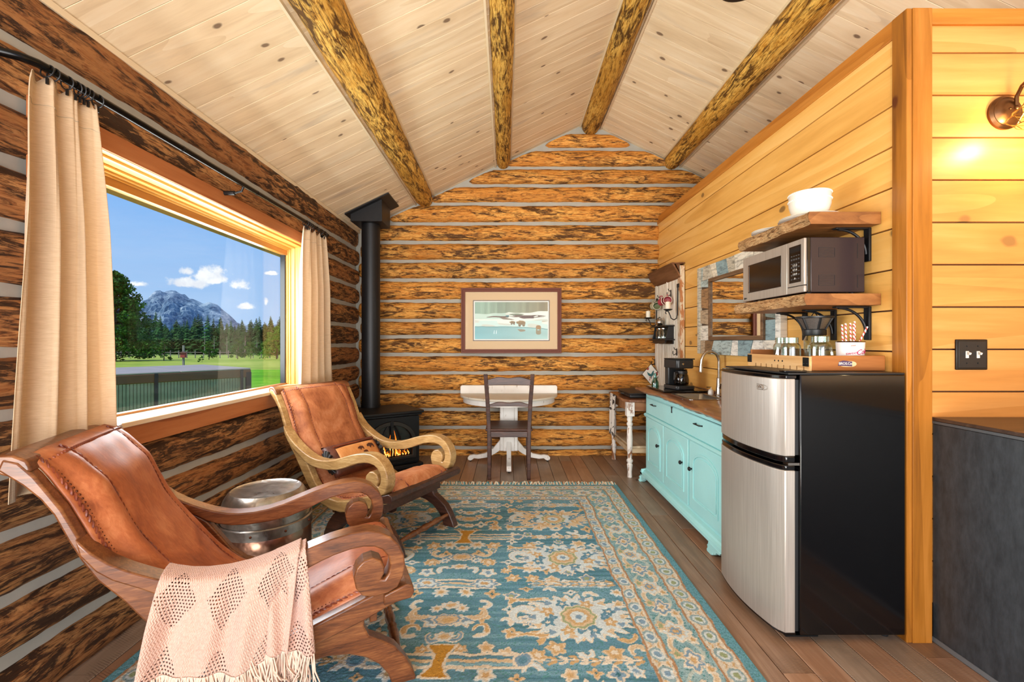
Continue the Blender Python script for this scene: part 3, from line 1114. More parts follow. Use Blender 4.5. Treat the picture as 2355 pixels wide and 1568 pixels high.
# bare trunks in the tree line
for kd, (px, hh) in enumerate(((470, 9), (492, 8), (521, 7.5), (563, 8), (590, 7))):
    y = 190
    tag(part('dead_trunk', MB().tube([(0, 0, -.5), (.15, 0, hh * .5), (.05, .1, hh)], [.16, .12, .04], 6).tube([(.1, 0, hh * .6), (.9, 0, hh * .78)], [.05, .02], 5).tube([(.1, 0, hh * .45), (-.8, .2, hh * .6)], [.05, .02], 5), M['dead']),
        'bare pale dead trunk in front of the tree line, %s' % ('leftmost', 'second from the left', 'third from the left', 'fourth from the left', 'rightmost')[kd], 'tree', 'bare trunks in front of the tree line').location = ((px - 1168) / 1047.0 * y, y, gz(y))


def bushy(mb, c, R, n, r, leaf=.12, squash=1.0):
    for _ in range(n):
        while True:
            p = Vector((r.uniform(-1, 1), r.uniform(-1, 1), r.uniform(-1, 1)))
            if .35 < p.length < 1:
                break
        p = Vector((c[0] + p.x * R, c[1] + p.y * R, c[2] + p.z * R * squash))
        a = Vector((r.gauss(0, 1), r.gauss(0, 1), r.gauss(0, 1))).normalized()
        b = a.cross(Vector((r.gauss(0, 1), r.gauss(0, 1), r.gauss(0, 1)))).normalized()
        s = leaf * r.uniform(.6, 1.3)
        mb.add([p - a * s, p + b * s * .6, p + a * s, p - b * s * .6], [(0, 1, 2, 3)])


def loose_pine(name, label, px, yy, h, rad, seed, leaf, nclump, per, mat, group=None, low=.06):
    r = random.Random(seed)
    X = (px - 1168) / 1047.0 * yy
    root = thing(name, label, 'tree', (X, yy, gz(yy)), 0, group)
    mb = MB()
    tb = MB().tube([(0, 0, -.3), (.1, 0, h * .5), (0, 0, h * .93)], [h * .022, h * .014, h * .004], 7)
    for k in range(nclump):
        f = (k + r.random()) / nclump
        z = h * (low + (.97 - low) * f)
        R = rad * (1 - f) ** .62 * r.uniform(.45, 1.0)
        a = r.uniform(0, 2 * PI)
        c = (math.cos(a) * R * .8, math.sin(a) * R * .8, z)
        bushy(mb, c, rad * r.uniform(.16, .30) * (1.15 - .6 * f), per, r, leaf, .62)
        tb.tube([(0, 0, max(.05, z - .15 * R)), c], [h * .006, h * .002], 4, caps=False)
    part('foliage', mb, mat, root, smooth=False)
    part('trunk', tb, M['bark'], root, smooth=False)
    return root


loose_pine('pine_tree', 'large bushy green pine at the left edge of the window view', 262, 40, 7.9, 4.2, 5, .13, 95, 190, M['pine'])
loose_pine('young_pine', 'small sparse young pine on the meadow right of the big pine', 376, 40, 2.1, .62, 8, .05, 22, 60, M['pine'])
loose_pine('round_pine', 'dense little round pine in the middle of the meadow', 480, 46, 1.9, .95, 9, .06, 24, 90, M['pine'], low=.15)
loose_pine('dark_pine', 'dark small pine right of the dense little round one', 546, 50, 2.3, 1.1, 10, .06, 26, 90, M['pine'], low=.12)
loose_pine('pale_shrub', 'pale bluish green shrub at the end of the meadow', 576, 54, 2.0, 1.5, 12, .07, 24, 90, M['shrub'], low=.15)
loose_pine('willow_shrub', 'tall bushy green shrub cluster beside the right window jamb', 636, 50, 3.6, 2.2, 13, .08, 50, 110, M['shrub'], low=.12)
loose_pine('meadow_shrub', 'tiny green shrub behind the hot tub', 463, 37, .55, .3, 14, .04, 8, 40, M['pine'], low=.15)
# red bird box on its post
X = (422 - 1168) / 1047.0 * 30
bh = thing('bird_box', 'red bird box on a grey wooden post in the meadow', 'bird house', (X, 30, -.45))
part('post', MB().box(-.05, .05, -.05, .05, 0, 1.42), simple('grey_post', '8b857c', .9), bh)
part('box', MB().box(-.08, .22, -.2, -.02, .62, .92), simple('red_paint', '9c3a34', .7), bh)
part('roof', MB().prism([(-.13, .92), (.27, .92), (.27, .95), (.07, 1.02), (-.13, .95)], -.26, .0, 'y'), simple('box_roof', '6a4a40', .8), bh)
# low rail fence across the meadow
fe = thing('rail_fence', 'low weathered rail fence crossing the far meadow', 'fence', (0, 0, 0))
yy = 60
for k in range(24):
    px = 240 + k * 19
    X = (px - 1168) / 1047.0 * yy
    part('post', MB().tube([(X, yy, gz(yy) - .1), (X, yy, gz(yy) + 1.0)], .06, 5), M['dead'], fe, smooth=False)
part('rail', MB().tube([((235 - 1168) / 1047.0 * yy, yy, gz(yy) + .75), ((690 - 1168) / 1047.0 * yy, yy, gz(yy) + .75)], .035, 5), M['dead'], fe, smooth=False)
part('rail', MB().tube([((235 - 1168) / 1047.0 * yy, yy, gz(yy) + .4), ((690 - 1168) / 1047.0 * yy, yy, gz(yy) + .4)], .035, 5), M['dead'], fe, smooth=False)

# mountain
def mountain():
    m, t = new_mat('hazed_mountain_rock')
    geo = t.add('ShaderNodeNewGeometry')
    co = t.add('ShaderNodeTexCoord').outputs['Object']
    n = t.noise(t.add('ShaderNodeVectorMath', {0: co, 1: (1, 1, .45)}, operation='MULTIPLY').outputs[0], .012, 9.0, .68)
    n2 = t.noise(co, .05, 6.0, .7)
    f = t.math('ADD', t.math('MULTIPLY', n, .6), t.math('MULTIPLY', n2, .4))
    c = t.ramp(f, [(.38, lin('38506a')), (.48, lin('637c90')), (.58, lin('94a6b0')), (.66, lin('ccd4d6'))])  # blue distance haze is mixed into these rock tones
    setp(t, color=c, rough=.95, spec=.05)
    ridge = [(325, 694), (345, 694), (352, 684), (372, 680), (390, 668), (403, 667), (412, 674), (424, 676), (436, 686), (452, 690), (466, 696), (482, 695), (500, 700), (512, 712), (528, 722), (545, 742), (570, 752), (620, 748), (655, 742), (700, 750), (780, 748), (860, 752), (-200, 720), (-60, 725), (80, 715), (160, 722), (230, 735), (290, 722)]
    ridge.sort()
    D0 = 2600.0
    px = np.linspace(-300, 900, 420)
    ry = np.interp(px, [a for a, b in ridge], [b for a, b in ridge])
    Hh_ = (786 - ry) / 1047.0 * D0 + 60
    ny = 70
    rows = []
    for j in range(ny):
        v = j / (ny - 1)
        y = D0 - 900 * (1 - v)
        X = (px - 1168) / 1047.0 * D0 + (1 - v) * 60
        prof = v ** 1.25
        q = sum(np.abs(np.sin(X * fr + y * fr * .8 * sg + ph)) * am for fr, sg, ph, am in ((.008, 1, .3, 60), (.017, -1, 1.1, 34), (.031, .7, 2.0, 20), (.063, -.5, .5, 11), (.12, 1.2, 3.3, 6), (.24, -.9, 1.2, 3.5)))
        z = -60 + Hh_ * prof + (q - 70) * 2.6 * math.sin(PI * min(1, v * 1.0)) * (1 - v * .2) * (Hh_ / 340.0)
        z = np.minimum(z, -60 + Hh_ * (1.02 if v < 1 else 1.0))
        z = z + np.where(v > .93, vnoise(X * .09, np.zeros_like(X), 5) * 3, 0)
        rows.append([(float(a), y, float(b)) for a, b in zip(X, z)])
    mb = MB().grid(rows)
    tag(part('mountain', mb, m, angle=180, smooth=False), 'craggy blue grey mountain with pale scree beyond the forest', 'mountain')


mountain()

# ---------------------------------------------------------------- rug
RX0, RX1, RY0, RY1 = -1.42, .905, .80, 3.80


def S(h):
    return np.array(lin(h)[:3])


def build_rug():
    d = .0045
    xs = np.arange(RX0, RX1 + d / 2, d)
    ys = np.arange(1.05, RY1 + d / 2, d)
    Xg, Yg = np.meshgrid(xs, ys)
    xc = (RX0 + RX1) / 2
    q = Xg - xc
    # hand tufted wobble
    wx = .006 * vnoise(Xg * 21, Yg * 21, 1) + .003 * vnoise(Xg * 60, Yg * 60, 2)
    wy = .006 * vnoise(Xg * 21, Yg * 21, 3) + .003 * vnoise(Xg * 60, Yg * 60, 4)
    q = q + wx
    Y = Yg + wy
    HW = (RX1 - RX0) / 2
    din = np.minimum(HW - np.abs(q), RY1 - Y)             # distance inside from the border
    along = np.where(HW - np.abs(q) < RY1 - Y, Y, q)
    teal, teal2, cream, gold, blue, pale, tan, dark, sage = S('5f8ca0'), S('86b0be'), S('ded4c0'), S('c9a878'), S('7f9db2'), S('cfdada'), S('d4bd9a'), S('40707c'), S('9aa67e')
    col = np.zeros(Xg.shape + (3,)) + teal
    abr = vnoise(Xg * 5, Yg * 60, 9)
    col = np.where((abr > .25)[..., None], teal * .55 + teal2 * .45, col)
    col = np.where((abr < -.75)[..., None], dark * .6 + teal * .4, col)
    hgt = np.zeros(Xg.shape)

    def paint(mask, c, h=None):
        nonlocal col, hgt
        col = np.where(mask[..., None], c, col)
        if h is not None:
            hgt = np.where(mask, h, hgt)

    def rose(cx, cy, R, k, spike, cols, ar=1.0, mirror=True, rot=0.0, rings=(1, .86, .62, .48, .3, .2)):
        for s in ((1, -1) if mirror and abs(cx) > .01 else (1,)):
            dx = (q - s * cx)
            dy = (Y - cy) / ar
            rad = np.sqrt(dx * dx + dy * dy) + 1e-6
            if R < .05:
                pass
            th = np.arctan2(dy, dx) * 1.0
            saw = np.abs(((th * k / (2 * PI) + rot) % 1.0) - .5) * 2
            rr_ = R * (1 - spike * (1 - saw))
            f = rad / rr_
            for ring, c in zip(rings, cols):
                paint(f < ring, c, .0025)

    def scroll(cx, cy, R, a0, a1, wd, c, oc, mirror=True):
        for s in ((1, -1) if mirror else (1,)):
            dx = s * q - cx
            dy = Y - cy
            rad = np.sqrt(dx * dx + dy * dy)
            th = np.arctan2(dy, dx)
            th = np.where(th < a0, th + 2 * PI, th)
            rr_ = R * (1 - .35 * (th - a0) / (a1 - a0 + 1e-6))
            on = (th < a1)
            w_ = wd * (1.25 - .8 * (th - a0) / (a1 - a0))
            paint(on & (np.abs(rad - rr_) < w_ + .005), oc, .002)
            paint(on & (np.abs(rad - rr_) < w_), c, .0025)

    def rect(cx, cy, wx_, wy_, c, h=.002, mirror=True):
        for s in ((1, -1) if mirror and abs(cx) > .01 else (1,)):
            paint((np.abs(q - s * cx) < wx_) & (np.abs(Y - cy) < wy_), c, h)

    fld_edge = .375
    # small filler motifs on a loose lattice
    r = random.Random(21)
    for iy in range(26):
        for ix in range(9):
            cx = .07 + ix * .097 + r.uniform(-.025, .025)
            cy = 1.12 + iy * .104 + r.uniform(-.03, .03)
            if cx > HW - fld_edge - .02 or cy > RY1 - fld_edge - .02:
                continue
            typ = r.random()
            pal = r.choice([(cream, tan, gold), (cream, pale, blue), (tan, gold, cream), (pale, cream, gold), (cream, blue, sage)])
            if typ < .45:
                rose(cx, cy, r.uniform(.032, .052), r.choice([5, 6, 8]), .42, (pal[0], pal[1], pal[2]), rings=(1, .72, .38), rot=r.random())
            elif typ < .75:
                a = r.uniform(-3, 0)
                scroll(cx, cy, r.uniform(.026, .038), a, a + r.uniform(3.0, 4.4), .0085, pal[1], pal[0])
            else:
                rose(cx, cy, r.uniform(.028, .045), 4, .55, (pal[0], pal[1], dark), rings=(1, .68, .3), ar=r.uniform(.5, 1.5))
    # banded bars with a gold cross in the middle of the rug, leaf sprigs on the sides
    for by in (1.16, 1.70, 2.24, 2.78, 3.32):
        wide = by in (1.70, 2.78)
        for k, c in enumerate((cream, teal2, tan, teal, cream)):
            rect(0, by - .034 + .017 * k, .30 if wide else .2, .0075, c)
        if wide:
            rose(.31, by, .045, 12, .12, (cream, blue, teal), rings=(1, .75, .45))
            hw = .020 + .030 * np.clip((np.abs(Y - by) - .035) / .05, 0, 1)
            paint((np.abs(q) < hw + .010) & (np.abs(Y - by) < .092), cream, .002)
            paint((np.abs(q) < hw) & (np.abs(Y - by) < .084), S('c08f3c'), .002)
        for k in range(9):
            xx = .42 + .042 * k
            for s2 in (-1, 1):
                rose(xx, by + s2 * .014, .022, 2, .7, (cream if k % 2 else gold,), rings=(1,), ar=.8, rot=.15 * s2)
        rect(.56, by, .21, .0035, cream)
        if not wide:
            for k in range(5):
                rect(.56, by - .03 + .015 * k, .19, .0028, tan if k % 2 else pale)
            for s2 in (-1, 1):
                rose(.145 * 1, by, .085, 6, .35, (cream, blue, pale, gold), rings=(1, .82, .6, .3), ar=.62)
    # horn shaped gold bars
    for by in (1.85, 2.10, 2.395, 2.63, 2.93, 3.19):
        rect(.36, by, .085, .013, cream)
        rect(.36, by, .080, .008, gold)
        rose(.27, by, .036, 3, .6, (cream, gold), rings=(1, .7))
    # urns in the middle column
    for cy in (1.42, 1.95, 2.52, 3.06):
        rect(0, cy, .11, .010, blue)
        rose(0, cy, .075, 10, .16, (cream, blue, tan, gold), rings=(1, .86, .72, .4), ar=.62)
        for s2 in (-1, 1):
            rose(0, cy + s2 * .11, .05, 7, .3, (cream, pale, tan, gold), rings=(1, .8, .6, .3), ar=.7)
        scroll(.125, cy + .05, .042, -2.6, 1.6, .009, tan, cream)
        scroll(.14, cy - .07, .038, -.6, 3.4, .008, gold, cream)
    # big pale palmettes
    for n_, cy in enumerate((1.43, 1.97, 2.507, 3.06)):
        A = .562
        if n_ % 2 == 0 or True:
            for s2 in (-1, 1):
                scroll(A - .235, cy + .01, .062, .7, 5.3, .016, pale, cream)
        rose(A, cy, .262, 26, .24, (cream, pale if n_ != 3 else tan, pale * .9 + blue * .1), rings=(1, .93, .6), ar=.66)
        for k in range(8):
            a = 2 * PI * k / 8 + .39
            rose(A + math.cos(a) * .148, cy + math.sin(a) * .095, .036, 5, .5, (gold if k % 2 else teal, cream), rings=(1, .35), rot=k * .13)
        for k in range(4):
            a = PI / 2 * k
            rose(A + math.cos(a) * .115, cy + math.sin(a) * .085, .026, 3, .5, (teal, blue), rings=(1, .4))
        for k in range(14):
            a = 2 * PI * k / 14
            rose(A + math.cos(a) * .20, cy + math.sin(a) * .128, .020, 3, .5, (blue if k % 2 else tan,), rings=(1,), rot=k * .21)
        rose(A, cy, .088, 9, .14, (cream, sage, tan, gold, pale, blue), rings=(1, .93, .78, .62, .42, .18), ar=1.0)
    # borders
    b = din
    paint(b < fld_edge, S('95b4b8'))
    paint((b < fld_edge) & (vnoise(Xg * 40, Yg * 40, 14) > .2), S('84a8ae'))

    def border_row(d0, wid, pitch, ocol, ring_cols, shift=0.0, k=7, spike=.35, rings=(1, .72, .4), elong=1.0):
        t_ = ((along + shift) % pitch) - pitch / 2
        dd = (b - d0)
        rad = np.sqrt((t_ / elong) ** 2 + dd ** 2) + 1e-6
        th = np.arctan2(dd, t_)
        saw = np.abs(((th * k / (2 * PI)) % 1.0) - .5) * 2
        f = rad / (wid * (1 - spike * (1 - saw)))
        zone = (b < fld_edge - .004) & (b > .03)
        for ring, c in zip(rings, ring_cols):
            paint(zone & (f < ring), c, .0025)

    # main border flowers and vine
    vine = np.abs((b - .215) - .055 * np.sin(along * 2 * PI / .34))
    zone = (b > .135) & (b < .295)
    paint(zone & (vine < .012), cream, .002)
    paint(zone & (vine < .006), tan, .002)
    vine2 = np.abs((b - .215) + .055 * np.sin(along * 2 * PI / .34 + .6))
    paint(zone & (vine2 < .009), S('b6c4bc'), .002)
    border_row(.215, .066, .34, None, (cream, pale, tan, blue, gold), 0, 8, .3, (1, .8, .55, .38, .2), 1.15)
    border_row(.215, .058, .34, None, (cream, blue, cream, gold), .17, 6, .42, (1, .78, .5, .26), 1.3)
    border_row(.262, .026, .17, None, (tan, sage), .05, 5, .4, (1, .5), 1.4)
    border_row(.165, .026, .17, None, (cream, gold), .13, 5, .4, (1, .5), 1.4)
    # guards
    for c0, c1 in ((.042, .128), (.298, .368)):
        paint((b > c0) & (b < c1), cream * .93, .001)
        mid = (c0 + c1) / 2
        zone2 = (b > c0 + .006) & (b < c1 - .006)
        t_ = (along % .105) - .0525
        rad = np.sqrt((t_ / 1.25) ** 2 + (b - mid) ** 2)
        paint(zone2 & (rad < .031), S('8fa9ad'), .002)
        paint(zone2 & (rad < .022), pale, .002)
        paint(zone2 & (rad < .013), sage if c0 < .1 else blue, .002)
        t2 = ((along + .0525) % .105) - .0525
        paint(zone2 & (np.abs(np.abs(b - mid) - .012 - np.abs(t2) * .5) < .004) & (np.abs(t2) < .016), gold, .002)
        paint(np.abs(b - c0) < .005, S('b08a66'), .002)
        paint(np.abs(b - c1) < .005, S('b08a66'), .002)
        paint(np.abs(b - c0 - .011) < .003, cream, .002)
    paint(b < .036, S('689caa'))
    # tufting: tiny random loops
    jit = RNG.normal(0, 1, Xg.shape)
    col = col * (1 + .085 * jit[..., None])
    col = np.clip(col, 0, 1)
    z = .010 + hgt * .5 + .0007 * RNG.normal(0, 1, Xg.shape)
    ny, nx = Xg.shape
    verts = np.stack([Xg, Yg, z], -1).reshape(-1, 3)
    idx = np.arange(ny * nx).reshape(ny, nx)
    faces = np.stack([idx[:-1, :-1], idx[:-1, 1:], idx[1:, 1:], idx[1:, :-1]], -1).reshape(-1, 4)
    me = bpy.data.meshes.new('pile')
    me.vertices.add(len(verts))
    me.vertices.foreach_set('co', verts.ravel())
    me.loops.add(faces.size)
    me.loops.foreach_set('vertex_index', faces.ravel().astype(np.int32))
    me.polygons.add(len(faces))
    me.polygons.foreach_set('loop_start', np.arange(0, faces.size, 4, dtype=np.int32))
    me.update()
    me.validate()
    ca = me.color_attributes.new('Col', 'FLOAT_COLOR', 'POINT')
    rgba = np.concatenate([col.reshape(-1, 3), np.ones((len(verts), 1))], 1)
    ca.data.foreach_set('color', rgba.astype(np.float32).ravel())
    me.materials.append(M['rug'])
    return me


rug = thing('area_rug', 'teal and cream floral area rug with a tasselled far end on the floor', 'rug')
link('pile', build_rug(), rug)
M['rug_edge'] = simple('rug_binding', '4f8a8c', .95, noise=.2, nscale=60)
part('backing', MB().box(RX0 - .004, RX1 + .004, .5, RY1 + .003, .0006, .0095), M['rug_edge'], rug, smooth=False)
r = random.Random(8)
for ci, (colr, nm) in enumerate((('d8ccb4', 'cream'), ('5d8f92', 'teal'), ('c8a888', 'tan'))):
    mb = MB()
    for k in range(80):
        x0 = RX0 + (RX1 - RX0) * ((k * 3 + ci + .5) / 240.0)
        dx, dy = r.uniform(-.035, .035), r.uniform(.035, .075)
        for q in range(2):
            mb.tube([(x0, RY1 - .005, .008), (x0 + dx * .4, RY1 + dy * .5, r.uniform(.012, .024)), (x0 + dx + r.uniform(-.01, .01), RY1 + dy, .005)], [.005, .006, .003], 4)
    o = part('fringe', mb, simple('fringe_' + nm, colr, .95), rug, smooth=False)
    o['kind'] = 'stuff'

# ---------------------------------------------------------------- lounge chairs
RAIL_LO = [(-.012, .868), (.037, .823), (.072, .782), (.1, .736), (.129, .665), (.158, .603), (.192, .544), (.244, .483), (.3, .405), (.36, .325), (.41, .275), (.47, .235), (.56, .207), (.64, .205), (.72, .222), (.80, .245), (.90, .275), (1.012, .318)]
RAIL_UP = [(1.022, .355), (.99, .366), (.92, .354), (.82, .320), (.72, .287), (.62, .266), (.54, .272), (.47, .305), (.42, .355), (.38, .415), (.335, .480), (.285, .520), (.245, .545), (.209, .575), (.175, .622), (.148, .682), (.118, .750), (.090, .798), (.062, .845), (.03, .885), (-.002, .897)]
LEG = [(.60, .215), (.70, .250), (.80, .270), (.90, .296), (.895, .235), (.912, .198), (.955, .172), (1.0, .140), (1.035, .092), (1.062, .040), (1.075, .0), (.992, .0), (.975, .050), (.945, .092), (.90, .128), (.845, .152),
       (.78, .162), (.70, .155), (.64, .130), (.585, .085), (.555, .040), (.545, .0), (.455, .0), (.465, .050), (.495, .110), (.54, .165)]
ARM = [(.150, .672), (.185, .628), (.222, .594), (.26, .568), (.29, .551), (.325, .533), (.36, .518), (.405, .503), (.445, .496), (.50, .494), (.554, .499), (.61, .512), (.669, .531), (.73, .551), (.789, .567), (.85, .577), (.9, .578), (.94, .567), (.975, .547), (1.004, .515),
       (1.02, .480), (1.025, .445), (1.018, .405), (1.0, .372), (.965, .358), (.925, .354), (.885, .366), (.866, .392), (.858, .430), (.868, .460), (.890, .480), (.918, .485), (.944, .472), (.956, .448),
       (.955, .425), (.944, .408), (.958, .406), (.970, .425), (.976, .450), (.970, .480), (.950, .506), (.925, .520), (.89, .526), (.849, .524), (.80, .514), (.76, .501), (.70, .477), (.63, .455), (.56, .446), (.48, .444), (.42, .450), (.371, .464), (.335, .482),
       (.30, .505), (.265, .525), (.23, .545), (.195, .575), (.160, .625)]
PAD = [(.026, .892), (.044, .874), (.064, .846), (.092, .798), (.119, .752), (.148, .686), (.174, .625), (.205, .572), (.240, .525), (.285, .470), (.335, .412), (.385, .355), (.44, .305), (.50, .278), (.57, .262), (.64, .264), (.72, .282), (.80, .308), (.88, .333), (.94, .348), (.985, .356), (1.012, .350), (1.024, .338)]


def resample(P, n):
    P = np.array(P, float)
    # Catmull-Rom through the points
    out = []
    for i in range(len(P) - 1):
        p0, p1, p2, p3 = P[max(i - 1, 0)], P[i], P[i + 1], P[min(i + 2, len(P) - 1)]
        for t in np.linspace(0, 1, 8, endpoint=False):
            out.append(.5 * ((2 * p1) + (-p0 + p2) * t + (2 * p0 - 5 * p1 + 4 * p2 - p3) * t * t + (-p0 + 3 * p1 - 3 * p2 + p3) * t ** 3))
    out.append(P[-1])
    out = np.array(out)
    s = np.concatenate([[0], np.cumsum(np.linalg.norm(np.diff(out, axis=0), axis=1))])
    q = np.linspace(0, s[-1], n)
    return np.stack([np.interp(q, s, out[:, k]) for k in range(out.shape[1])], 1)


def pad_frame(n):
    P = resample(PAD, n)
    T = np.gradient(P, axis=0)
    T /= np.linalg.norm(T, axis=1)[:, None]
    N = np.stack([T[:, 1] * -1, T[:, 0]], 1)      # pointing up / forward from the seat
    return P, T, N


HWP = .268


def pad_height(v, s):
    a = abs(v)
    amp = float(np.interp(s, [0, .05, .12, .30, .45, .60, .72, .88, .96, 1.0], [.35, .8, 1.15, 1.1, .85, .8, .95, 1.25, 1.0, .4]))
    if a < .158:
        h = .046 + .012 * (1 - (a / .158) ** 4)
    elif a < .232:
        k = (a - .158) / .074
        h = .046 - .030 * k ** 1.8 + .010 * math.sin(PI * k)
    else:
        k = min(1, (a - .232) / (HWP - .232))
        h = .016 - .014 * k
    return h * amp


def make_chair(label, light):
    root = thing('lounge_chair', label, 'chair')
    wood_m = M['walnut']
    side_m = M['walnut_lit'] if light else M['walnut']
    for s in (-1, 1):
        y0, y1 = sorted((s * .262, s * .308))
        part('side_rail', MB().prism(RAIL_LO + RAIL_UP, y0, y1, 'y'), side_m, root, bevel=.006, angle=30)
        y0, y1 = sorted((s * .225, s * .275))
        part('curved_leg_pair', MB().prism(LEG, y0, y1, 'y'), M['dark_wood'] if light else wood_m, root, bevel=.006, angle=30)
        y0, y1 = sorted((s * .258, s * .325))
        part('scrolled_arm', MB().prism(ARM, y0, y1, 'y'), side_m, root, bevel=.005, angle=30)
    # rails across
    top = [(-.026, .866), (.002, .850), (.030, .858), (.056, .858), (.046, .888), (.018, .905), (-.010, .908), (-.024, .895)]
    part('top_rail', MB().prism(top, -.305, .305, 'y'), wood_m, root, bevel=.006, angle=30)
    part('front_rail', MB().prism([(.955, .318), (1.045, .326), (1.056, .345), (1.052, .368), (1.03, .376), (.955, .352)], -.325, .325, 'y'), M['dark_wood'] if light else wood_m, root, bevel=.004, angle=30)
    part('seat_apron', MB().box(.915, .94, -.26, .26, .235, .33), M['dark_wood'] if light else wood_m, root, bevel=.004)
    part('seat_apron', MB().box(.52, .545, -.26, .26, .17, .25), wood_m, root, bevel=.004)
    for u in (1.018, .52):
        prof = [(.011, -.25), (.013, -.17), (.020, -.10), (.014, -.07), (.019, -.06), (.014, -.05), (.021, 0), (.014, .05), (.019, .06), (.014, .07), (.020, .10), (.013, .17), (.011, .25)]
        mb = MB().lathe(prof, (u, 0, .082), 12, 'y')
        part('turned_stretcher', mb, M['walnut'], root, angle=60)
    # leather
    n, mv = 110, 44
    P, T, N = pad_frame(n)
    rows = []
    for i in range(n):
        row = []
        edge = min(1.0, min(i, n - 1 - i) / 3.0)
        for j in range(mv + 1):
            v = -HWP + 2 * HWP * j / mv
            h = pad_height(v, i / n) * (.55 + .45 * edge)
            h += .0016 * math.sin(i * .31 + j * .4) * math.sin(j * .23 + i * .11)
            p = P[i] + N[i] * h
            row.append((p[0], v, p[1]))
        rows.append(row)
    lea = M['leather_suede'] if light else M['leather']
    part('leather_sling', MB().grid(rows), lea, root, angle=180, solid=.008)
    # braided seams
    for v in (-.158, .158, -.252, .252):
        mb = MB()
        for ph in (0, PI):
            path = []
            K = 420
            Q, _, NN = pad_frame(K)
            big = abs(v) > .2
            rr_ = .0058 if big else .0046
            for i in range(4, K - 4):
                a = i * .55 + ph
                o = rr_ * .62
                hh = pad_height(v, i / K) + .002
                p = Q[i] + NN[i] * (hh + o * math.sin(a))
                path.append((p[0], v + o * math.cos(a), p[1]))
            mb.tube(path, rr_ * .62, 5)
        part('braided_seam', mb, M['leather_braid'], root, angle=60)
    mb = MB()
    for s in (-1, 1):
        for i in range(6, n - 3, 1 if not light else 2):
            p = P[i] + N[i] * (pad_height(.240, i / n) + .001)
            mb.ball((p[0], s * .240, p[1]), .0042, 5)
    st = part('stud_rows', mb, M['stud'], root)
    st['kind'] = 'stuff'
    mb = MB()
    for i in (58,):
        path = [(P[i][0] + N[i][0] * (pad_height(v, i / n) + .0015), v, P[i][1] + N[i][1] * (pad_height(v, i / n) + .0015)) for v in np.linspace(.165, .245, 16)]
        mb.tube(path, .0035, 6)
    part('cross_seam', mb, M['leather_braid'], root)
    mb = MB()
    i0 = 3
    for k in range(46):
        v = -.245 + .49 * k / 45
        p = P[i0] + N[i0] * (pad_height(v, i0 / n) + .002)
        mb.ball((p[0], v, p[1]), .0055, 6, (1, .75, 1))
    hb = part('head_braid', mb, M['leather_braid'], root)
    return root


ch1 = make_chair('nearest brown leather lounge chair with scrolled walnut arms and a pink throw on its arm', False)
ch1.location = (-1.42, 1.46, .0)
ch1.rotation_euler = (0, 0, .387)
ch2 = make_chair('far leather lounge chair with scrolled arms holding a lumbar pillow, near the stove', True)
ch2.location = (-1.396, 3.228, .0)
ch2.rotation_euler = (0, 0, -.496)
for c_ in (ch1, ch2):
    c_['group'] = 'leather lounge chairs by the window'


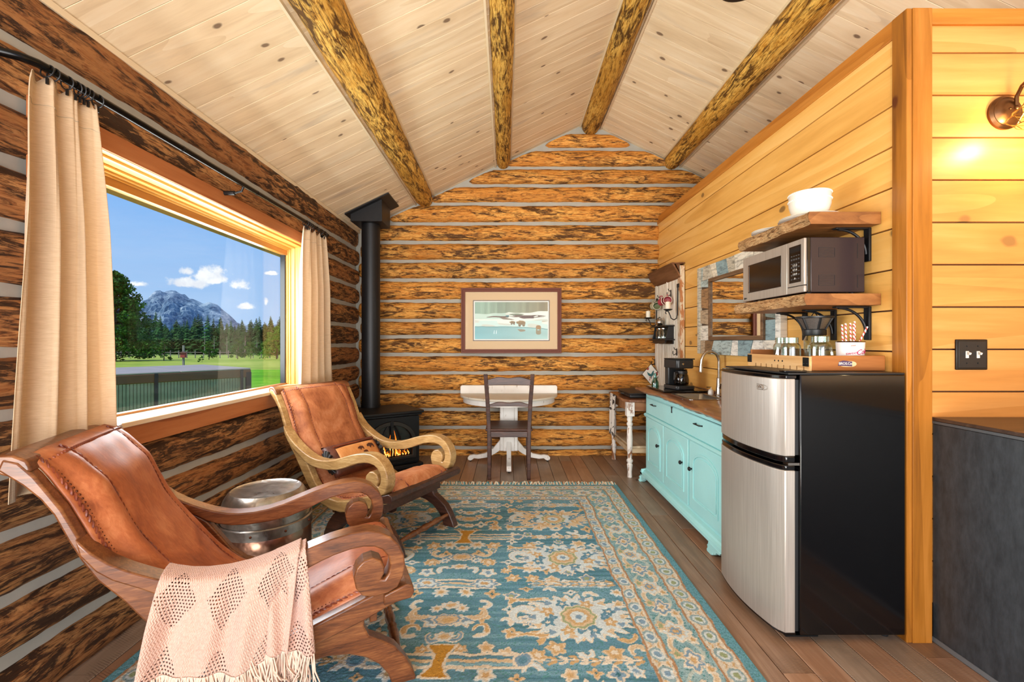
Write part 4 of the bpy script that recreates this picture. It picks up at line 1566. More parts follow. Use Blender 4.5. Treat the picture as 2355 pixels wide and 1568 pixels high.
# throw blanket over the near arm of the nearest chair
def throw():
    m, t = new_mat('pink_knit')
    uv = t.add('ShaderNodeUVMap', None, uv_map='UVMap').outputs[0]
    s = t.add('ShaderNodeSeparateXYZ', {0: uv})
    # metres on the cloth
    def cell(scale):
        fx = t.math('SUBTRACT', t.math('FRACT', t.math('MULTIPLY', s.outputs[0], scale)), .5)
        row = t.math('FLOOR', t.math('MULTIPLY', s.outputs[1], scale))
        fx = t.math('SUBTRACT', t.math('FRACT', t.math('ADD', t.math('MULTIPLY', s.outputs[0], scale), t.math('MULTIPLY', row, .5))), .5)
        fy = t.math('SUBTRACT', t.math('FRACT', t.math('MULTIPLY', s.outputs[1], scale)), .5)
        return t.math('SQRT', t.math('ADD', t.math('POWER', t.math('ABSOLUTE', fx), 2.0), t.math('POWER', t.math('ABSOLUTE', fy), 2.0)))
    d = cell(105.0)
    # lozenges that hold the open work
    lx = t.math('ABSOLUTE', t.math('SUBTRACT', t.math('FRACT', t.math('ADD', t.math('MULTIPLY', s.outputs[0], 6.4), .1)), .5))
    ly = t.math('ABSOLUTE', t.math('SUBTRACT', t.math('FRACT', t.math('ADD', t.math('MULTIPLY', s.outputs[1], 4.6), .25)), .5))
    loz = t.math('LESS_THAN', t.math('ADD', lx, ly), .40)
    hole = t.math('MULTIPLY', t.math('LESS_THAN', d, .27), loz)
    co = t.add('ShaderNodeTexCoord').outputs['Object']
    n = t.noise(co, 160.0, 5.0, .7)
    n2 = t.noise(co, 9.0, 3.0, .5)
    wav = t.math('SINE', t.math('ADD', t.math('MULTIPLY', s.outputs[0], 900.0), t.math('MULTIPLY', t.math('SINE', t.math('MULTIPLY', s.outputs[1], 420.0)), 2.0)))
    c = t.ramp(n, [(.3, lin('bf9080')), (.7, lin('dab4a4'))])
    c = t.mix(t.math('MULTIPLY', n2, .35), c, lin('e2c6b4'))
    h = t.math('ADD', t.math('MULTIPLY', wav, .35), n)
    setp(t, color=c, rough=.95, spec=.1, sheen=.3, normal=bump(t, h, .7, .003))
    trn = t.add('ShaderNodeBsdfTransparent')
    mx = t.add('ShaderNodeMixShader', {0: hole, 1: t.bs.outputs[0], 2: trn.outputs[0]})
    t.l.new(mx.outputs[0], t.out.inputs[0])
    root = thing('throw_blanket', 'pink fringed knitted throw draped over the arm of the nearest leather chair', 'blanket', (-1.42, 1.46, 0), .387)
    armu = np.array(ARM[:14])

    def armz(u):
        return float(np.interp(u, armu[:, 0], armu[:, 1]))
    nu, nv = 70, 60

    def layer(u0t, u1t, u0b, u1b, zb, off, seed, inner=.14):
        r = random.Random(seed)
        ph = [r.uniform(0, 6) for _ in range(5)]
        rows, uvs = [], []
        for i in range(nu + 1):
            a = i / nu
            row, ru = [], []
            ut = u0t + (u1t - u0t) * a
            zt = armz(ut) + .010 + off
            Lout = zt - zb
            for j in range(nv + 1):
                b = j / nv
                tot = inner + .078 + Lout
                sd = b * tot
                if sd < inner:                    # inner fall on the leather side
                    k = 1 - sd / inner
                    v = -.250 + .02 * k
                    z = zt - .0 - k * inner * .8
                    u = ut
                    if k < .12:
                        z = zt - .004
                elif sd < inner + .078:
                    k = (sd - inner) / .078
                    v = -.252 - .084 * k - off * .5
                    z = zt + .004 * math.sin(PI * k)
                    u = ut
                else:
                    k = (sd - inner - .078) / Lout
                    ub = u0b + (u1b - u0b) * a
                    u = ut + (ub - ut) * k ** .8
                    fold = (math.sin(a * 17 + ph[0] + .8 * k) * .5 + math.sin(a * 31 + ph[1]) * .25 + math.sin(a * 9 + ph[2]) * .4)
                    v = -.337 - off - .020 * k - .026 * fold * min(1, k * 2.2) - .020 * k
                    z = zt - .003 - (Lout - .004) * k + .012 * math.sin(a * 6 + ph[3]) * k
                row.append((u, v, z))
                ru.append((a * (u1t - u0t) * 1.25, sd))
            rows.append(row)
            uvs.append(ru)
        mb = MB().grid(rows)
        me = bpy.data.meshes.new('cloth')
        me.from_pydata(mb.v, [], mb.f)
        uvl = me.uv_layers.new(name='UVMap')
        flat = [q for ru in uvs for q in ru]
        for lp in me.loops:
            uvl.data[lp.index].uv = flat[lp.vertex_index]
        me.polygons.foreach_set('use_smooth', [True] * len(me.polygons))
        me.materials.append(m)
        o = link('cloth', me, root)
        sm = o.modifiers.new('solid', 'SOLIDIFY')
        sm.thickness = .005
        return rows
    R2 = layer(.50, .715, .50, .745, .262, .000, 5)
    R1 = layer(.345, .700, .300, .665, .262, .010, 4)
    fr = MB()
    r = random.Random(2)
    for R, cnt_ in ((R1, 230), (R2, 90)):
        for k in range(cnt_):
            f = r.random() * (nu - 1)
            i = int(f)
            p = Vector(R[i][-1]).lerp(Vector(R[i + 1][-1]), f - i)
            L = r.uniform(.07, .115)
            a = r.uniform(-.03, .03)
            fr.tube([p + Vector((0, 0, .006)), p + Vector((a * .5, r.uniform(-.012, .004), -L * .45)), p + Vector((a + r.uniform(-.012, .012), r.uniform(-.018, .008), -L * .8)), p + Vector((a * 1.5 + r.uniform(-.02, .02), r.uniform(-.018, .012), -L))],
                    [.0022, .0026, .0022, .0012], 4, caps=False)
    o = part('fringe', fr, simple('pink_yarn', 'dcc0ae', .95), root, angle=180)
    o['kind'] = 'stuff'


throw()

# lumbar pillow on the far chair
pl = thing('lumbar_pillow', 'brown and tan leather lumbar pillow with dark animal figures, on the far lounge chair', 'pillow', (0, 0, 0))
cA = ch2.location
cosA, sinA = math.cos(-.496), math.sin(-.496)
pu, pv, pz = .455, -.02, .452
pl.location = (cA.x + pu * cosA - pv * sinA, cA.y + pu * sinA + pv * cosA, pz)
pl.rotation_euler = (0, 0, -.496)
til = Matrix.Rotation(math.radians(-38), 3, 'Y')     # leans back with the chair


def pillow_surface(sgn, v0, v1, w0, w1, pad=0.0, n=18):
    rows = []
    for i in range(n + 1):
        v = v0 + (v1 - v0) * i / n
        row = []
        for j in range(n + 1):
            w_ = w0 + (w1 - w0) * j / n
            e = max(0, 1 - (abs(v) / .215) ** 3.5) ** .5 * max(0, 1 - (abs(w_) / .108) ** 3) ** .5
            t_ = sgn * (.052 * e + pad)
            p = til @ Vector((t_, v, w_))
            row.append(tuple(p))
        rows.append(row)
    return rows


mb = MB()
mb.grid(pillow_surface(1, -.215, .215, -.108, .108))
mb.grid(pillow_surface(-1, -.215, .215, -.108, .108))
part('body', mb, M['leather_brown'], pl, angle=180)
part('tan_panel', MB().grid(pillow_surface(1, -.155, .165, -.050, .062, .003)), M['leather_tan'], pl, angle=180, solid=.002)
part('piping', MB().tube([tuple(til @ Vector((.045, v, .075))) for v in np.linspace(-.17, .17, 12)], .005, 6).tube([tuple(til @ Vector((.045, v, -.062))) for v in np.linspace(-.17, .17, 12)], .005, 6), M['leather_braid'], pl)
mb = MB()
for s in (-1, 1):
    for k in range(13):
        a = 2 * PI * k / 13
        c = til @ Vector((.038 * math.cos(a), s * .200, .075 * math.sin(a)))
        c2 = til @ Vector((.012 * math.cos(a), s * .222, .026 * math.sin(a)))
        mb.tube([tuple(c), tuple(c2)], [.014, .008], 6)
part('ruched_end', mb, M['black_matte'], pl, angle=60)


def blob(poly, v0, w0, sc):
    vs = []
    for a, b in poly:
        v, w_ = v0 + a * sc, w0 + b * sc
        e = max(0, 1 - (abs(v) / .215) ** 3.5) ** .5 * max(0, 1 - (abs(w_) / .108) ** 3) ** .5
        vs.append(tuple(til @ Vector((.052 * e + .0065, v, w_))))
    return vs


BEAR = [(-.9, .1), (-.75, .4), (-.45, .45), (-.2, .6), (.3, .55), (.75, .45), (.95, .1), (.9, -.5), (.65, -.5), (.6, -.1), (.1, -.15), (0, -.5), (-.25, -.5), (-.3, -.05), (-.6, -.1), (-.85, -.1)]
mb = MB()
for v0, w0, sc in ((.105, .022, .034), (.02, .020, .026), (.045, -.012, .020)):
    vs = blob(BEAR, v0, w0, sc)
    mb.add(vs, [tuple(range(len(vs)))])
part('animal_patch', mb, M['leather_brown'], pl, smooth=False)

# ---------------------------------------------------------------- copper drum stool
st = thing('copper_drum_stool', 'round hammered copper drum side table with tarnished lid between the lounge chairs', 'side table', (-1.235, 2.33, 0))
part('body', MB().lathe([(0, .002), (.17, .002), (.19, .015), (.205, .06), (.212, .14), (.212, .22), (.207, .272), (.2, .28)], (0, 0, 0), 48), M['copper'], st, angle=40)
part('band', MB().lathe([(.208, .262), (.216, .266), (.217, .312), (.208, .316)], (0, 0, 0), 48), M['copper_old'], st)
part('lid', MB().lathe([(.205, .31), (.206, .345), (.202, .385), (.192, .415), (.180, .435), (.170, .449), (.163, .453), (.155, .449), (.12, .446), (0, .446)], (0, 0, 0), 48), M['copper_old'], st, angle=40)
mb = MB()
for k in range(9):
    a = 2 * PI * k / 9
    mb.ball((.217 * math.cos(a), .217 * math.sin(a), .29), .006, 6)
part('rivets', mb, M['stud'], st)

# ---------------------------------------------------------------- curtains and rod
rod = thing('curtain_rod', 'black wraparound curtain rod with rings above the window', 'curtain rod')
RXr, RZr = -1.452, 2.062
path = [(-1.575, 1.335, RZr + .0), (-1.55, 1.338, RZr), (-1.51, 1.35, RZr), (-1.475, 1.375, RZr), (-1.456, 1.41, RZr), (RXr, 1.46, RZr), (RXr, 2.5, RZr), (RXr, 3.62, RZr), (-1.458, 3.68, RZr), (-1.48, 3.715, RZr), (-1.52, 3.73, RZr), (-1.575, 3.735, RZr)]
part('pole', MB().tube(path, .0135, 12), M['black_rod'], rod)
part('bracket', MB().tube([(-1.575, 2.50, RZr - .045), (-1.50, 2.50, RZr - .045)], .012, 8).tube([(-1.50, 2.50, RZr - .045), (-1.462, 2.50, RZr - .035), (RXr, 2.50, RZr - .01)], .006, 8), M['black_iron'], rod)
for yj in (2.02, 2.62):
    part('joint', MB().tube([(RXr, yj, RZr), (RXr, yj + .015, RZr)], .0135, 12), M['black_iron'], rod)
for yv in (1.435, 1.455, 1.50, 1.53, 1.545, 1.56, 1.575, 1.612, 3.27, 3.30, 3.33, 3.36, 3.45, 3.53, 3.60):
    mb = MB()
    tilt = random.Random(int(yv * 1000)).uniform(-.35, .35)
    pth = []
    for k in range(22):
        a = 2 * PI * k / 22
        pth.append((RXr + .021 * math.cos(a), yv + .012 * tilt * math.sin(a), RZr - .009 + .021 * math.sin(a)))
    mb.tube(pth, .0022, 6, closed=True)
    mb.box(RXr - .003, RXr + .003, yv - .003, yv + .003, RZr - .05, RZr - .03)
    part('ring', mb, M['black_iron'], rod)


def curtain(name, label, ytop, ybot, ztop, zbot, xc, folds, amp, seed, blowout=0.0):
    r = random.Random(seed)
    ph = [r.uniform(0, 6.28) for _ in range(6)]
    n, m = 130, 60
    rows = []
    for i in range(m + 1):
        k = i / m
        z = ztop + (zbot - ztop) * k
        row = []
        for j in range(n + 1):
            a = j / n
            y0 = ytop[0] + (ybot[0] - ytop[0]) * k ** .6
            y1 = ytop[1] + (ybot[1] - ytop[1]) * k ** .8
            y = y0 + (y1 - y0) * a
            f = math.sin(a * folds * 2 * PI + ph[0] + .7 * math.sin(k * 2.3 + ph[1]))
            f2 = math.sin(a * folds * 4.3 * PI + ph[2] + k * 1.1)
            am = amp * (.55 + .6 * min(1, k * 3)) * (1 - .25 * math.sin(k * 3 + ph[3]))
            x = xc + am * (f * (.8 + .2 * math.sin(a * 7)) + .25 * f2)
            y += am * .35 * math.cos(a * folds * 2 * PI + ph[0])
            x += blowout * math.sin(min(1, k * 2.2) * PI / 2) * (1 - a)
            dz = .012 * math.sin(a * folds * 4 * PI + ph[4]) * max(0, 1 - k * 12)
            row.append((x, y, z + dz))
        rows.append(row)
    root = thing(name, label, 'curtain', (0, 0, 0))
    part('panel', MB().grid(rows), M['curtain'], root, angle=180, solid=.0015)
    hem = []
    for j in range(n + 1):
        p = rows[4][j]
        hem.append((p[0] + .0015, p[1], p[2]))
    mb = MB().tube(hem, .0012, 4)
    part('stitch_line', mb, M['linen_band'], root)
    edge = MB().tube([(q[-1][0] + .001, q[-1][1], q[-1][2]) for q in rows], .003, 5)
    part('side_hem', edge, M['linen_band'], root)
    return root


curtain('curtain', 'long cream linen curtain at the near end of the window, bunched on the rod', (1.385, 1.618), (1.285, 1.70), 2.028, .74, -1.462, 3.3, .024, 3, .035)
curtain('curtain', 'cream linen curtain at the far window end beside the stove pipe', (3.28, 3.66), (3.18, 3.80), 2.030, .76, -1.462, 4.2, .026, 9)

# ---------------------------------------------------------------- stove
sv = thing('heating_stove', 'black cast iron stove with arched glass door, flames and tall flue pipe in the corner', 'stove', (-1.058, 4.135, 0), math.radians(35))
# local x along the front, local y to the back
W2 = .29
part('body', MB().box(-W2 + .015, W2 - .015, .02, .45, .05, .53), M['black_iron'], sv, bevel=.008)
part('top_plate', MB().box(-W2 - .02, W2 + .02, -.03, .48, .535, .563), M['black_iron'], sv, bevel=.008)
part('top_moulding', MB().box(-W2 - .005, W2 + .005, -.012, .465, .515, .536), M['black_iron'], sv, bevel=.005)
part('base_plate', MB().box(-W2 - .012, W2 + .012, -.03, .47, .035, .07), M['black_iron'], sv, bevel=.006)
for sx in (-1, 1):
    for yy_ in (.03, .42):
        part('leg', MB().prism([(sx * (W2 - .07), .036), (sx * (W2 + .0), .036), (sx * (W2 + .01), 0), (sx * (W2 - .03), 0)], yy_ - .025, yy_ + .025, 'y'), M['black_iron'], sv, bevel=.003)
# front frame with an arched opening
def arch(w_, z0, zs, zt, n=20):
    pts = [(-w_, z0), (w_, z0), (w_, zs)]
    for k in range(1, n):
        a = PI * k / n
        pts.append((w_ * math.cos(a), zs + (zt - zs) * math.sin(a)))
    pts.append((-w_, zs))
    return pts


def ring_prism(mb, outer, inner, y0, y1):
    n = len(outer)
    vs = []
    for y in (y0, y1):
        vs += [(p[0], y, p[1]) for p in outer] + [(p[0], y, p[1]) for p in inner]
    fs = []
    for i in range(n):
        j = (i + 1) % n
        fs += [(i, j, n + j, n + i), (2 * n + i, 2 * n + j, 3 * n + j, 3 * n + i), (i, j, 2 * n + j, 2 * n + i), (n + i, n + j, 3 * n + j, 3 * n + i)]
    return mb.add(vs, fs)


ao = arch(.235, .125, .275, .475)
ai = arch(.200, .150, .275, .440)
rect_o = []
for p in ao:      # rectangular outline matching the arch points one by one
    k = max(abs(p[0]) / .272, 1e-3)
    if p[1] <= .275:
        rect_o.append((math.copysign(.272, p[0]), .085 if p[1] < .2 else p[1]))
    else:
        dx, dz = p[0], p[1] - .275
        s_ = min(.272 / max(abs(dx), 1e-6), .235 / max(abs(dz), 1e-6))
        rect_o.append((dx * s_, .275 + dz * s_))
part('front_plate', ring_prism(MB(), rect_o, ao, .0, .03), M['black_iron'], sv, bevel=.003, smooth=False)
part('door_frame', ring_prism(MB(), ao, ai, -.016, .02), simple('worn_iron', '3c3a38', .4, .5), sv, bevel=.004)
for a0 in (-.075, .075):
    path = [(a0 * 1.0 + (a0 * 1.1) * (1 - abs((z - .30) / .14) ** 2) * 0 + a0 * .25 * math.sin((z - .15) / .29 * PI), -.004, z) for z in np.linspace(.15, .425, 12)]
    path = [(a0 * (1.25 - .9 * max(0, (z - .25) / .19) ** 2), -.004, z) for z in np.linspace(.15, .437, 14)]
    part('door_bar', MB().tube(path, .006, 6), M['black_iron'], sv)
part('door_bar', MB().box(-.007, .007, -.012, .006, .15, .45), M['black_iron'], sv, bevel=.002)
part('door_bar', MB().tube([(.2 * math.cos(a) * 1.0 - .02, -.004, .15 + .2 * math.sin(a) * .6) for a in np.linspace(.05, 1.0, 8)], .005, 6), M['black_iron'], sv)
part('key_plate', MB().box(-.014, .014, -.024, -.012, .425, .482), M['black_iron'], sv, bevel=.003)
part('louvre', MB().box(-.25, .25, -.006, .004, .088, .098).box(-.25, .25, -.006, .004, .106, .114), M['black_iron'], sv, bevel=.002)
part('latch', MB().tube([(.225, -.02, .24), (.225, -.03, .30)], .006, 6).tube([(.20, -.03, .30), (.245, -.03, .30)], .005, 6), M['chrome'], sv)
part('firebox', MB().box(-.21, .21, .03, .035, .12, .46), simple('firebrick', '4a3020', .9), sv, smooth=False)
part('door_glass', MB().prism(ai, .010, .012, 'y'), M['pane'], sv, smooth=False)
r = random.Random(4)
fo, fi = MB(), MB()
for k in range(17):
    x0 = -.16 + .32 * k / 16 + r.uniform(-.01, .01)
    hh = r.uniform(.035, .075)
    if k in (8, 9, 10):
        hh = r.uniform(.17, .235)
    if k in (3, 4, 5):
        hh = r.uniform(.10, .15)
    w_ = r.uniform(.012, .022)
    for mb, s_ in ((fo, 1.0), (fi, .62)):
        z0 = .158
        H_ = hh * (1 if mb is fo else .66)
        mb.tube([(x0, .020 + .002, z0), (x0 + .006, .02, z0 + H_ * .3), (x0 - .006 + r.uniform(-.01, .01), .02, z0 + H_ * .7), (x0 + r.uniform(-.012, .012), .02, z0 + H_)], [w_ * s_ * .8, w_ * s_, w_ * s_ * .55, .001], 8, flat=.35)
for i in range(len(fi.v)):
    v = fi.v[i]
    fi.v[i] = (v[0], v[1] - .006, v[2])
part('flames', fo, M['flame_out'], sv)
part('flames', fi, M['flame_in'], sv)
lg = MB()
for k in range(5):
    x0 = -.15 + .065 * k
    lg.tube([(x0 - .05, .024, .155 + .008 * (k % 2)), (x0 + .06, .022, .162)], .011, 8)
part('fire_logs', lg, simple('charred_log', '2a1a12', .9), sv)
# flue pipe and ceiling box, in the stove's own frame
ws = Matrix.Rotation(-math.radians(35), 4, 'Z') @ Matrix.Translation(Vector((1.058, -4.135, 0)))
pc = ws @ Vector((-1.345, 4.47, 0))
part('flue_pipe', MB().lathe([(.088, .56), (.088, 2.36)], (pc.x, pc.y, 0), 40).lathe([(.094, .56), (.094, .585)], (pc.x, pc.y, 0), 40), M['black_iron'], sv)
mb = MB()
cx_, cy_ = -1.345, 4.47
a = .150
zz0 = 2.345
vs = []
for (dx, dy) in ((-a, -a), (a, -a), (a, a), (-a, a)):
    X_, Y_ = cx_ + dx, cy_ + dy
    vs.append((X_, Y_, zz0))
    vs.append((X_, Y_, zceil(X_) + .0))
mb.add([tuple(ws @ Vector(p)) for p in vs], [(0, 2, 4, 6), (1, 7, 5, 3), (0, 1, 3, 2), (2, 3, 5, 4), (4, 5, 7, 6), (6, 7, 1, 0)])
part('ceiling_box', mb, M['black_iron'], sv, bevel=.003)
mb = MB()
a = .205
vs = []
for (dx, dy) in ((-a, -a), (a, -a), (a, a), (-a, a)):
    X_, Y_ = cx_ + dx + .02, cy_ + dy
    vs.append((X_, Y_, zceil(X_) - .016))
    vs.append((X_, Y_, zceil(X_) - .003))
mb.add([tuple(ws @ Vector(p)) for p in vs], [(0, 2, 4, 6), (1, 7, 5, 3), (0, 1, 3, 2), (2, 3, 5, 4), (4, 5, 7, 6), (6, 7, 1, 0)])
part('ceiling_flange', mb, M['black_iron'], sv)

# ---------------------------------------------------------------- framed print of bears on a snowy bank
pf = thing('framed_print', 'framed print of three bears on a snowy river bank, hung on the back log wall', 'picture', (.036, 4.785, 1.423))
pw, ph_ = .525, .342
fr_m = simple('mahogany_frame', '6a3420', .5, spec=.3)


def frame_ring(mb, w0, h0, w1, h1, y0, y1):
    o = [(-w0, -h0), (w0, -h0), (w0, h0), (-w0, h0)]
    i_ = [(-w1, -h1), (w1, -h1), (w1, h1), (-w1, h1)]
    return ring_prism(mb, o, i_, y0, y1)


mb = MB()
frame_ring(mb, pw, ph_, pw - .016, ph_ - .016, -.026, .0)
frame_ring(mb, pw - .016, ph_ - .016, pw - .030, ph_ - .030, -.018, .0)
frame_ring(mb, pw - .030, ph_ - .030, pw - .042, ph_ - .042, -.023, .0)
part('frame', mb, fr_m, pf, bevel=.002)
part('mat_board', frame_ring(MB(), pw - .042, ph_ - .042, .403, .215, -.010, -.004), simple('tan_mat', 'cdb088', .9, noise=.06, nscale=120), pf, smooth=False)
part('mat_edge', frame_ring(MB(), .403, .215, .393, .205, -.011, -.004), simple('grey_mat', '7c7068', .8), pf, smooth=False)
part('mat_inner', frame_ring(MB(), .393, .205, .383, .195, -.009, -.004), M['white_wall'], pf, smooth=False)


def paint_print():
    nx, ny = 300, 154
    u = np.linspace(-.383, .383, nx)
    v = np.linspace(-.195, .195, ny)
    U, V = np.meshgrid(u, v)
    s = (U + .383) / .766
    t = (.195 - V) / .390          # 0 top, 1 bottom
    col = np.zeros(U.shape + (3,))
    tree = (S('8fae9c')[None, None] * (1 - s[..., None]) + S('8a8064') * s[..., None])
    st_ = vnoise(U * 90, V * 2, 31) * .12 + vnoise(U * 220, V * 4, 32) * .07
    col[:] = tree * (1 + st_[..., None])
    gr = (np.exp(-((s - .38) / .08) ** 2)) * .4
    col = col * (1 - gr[..., None] * .5)
    bank = t > .30 + .02 * vnoise(U * 40, V * 3, 33) - .05 * (s > .45) * s
    snow = S('dfe8dc') * (1 - .25 * (vnoise(U * 14, V * 90, 34)[..., None] > .3))
    col = np.where(bank[..., None], snow, col)
    mist = bank & (s < .42) & (t < .46)
    col = np.where(mist[..., None], S('9cc4b8') * .6 + snow * .4, col)
    for cy, hw, x0, x1, c in ((.405, .020, .12, .95, '6c5a50'), (.38, .022, .50, .98, '6a574e'), (.44, .028, .30, .70, '7c6c5a'), (.345, .018, .47, .68, '74806a'), (.42, .028, .60, .86, '5d463f'), (.36, .03, .42, .47, '4b7a80'), (.52, .010, .72, .98, 'a8906f')):
        mk = (np.abs(t - cy - .012 * vnoise(U * 26, V * 6, int(cy * 1000))) < hw * (1 - ((s - (x0 + x1) / 2) / ((x1 - x0) / 2)) ** 4)) & (s > x0) & (s < x1) & (vnoise(U * 30, V * 70, int(cy * 900)) > -.35)
        col = np.where(mk[..., None], S(c), col)
    shore = .665 + .075 * np.clip((s - .5) * 1.6, 0, 1) + .006 * vnoise(U * 90, V, 36)
    lo = (t > .50) & (t < shore)
    col = np.where((lo & (vnoise(U * 10, V * 40, 37) > -.1))[..., None], S('c3ddd8'), col)
    wat = t > shore
    wc = S('76aeb6')[None, None] * (1 - s[..., None]) + S('9dc0bd') * s[..., None]
    wc = wc * (1 + .10 * vnoise(U * 6, V * 50, 38)[..., None])
    col = np.where(wat[..., None], wc, col)
    col = np.where((np.abs(t - shore) < .010)[..., None], S('6a9596'), col)

    def bear(cx, cy, L, flip=1, c='8f7852'):
        nonlocal col
        x_ = (s - cx) / L * flip
        y_ = (t - cy) / L * .509
        body = (x_ / .48) ** 2 + (y_ / .24) ** 2 < 1
        hump = ((x_ + .18) / .2) ** 2 + ((y_ + .13) / .14) ** 2 < 1
        head = ((x_ + .48) / .17) ** 2 + ((y_ + .02) / .14) ** 2 < 1
        legs = np.zeros_like(body)
        for lx, k in ((-.34, .2), (-.12, -.1), (.16, .1), (.38, -.25)):
            legs |= (np.abs(x_ - lx - k * (y_ - .1)) < .075) & (y_ > .05) & (y_ < .46)
        mk = body | hump | head | legs
        sh = 1 - .35 * np.clip((y_ + .1) * 2.2, -.3, 1) + .12 * vnoise(U * 150, V * 150, 40)
        col = np.where(mk[..., None], S(c) * sh[..., None], col)
    bear(.640, .555, .115)
    bear(.520, .545, .070, c='86704e')
    # the third bear faces us, with its reflection
    for cy, c, sy in ((.70, '9a7a50', 1), (.80, '8c8468', -1)):
        mk = ((s - .872) / .036) ** 2 + ((t - cy + .02 * sy) / .058) ** 2 < 1
        mk |= (np.abs(np.abs(s - .872) - .024) < .010) & (np.abs(t - cy - .03 * sy) < .06)
        col = np.where(mk[..., None], S(c), col)
    mk = (((s - .62) / .075) ** 2 + ((t - .765) / .035) ** 2 < 1) & (vnoise(U * 50, V * 120, 44) > -.3)
    col = np.where(mk[..., None], S('8d8670'), col)
    for x0 in (.265, .295):
        mk = (np.abs(s - x0 - .04 * (.82 - t)) < .004) & (t > .76) & (t < .86)
        col = np.where(mk[..., None], S('d5e8ea'), col)
    verts = np.stack([U, np.full_like(U, -.0045), V], -1).reshape(-1, 3)
    idx = np.arange(nx * ny).reshape(ny, nx)
    faces = np.stack([idx[:-1, :-1], idx[:-1, 1:], idx[1:, 1:], idx[1:, :-1]], -1).reshape(-1, 4)
    me = bpy.data.meshes.new('art_print')
    me.from_pydata(verts.tolist(), [], faces.tolist())
    ca = me.color_attributes.new('Col', 'FLOAT_COLOR', 'POINT')
    ca.data.foreach_set('color', np.concatenate([np.clip(col, 0, 1).reshape(-1, 3), np.ones((len(verts), 1))], 1).astype(np.float32).ravel())
    me.materials.append(M['print'])
    link('art_print', me, pf)


paint_print()
part('glazing', MB().add([(-.48, -.016, -.30), (.48, -.016, -.30), (.48, -.016, .30), (-.48, -.016, .30)], [(0, 1, 2, 3)]), glass_mat('picture_glass', 'ffffff', .15), pf, smooth=False)

# ---------------------------------------------------------------- white half round pedestal table
def distressed(name, base='e9e4dc', under='8c6a4a', amt=.62):
    m, t = new_mat(name)
    co = obj_coords(t)
    n = t.noise(t.add('ShaderNodeVectorMath', {0: co, 1: (1, 1, .3)}, operation='MULTIPLY').outputs[0], 26, 6, .65, .5)
    n2 = t.noise(co, 6.0, 4.0)
    f = t.math('ADD', t.math('MULTIPLY', n, .7), t.math('MULTIPLY', n2, .3))
    c = t.mix(t.smooth(f, amt - .02, amt + .05), lin(base), lin(under))
    c = t.mix(t.math('MULTIPLY', t.smooth(n2, .4, .7), .12), c, lin(under))
    setp(t, color=c, rough=.5, normal=bump(t, f, .2, .003))
    return m


M['dist'] = distressed('distressed_white', amt=.60)
M['dist2'] = distressed('distressed_white_heavy', 'ece6de', '8a5a38', .535)
M['table_top'] = distressed('worn_white_top', 'd8cfbd', 'a8937a', .62)
tb = thing('pedestal_table', 'white half round pedestal table against the back log wall under the framed print', 'table', (.01, 4.72, 0))
R = .505


def halfdisc(Rr, z0, z1, yoff=0.0, n=40, depth=1.0):
    pts = [(-Rr, yoff)] + [(Rr * math.cos(a), yoff - depth * Rr * math.sin(a)) for a in np.linspace(PI, 2 * PI, n + 1) * 1.0]
    pts = [(Rr * math.cos(a), yoff - abs(depth * Rr * math.sin(a))) for a in np.linspace(PI, 0, n + 1)]
    return MB().prism(pts, z0, z1, 'z')


part('half_round_top', halfdisc(R, .640, .662, .04, depth=1.08), M['table_top'], tb, bevel=.005)
part('apron', halfdisc(R - .03, .585, .640, .04, depth=1.07), M['dist'], tb, bevel=.003)
part('back_ledge', MB().prism([(-R, .662), (R, .662), (R, .735), (R - .015, .748), (-R + .015, .748), (-R, .735)], .02, .055, 'y'), M['dist'], tb, bevel=.004)
part('pedestal_column', MB().box(-.088, .088, -.22, -.05, .12, .585).box(-.055, .055, -.228, -.05, .12, .585), M['dist'], tb, bevel=.006)


def foot_profile(L):
    return [(0, .235), (.05, .215), (.12, .13), (.20, .082), (.28, .066), (L - .06, .070), (L - .02, .062), (L, .040), (L - .005, .018), (L - .03, .010), (L - .05, .020), (L - .065, .034), (.26, .028), (.18, .042), (.10, .078), (.04, .12), (0, .13)]


for ang, L in ((180, .375), (0, .375), (270, .40)):
    mb = MB().prism([(p[0] + .04, p[1]) for p in foot_profile(L)], -.022, .022, 'y')
    mb.xf(Matrix.Translation((0, -.14, 0)) @ Matrix.Rotation(math.radians(ang), 4, 'Z'))
    part('curved_foot', mb, M['dist'], tb, bevel=.004)
mb = MB()
for ang, L in ((180, .375), (0, .375), (270, .40)):
    a = math.radians(ang)
    mb.ball(((L + .01) * math.cos(a), -.14 + (L + .01) * math.sin(a), .009), .011, 8)
part('casters', mb, M['black_matte'], tb)

# ---------------------------------------------------------------- dark dining chair, seen from behind
dc = thing('dining_chair', 'dark stained ladder back dining chair, back to the room, at the white table', 'chair', (.01, 3.95, 0))
for s in (-1, 1):
    path = [(s * .172, .02, 0), (s * .172, .0, .25), (s * .174, .0, .45), (s * .186, -.025, .70), (s * .200, -.075, .925)]
    mb = MB()
    for i in range(len(path) - 1):
        pass
    rows = []
    for k, p in enumerate(path):
        w_ = .017 if k else .015
        rows.append([(p[0] - w_, p[1] - .016, p[2]), (p[0] + w_, p[1] - .016, p[2]), (p[0] + w_, p[1] + .018, p[2]), (p[0] - w_, p[1] + .018, p[2])])
    mb.grid(rows, closed_v=True)
    mb.f.append((0, 1, 2, 3))
    mb.f.append(tuple(16 + k for k in range(4)))
    part('back_post', mb, M['dark_wood'], dc, bevel=.004, angle=60)
    part('leg', MB().tube([(s * .18, .40, 0), (s * .18, .39, .42)], [.014, .019], 8), M['dark_wood'], dc)
part('seat', MB().box(-.205, .205, -.015, .425, .425, .447), M['dark_wood'], dc, bevel=.010, seg=3)
part('seat_rail', MB().box(-.16, .16, -.012, .012, .375, .425), M['dark_wood'], dc, bevel=.003)
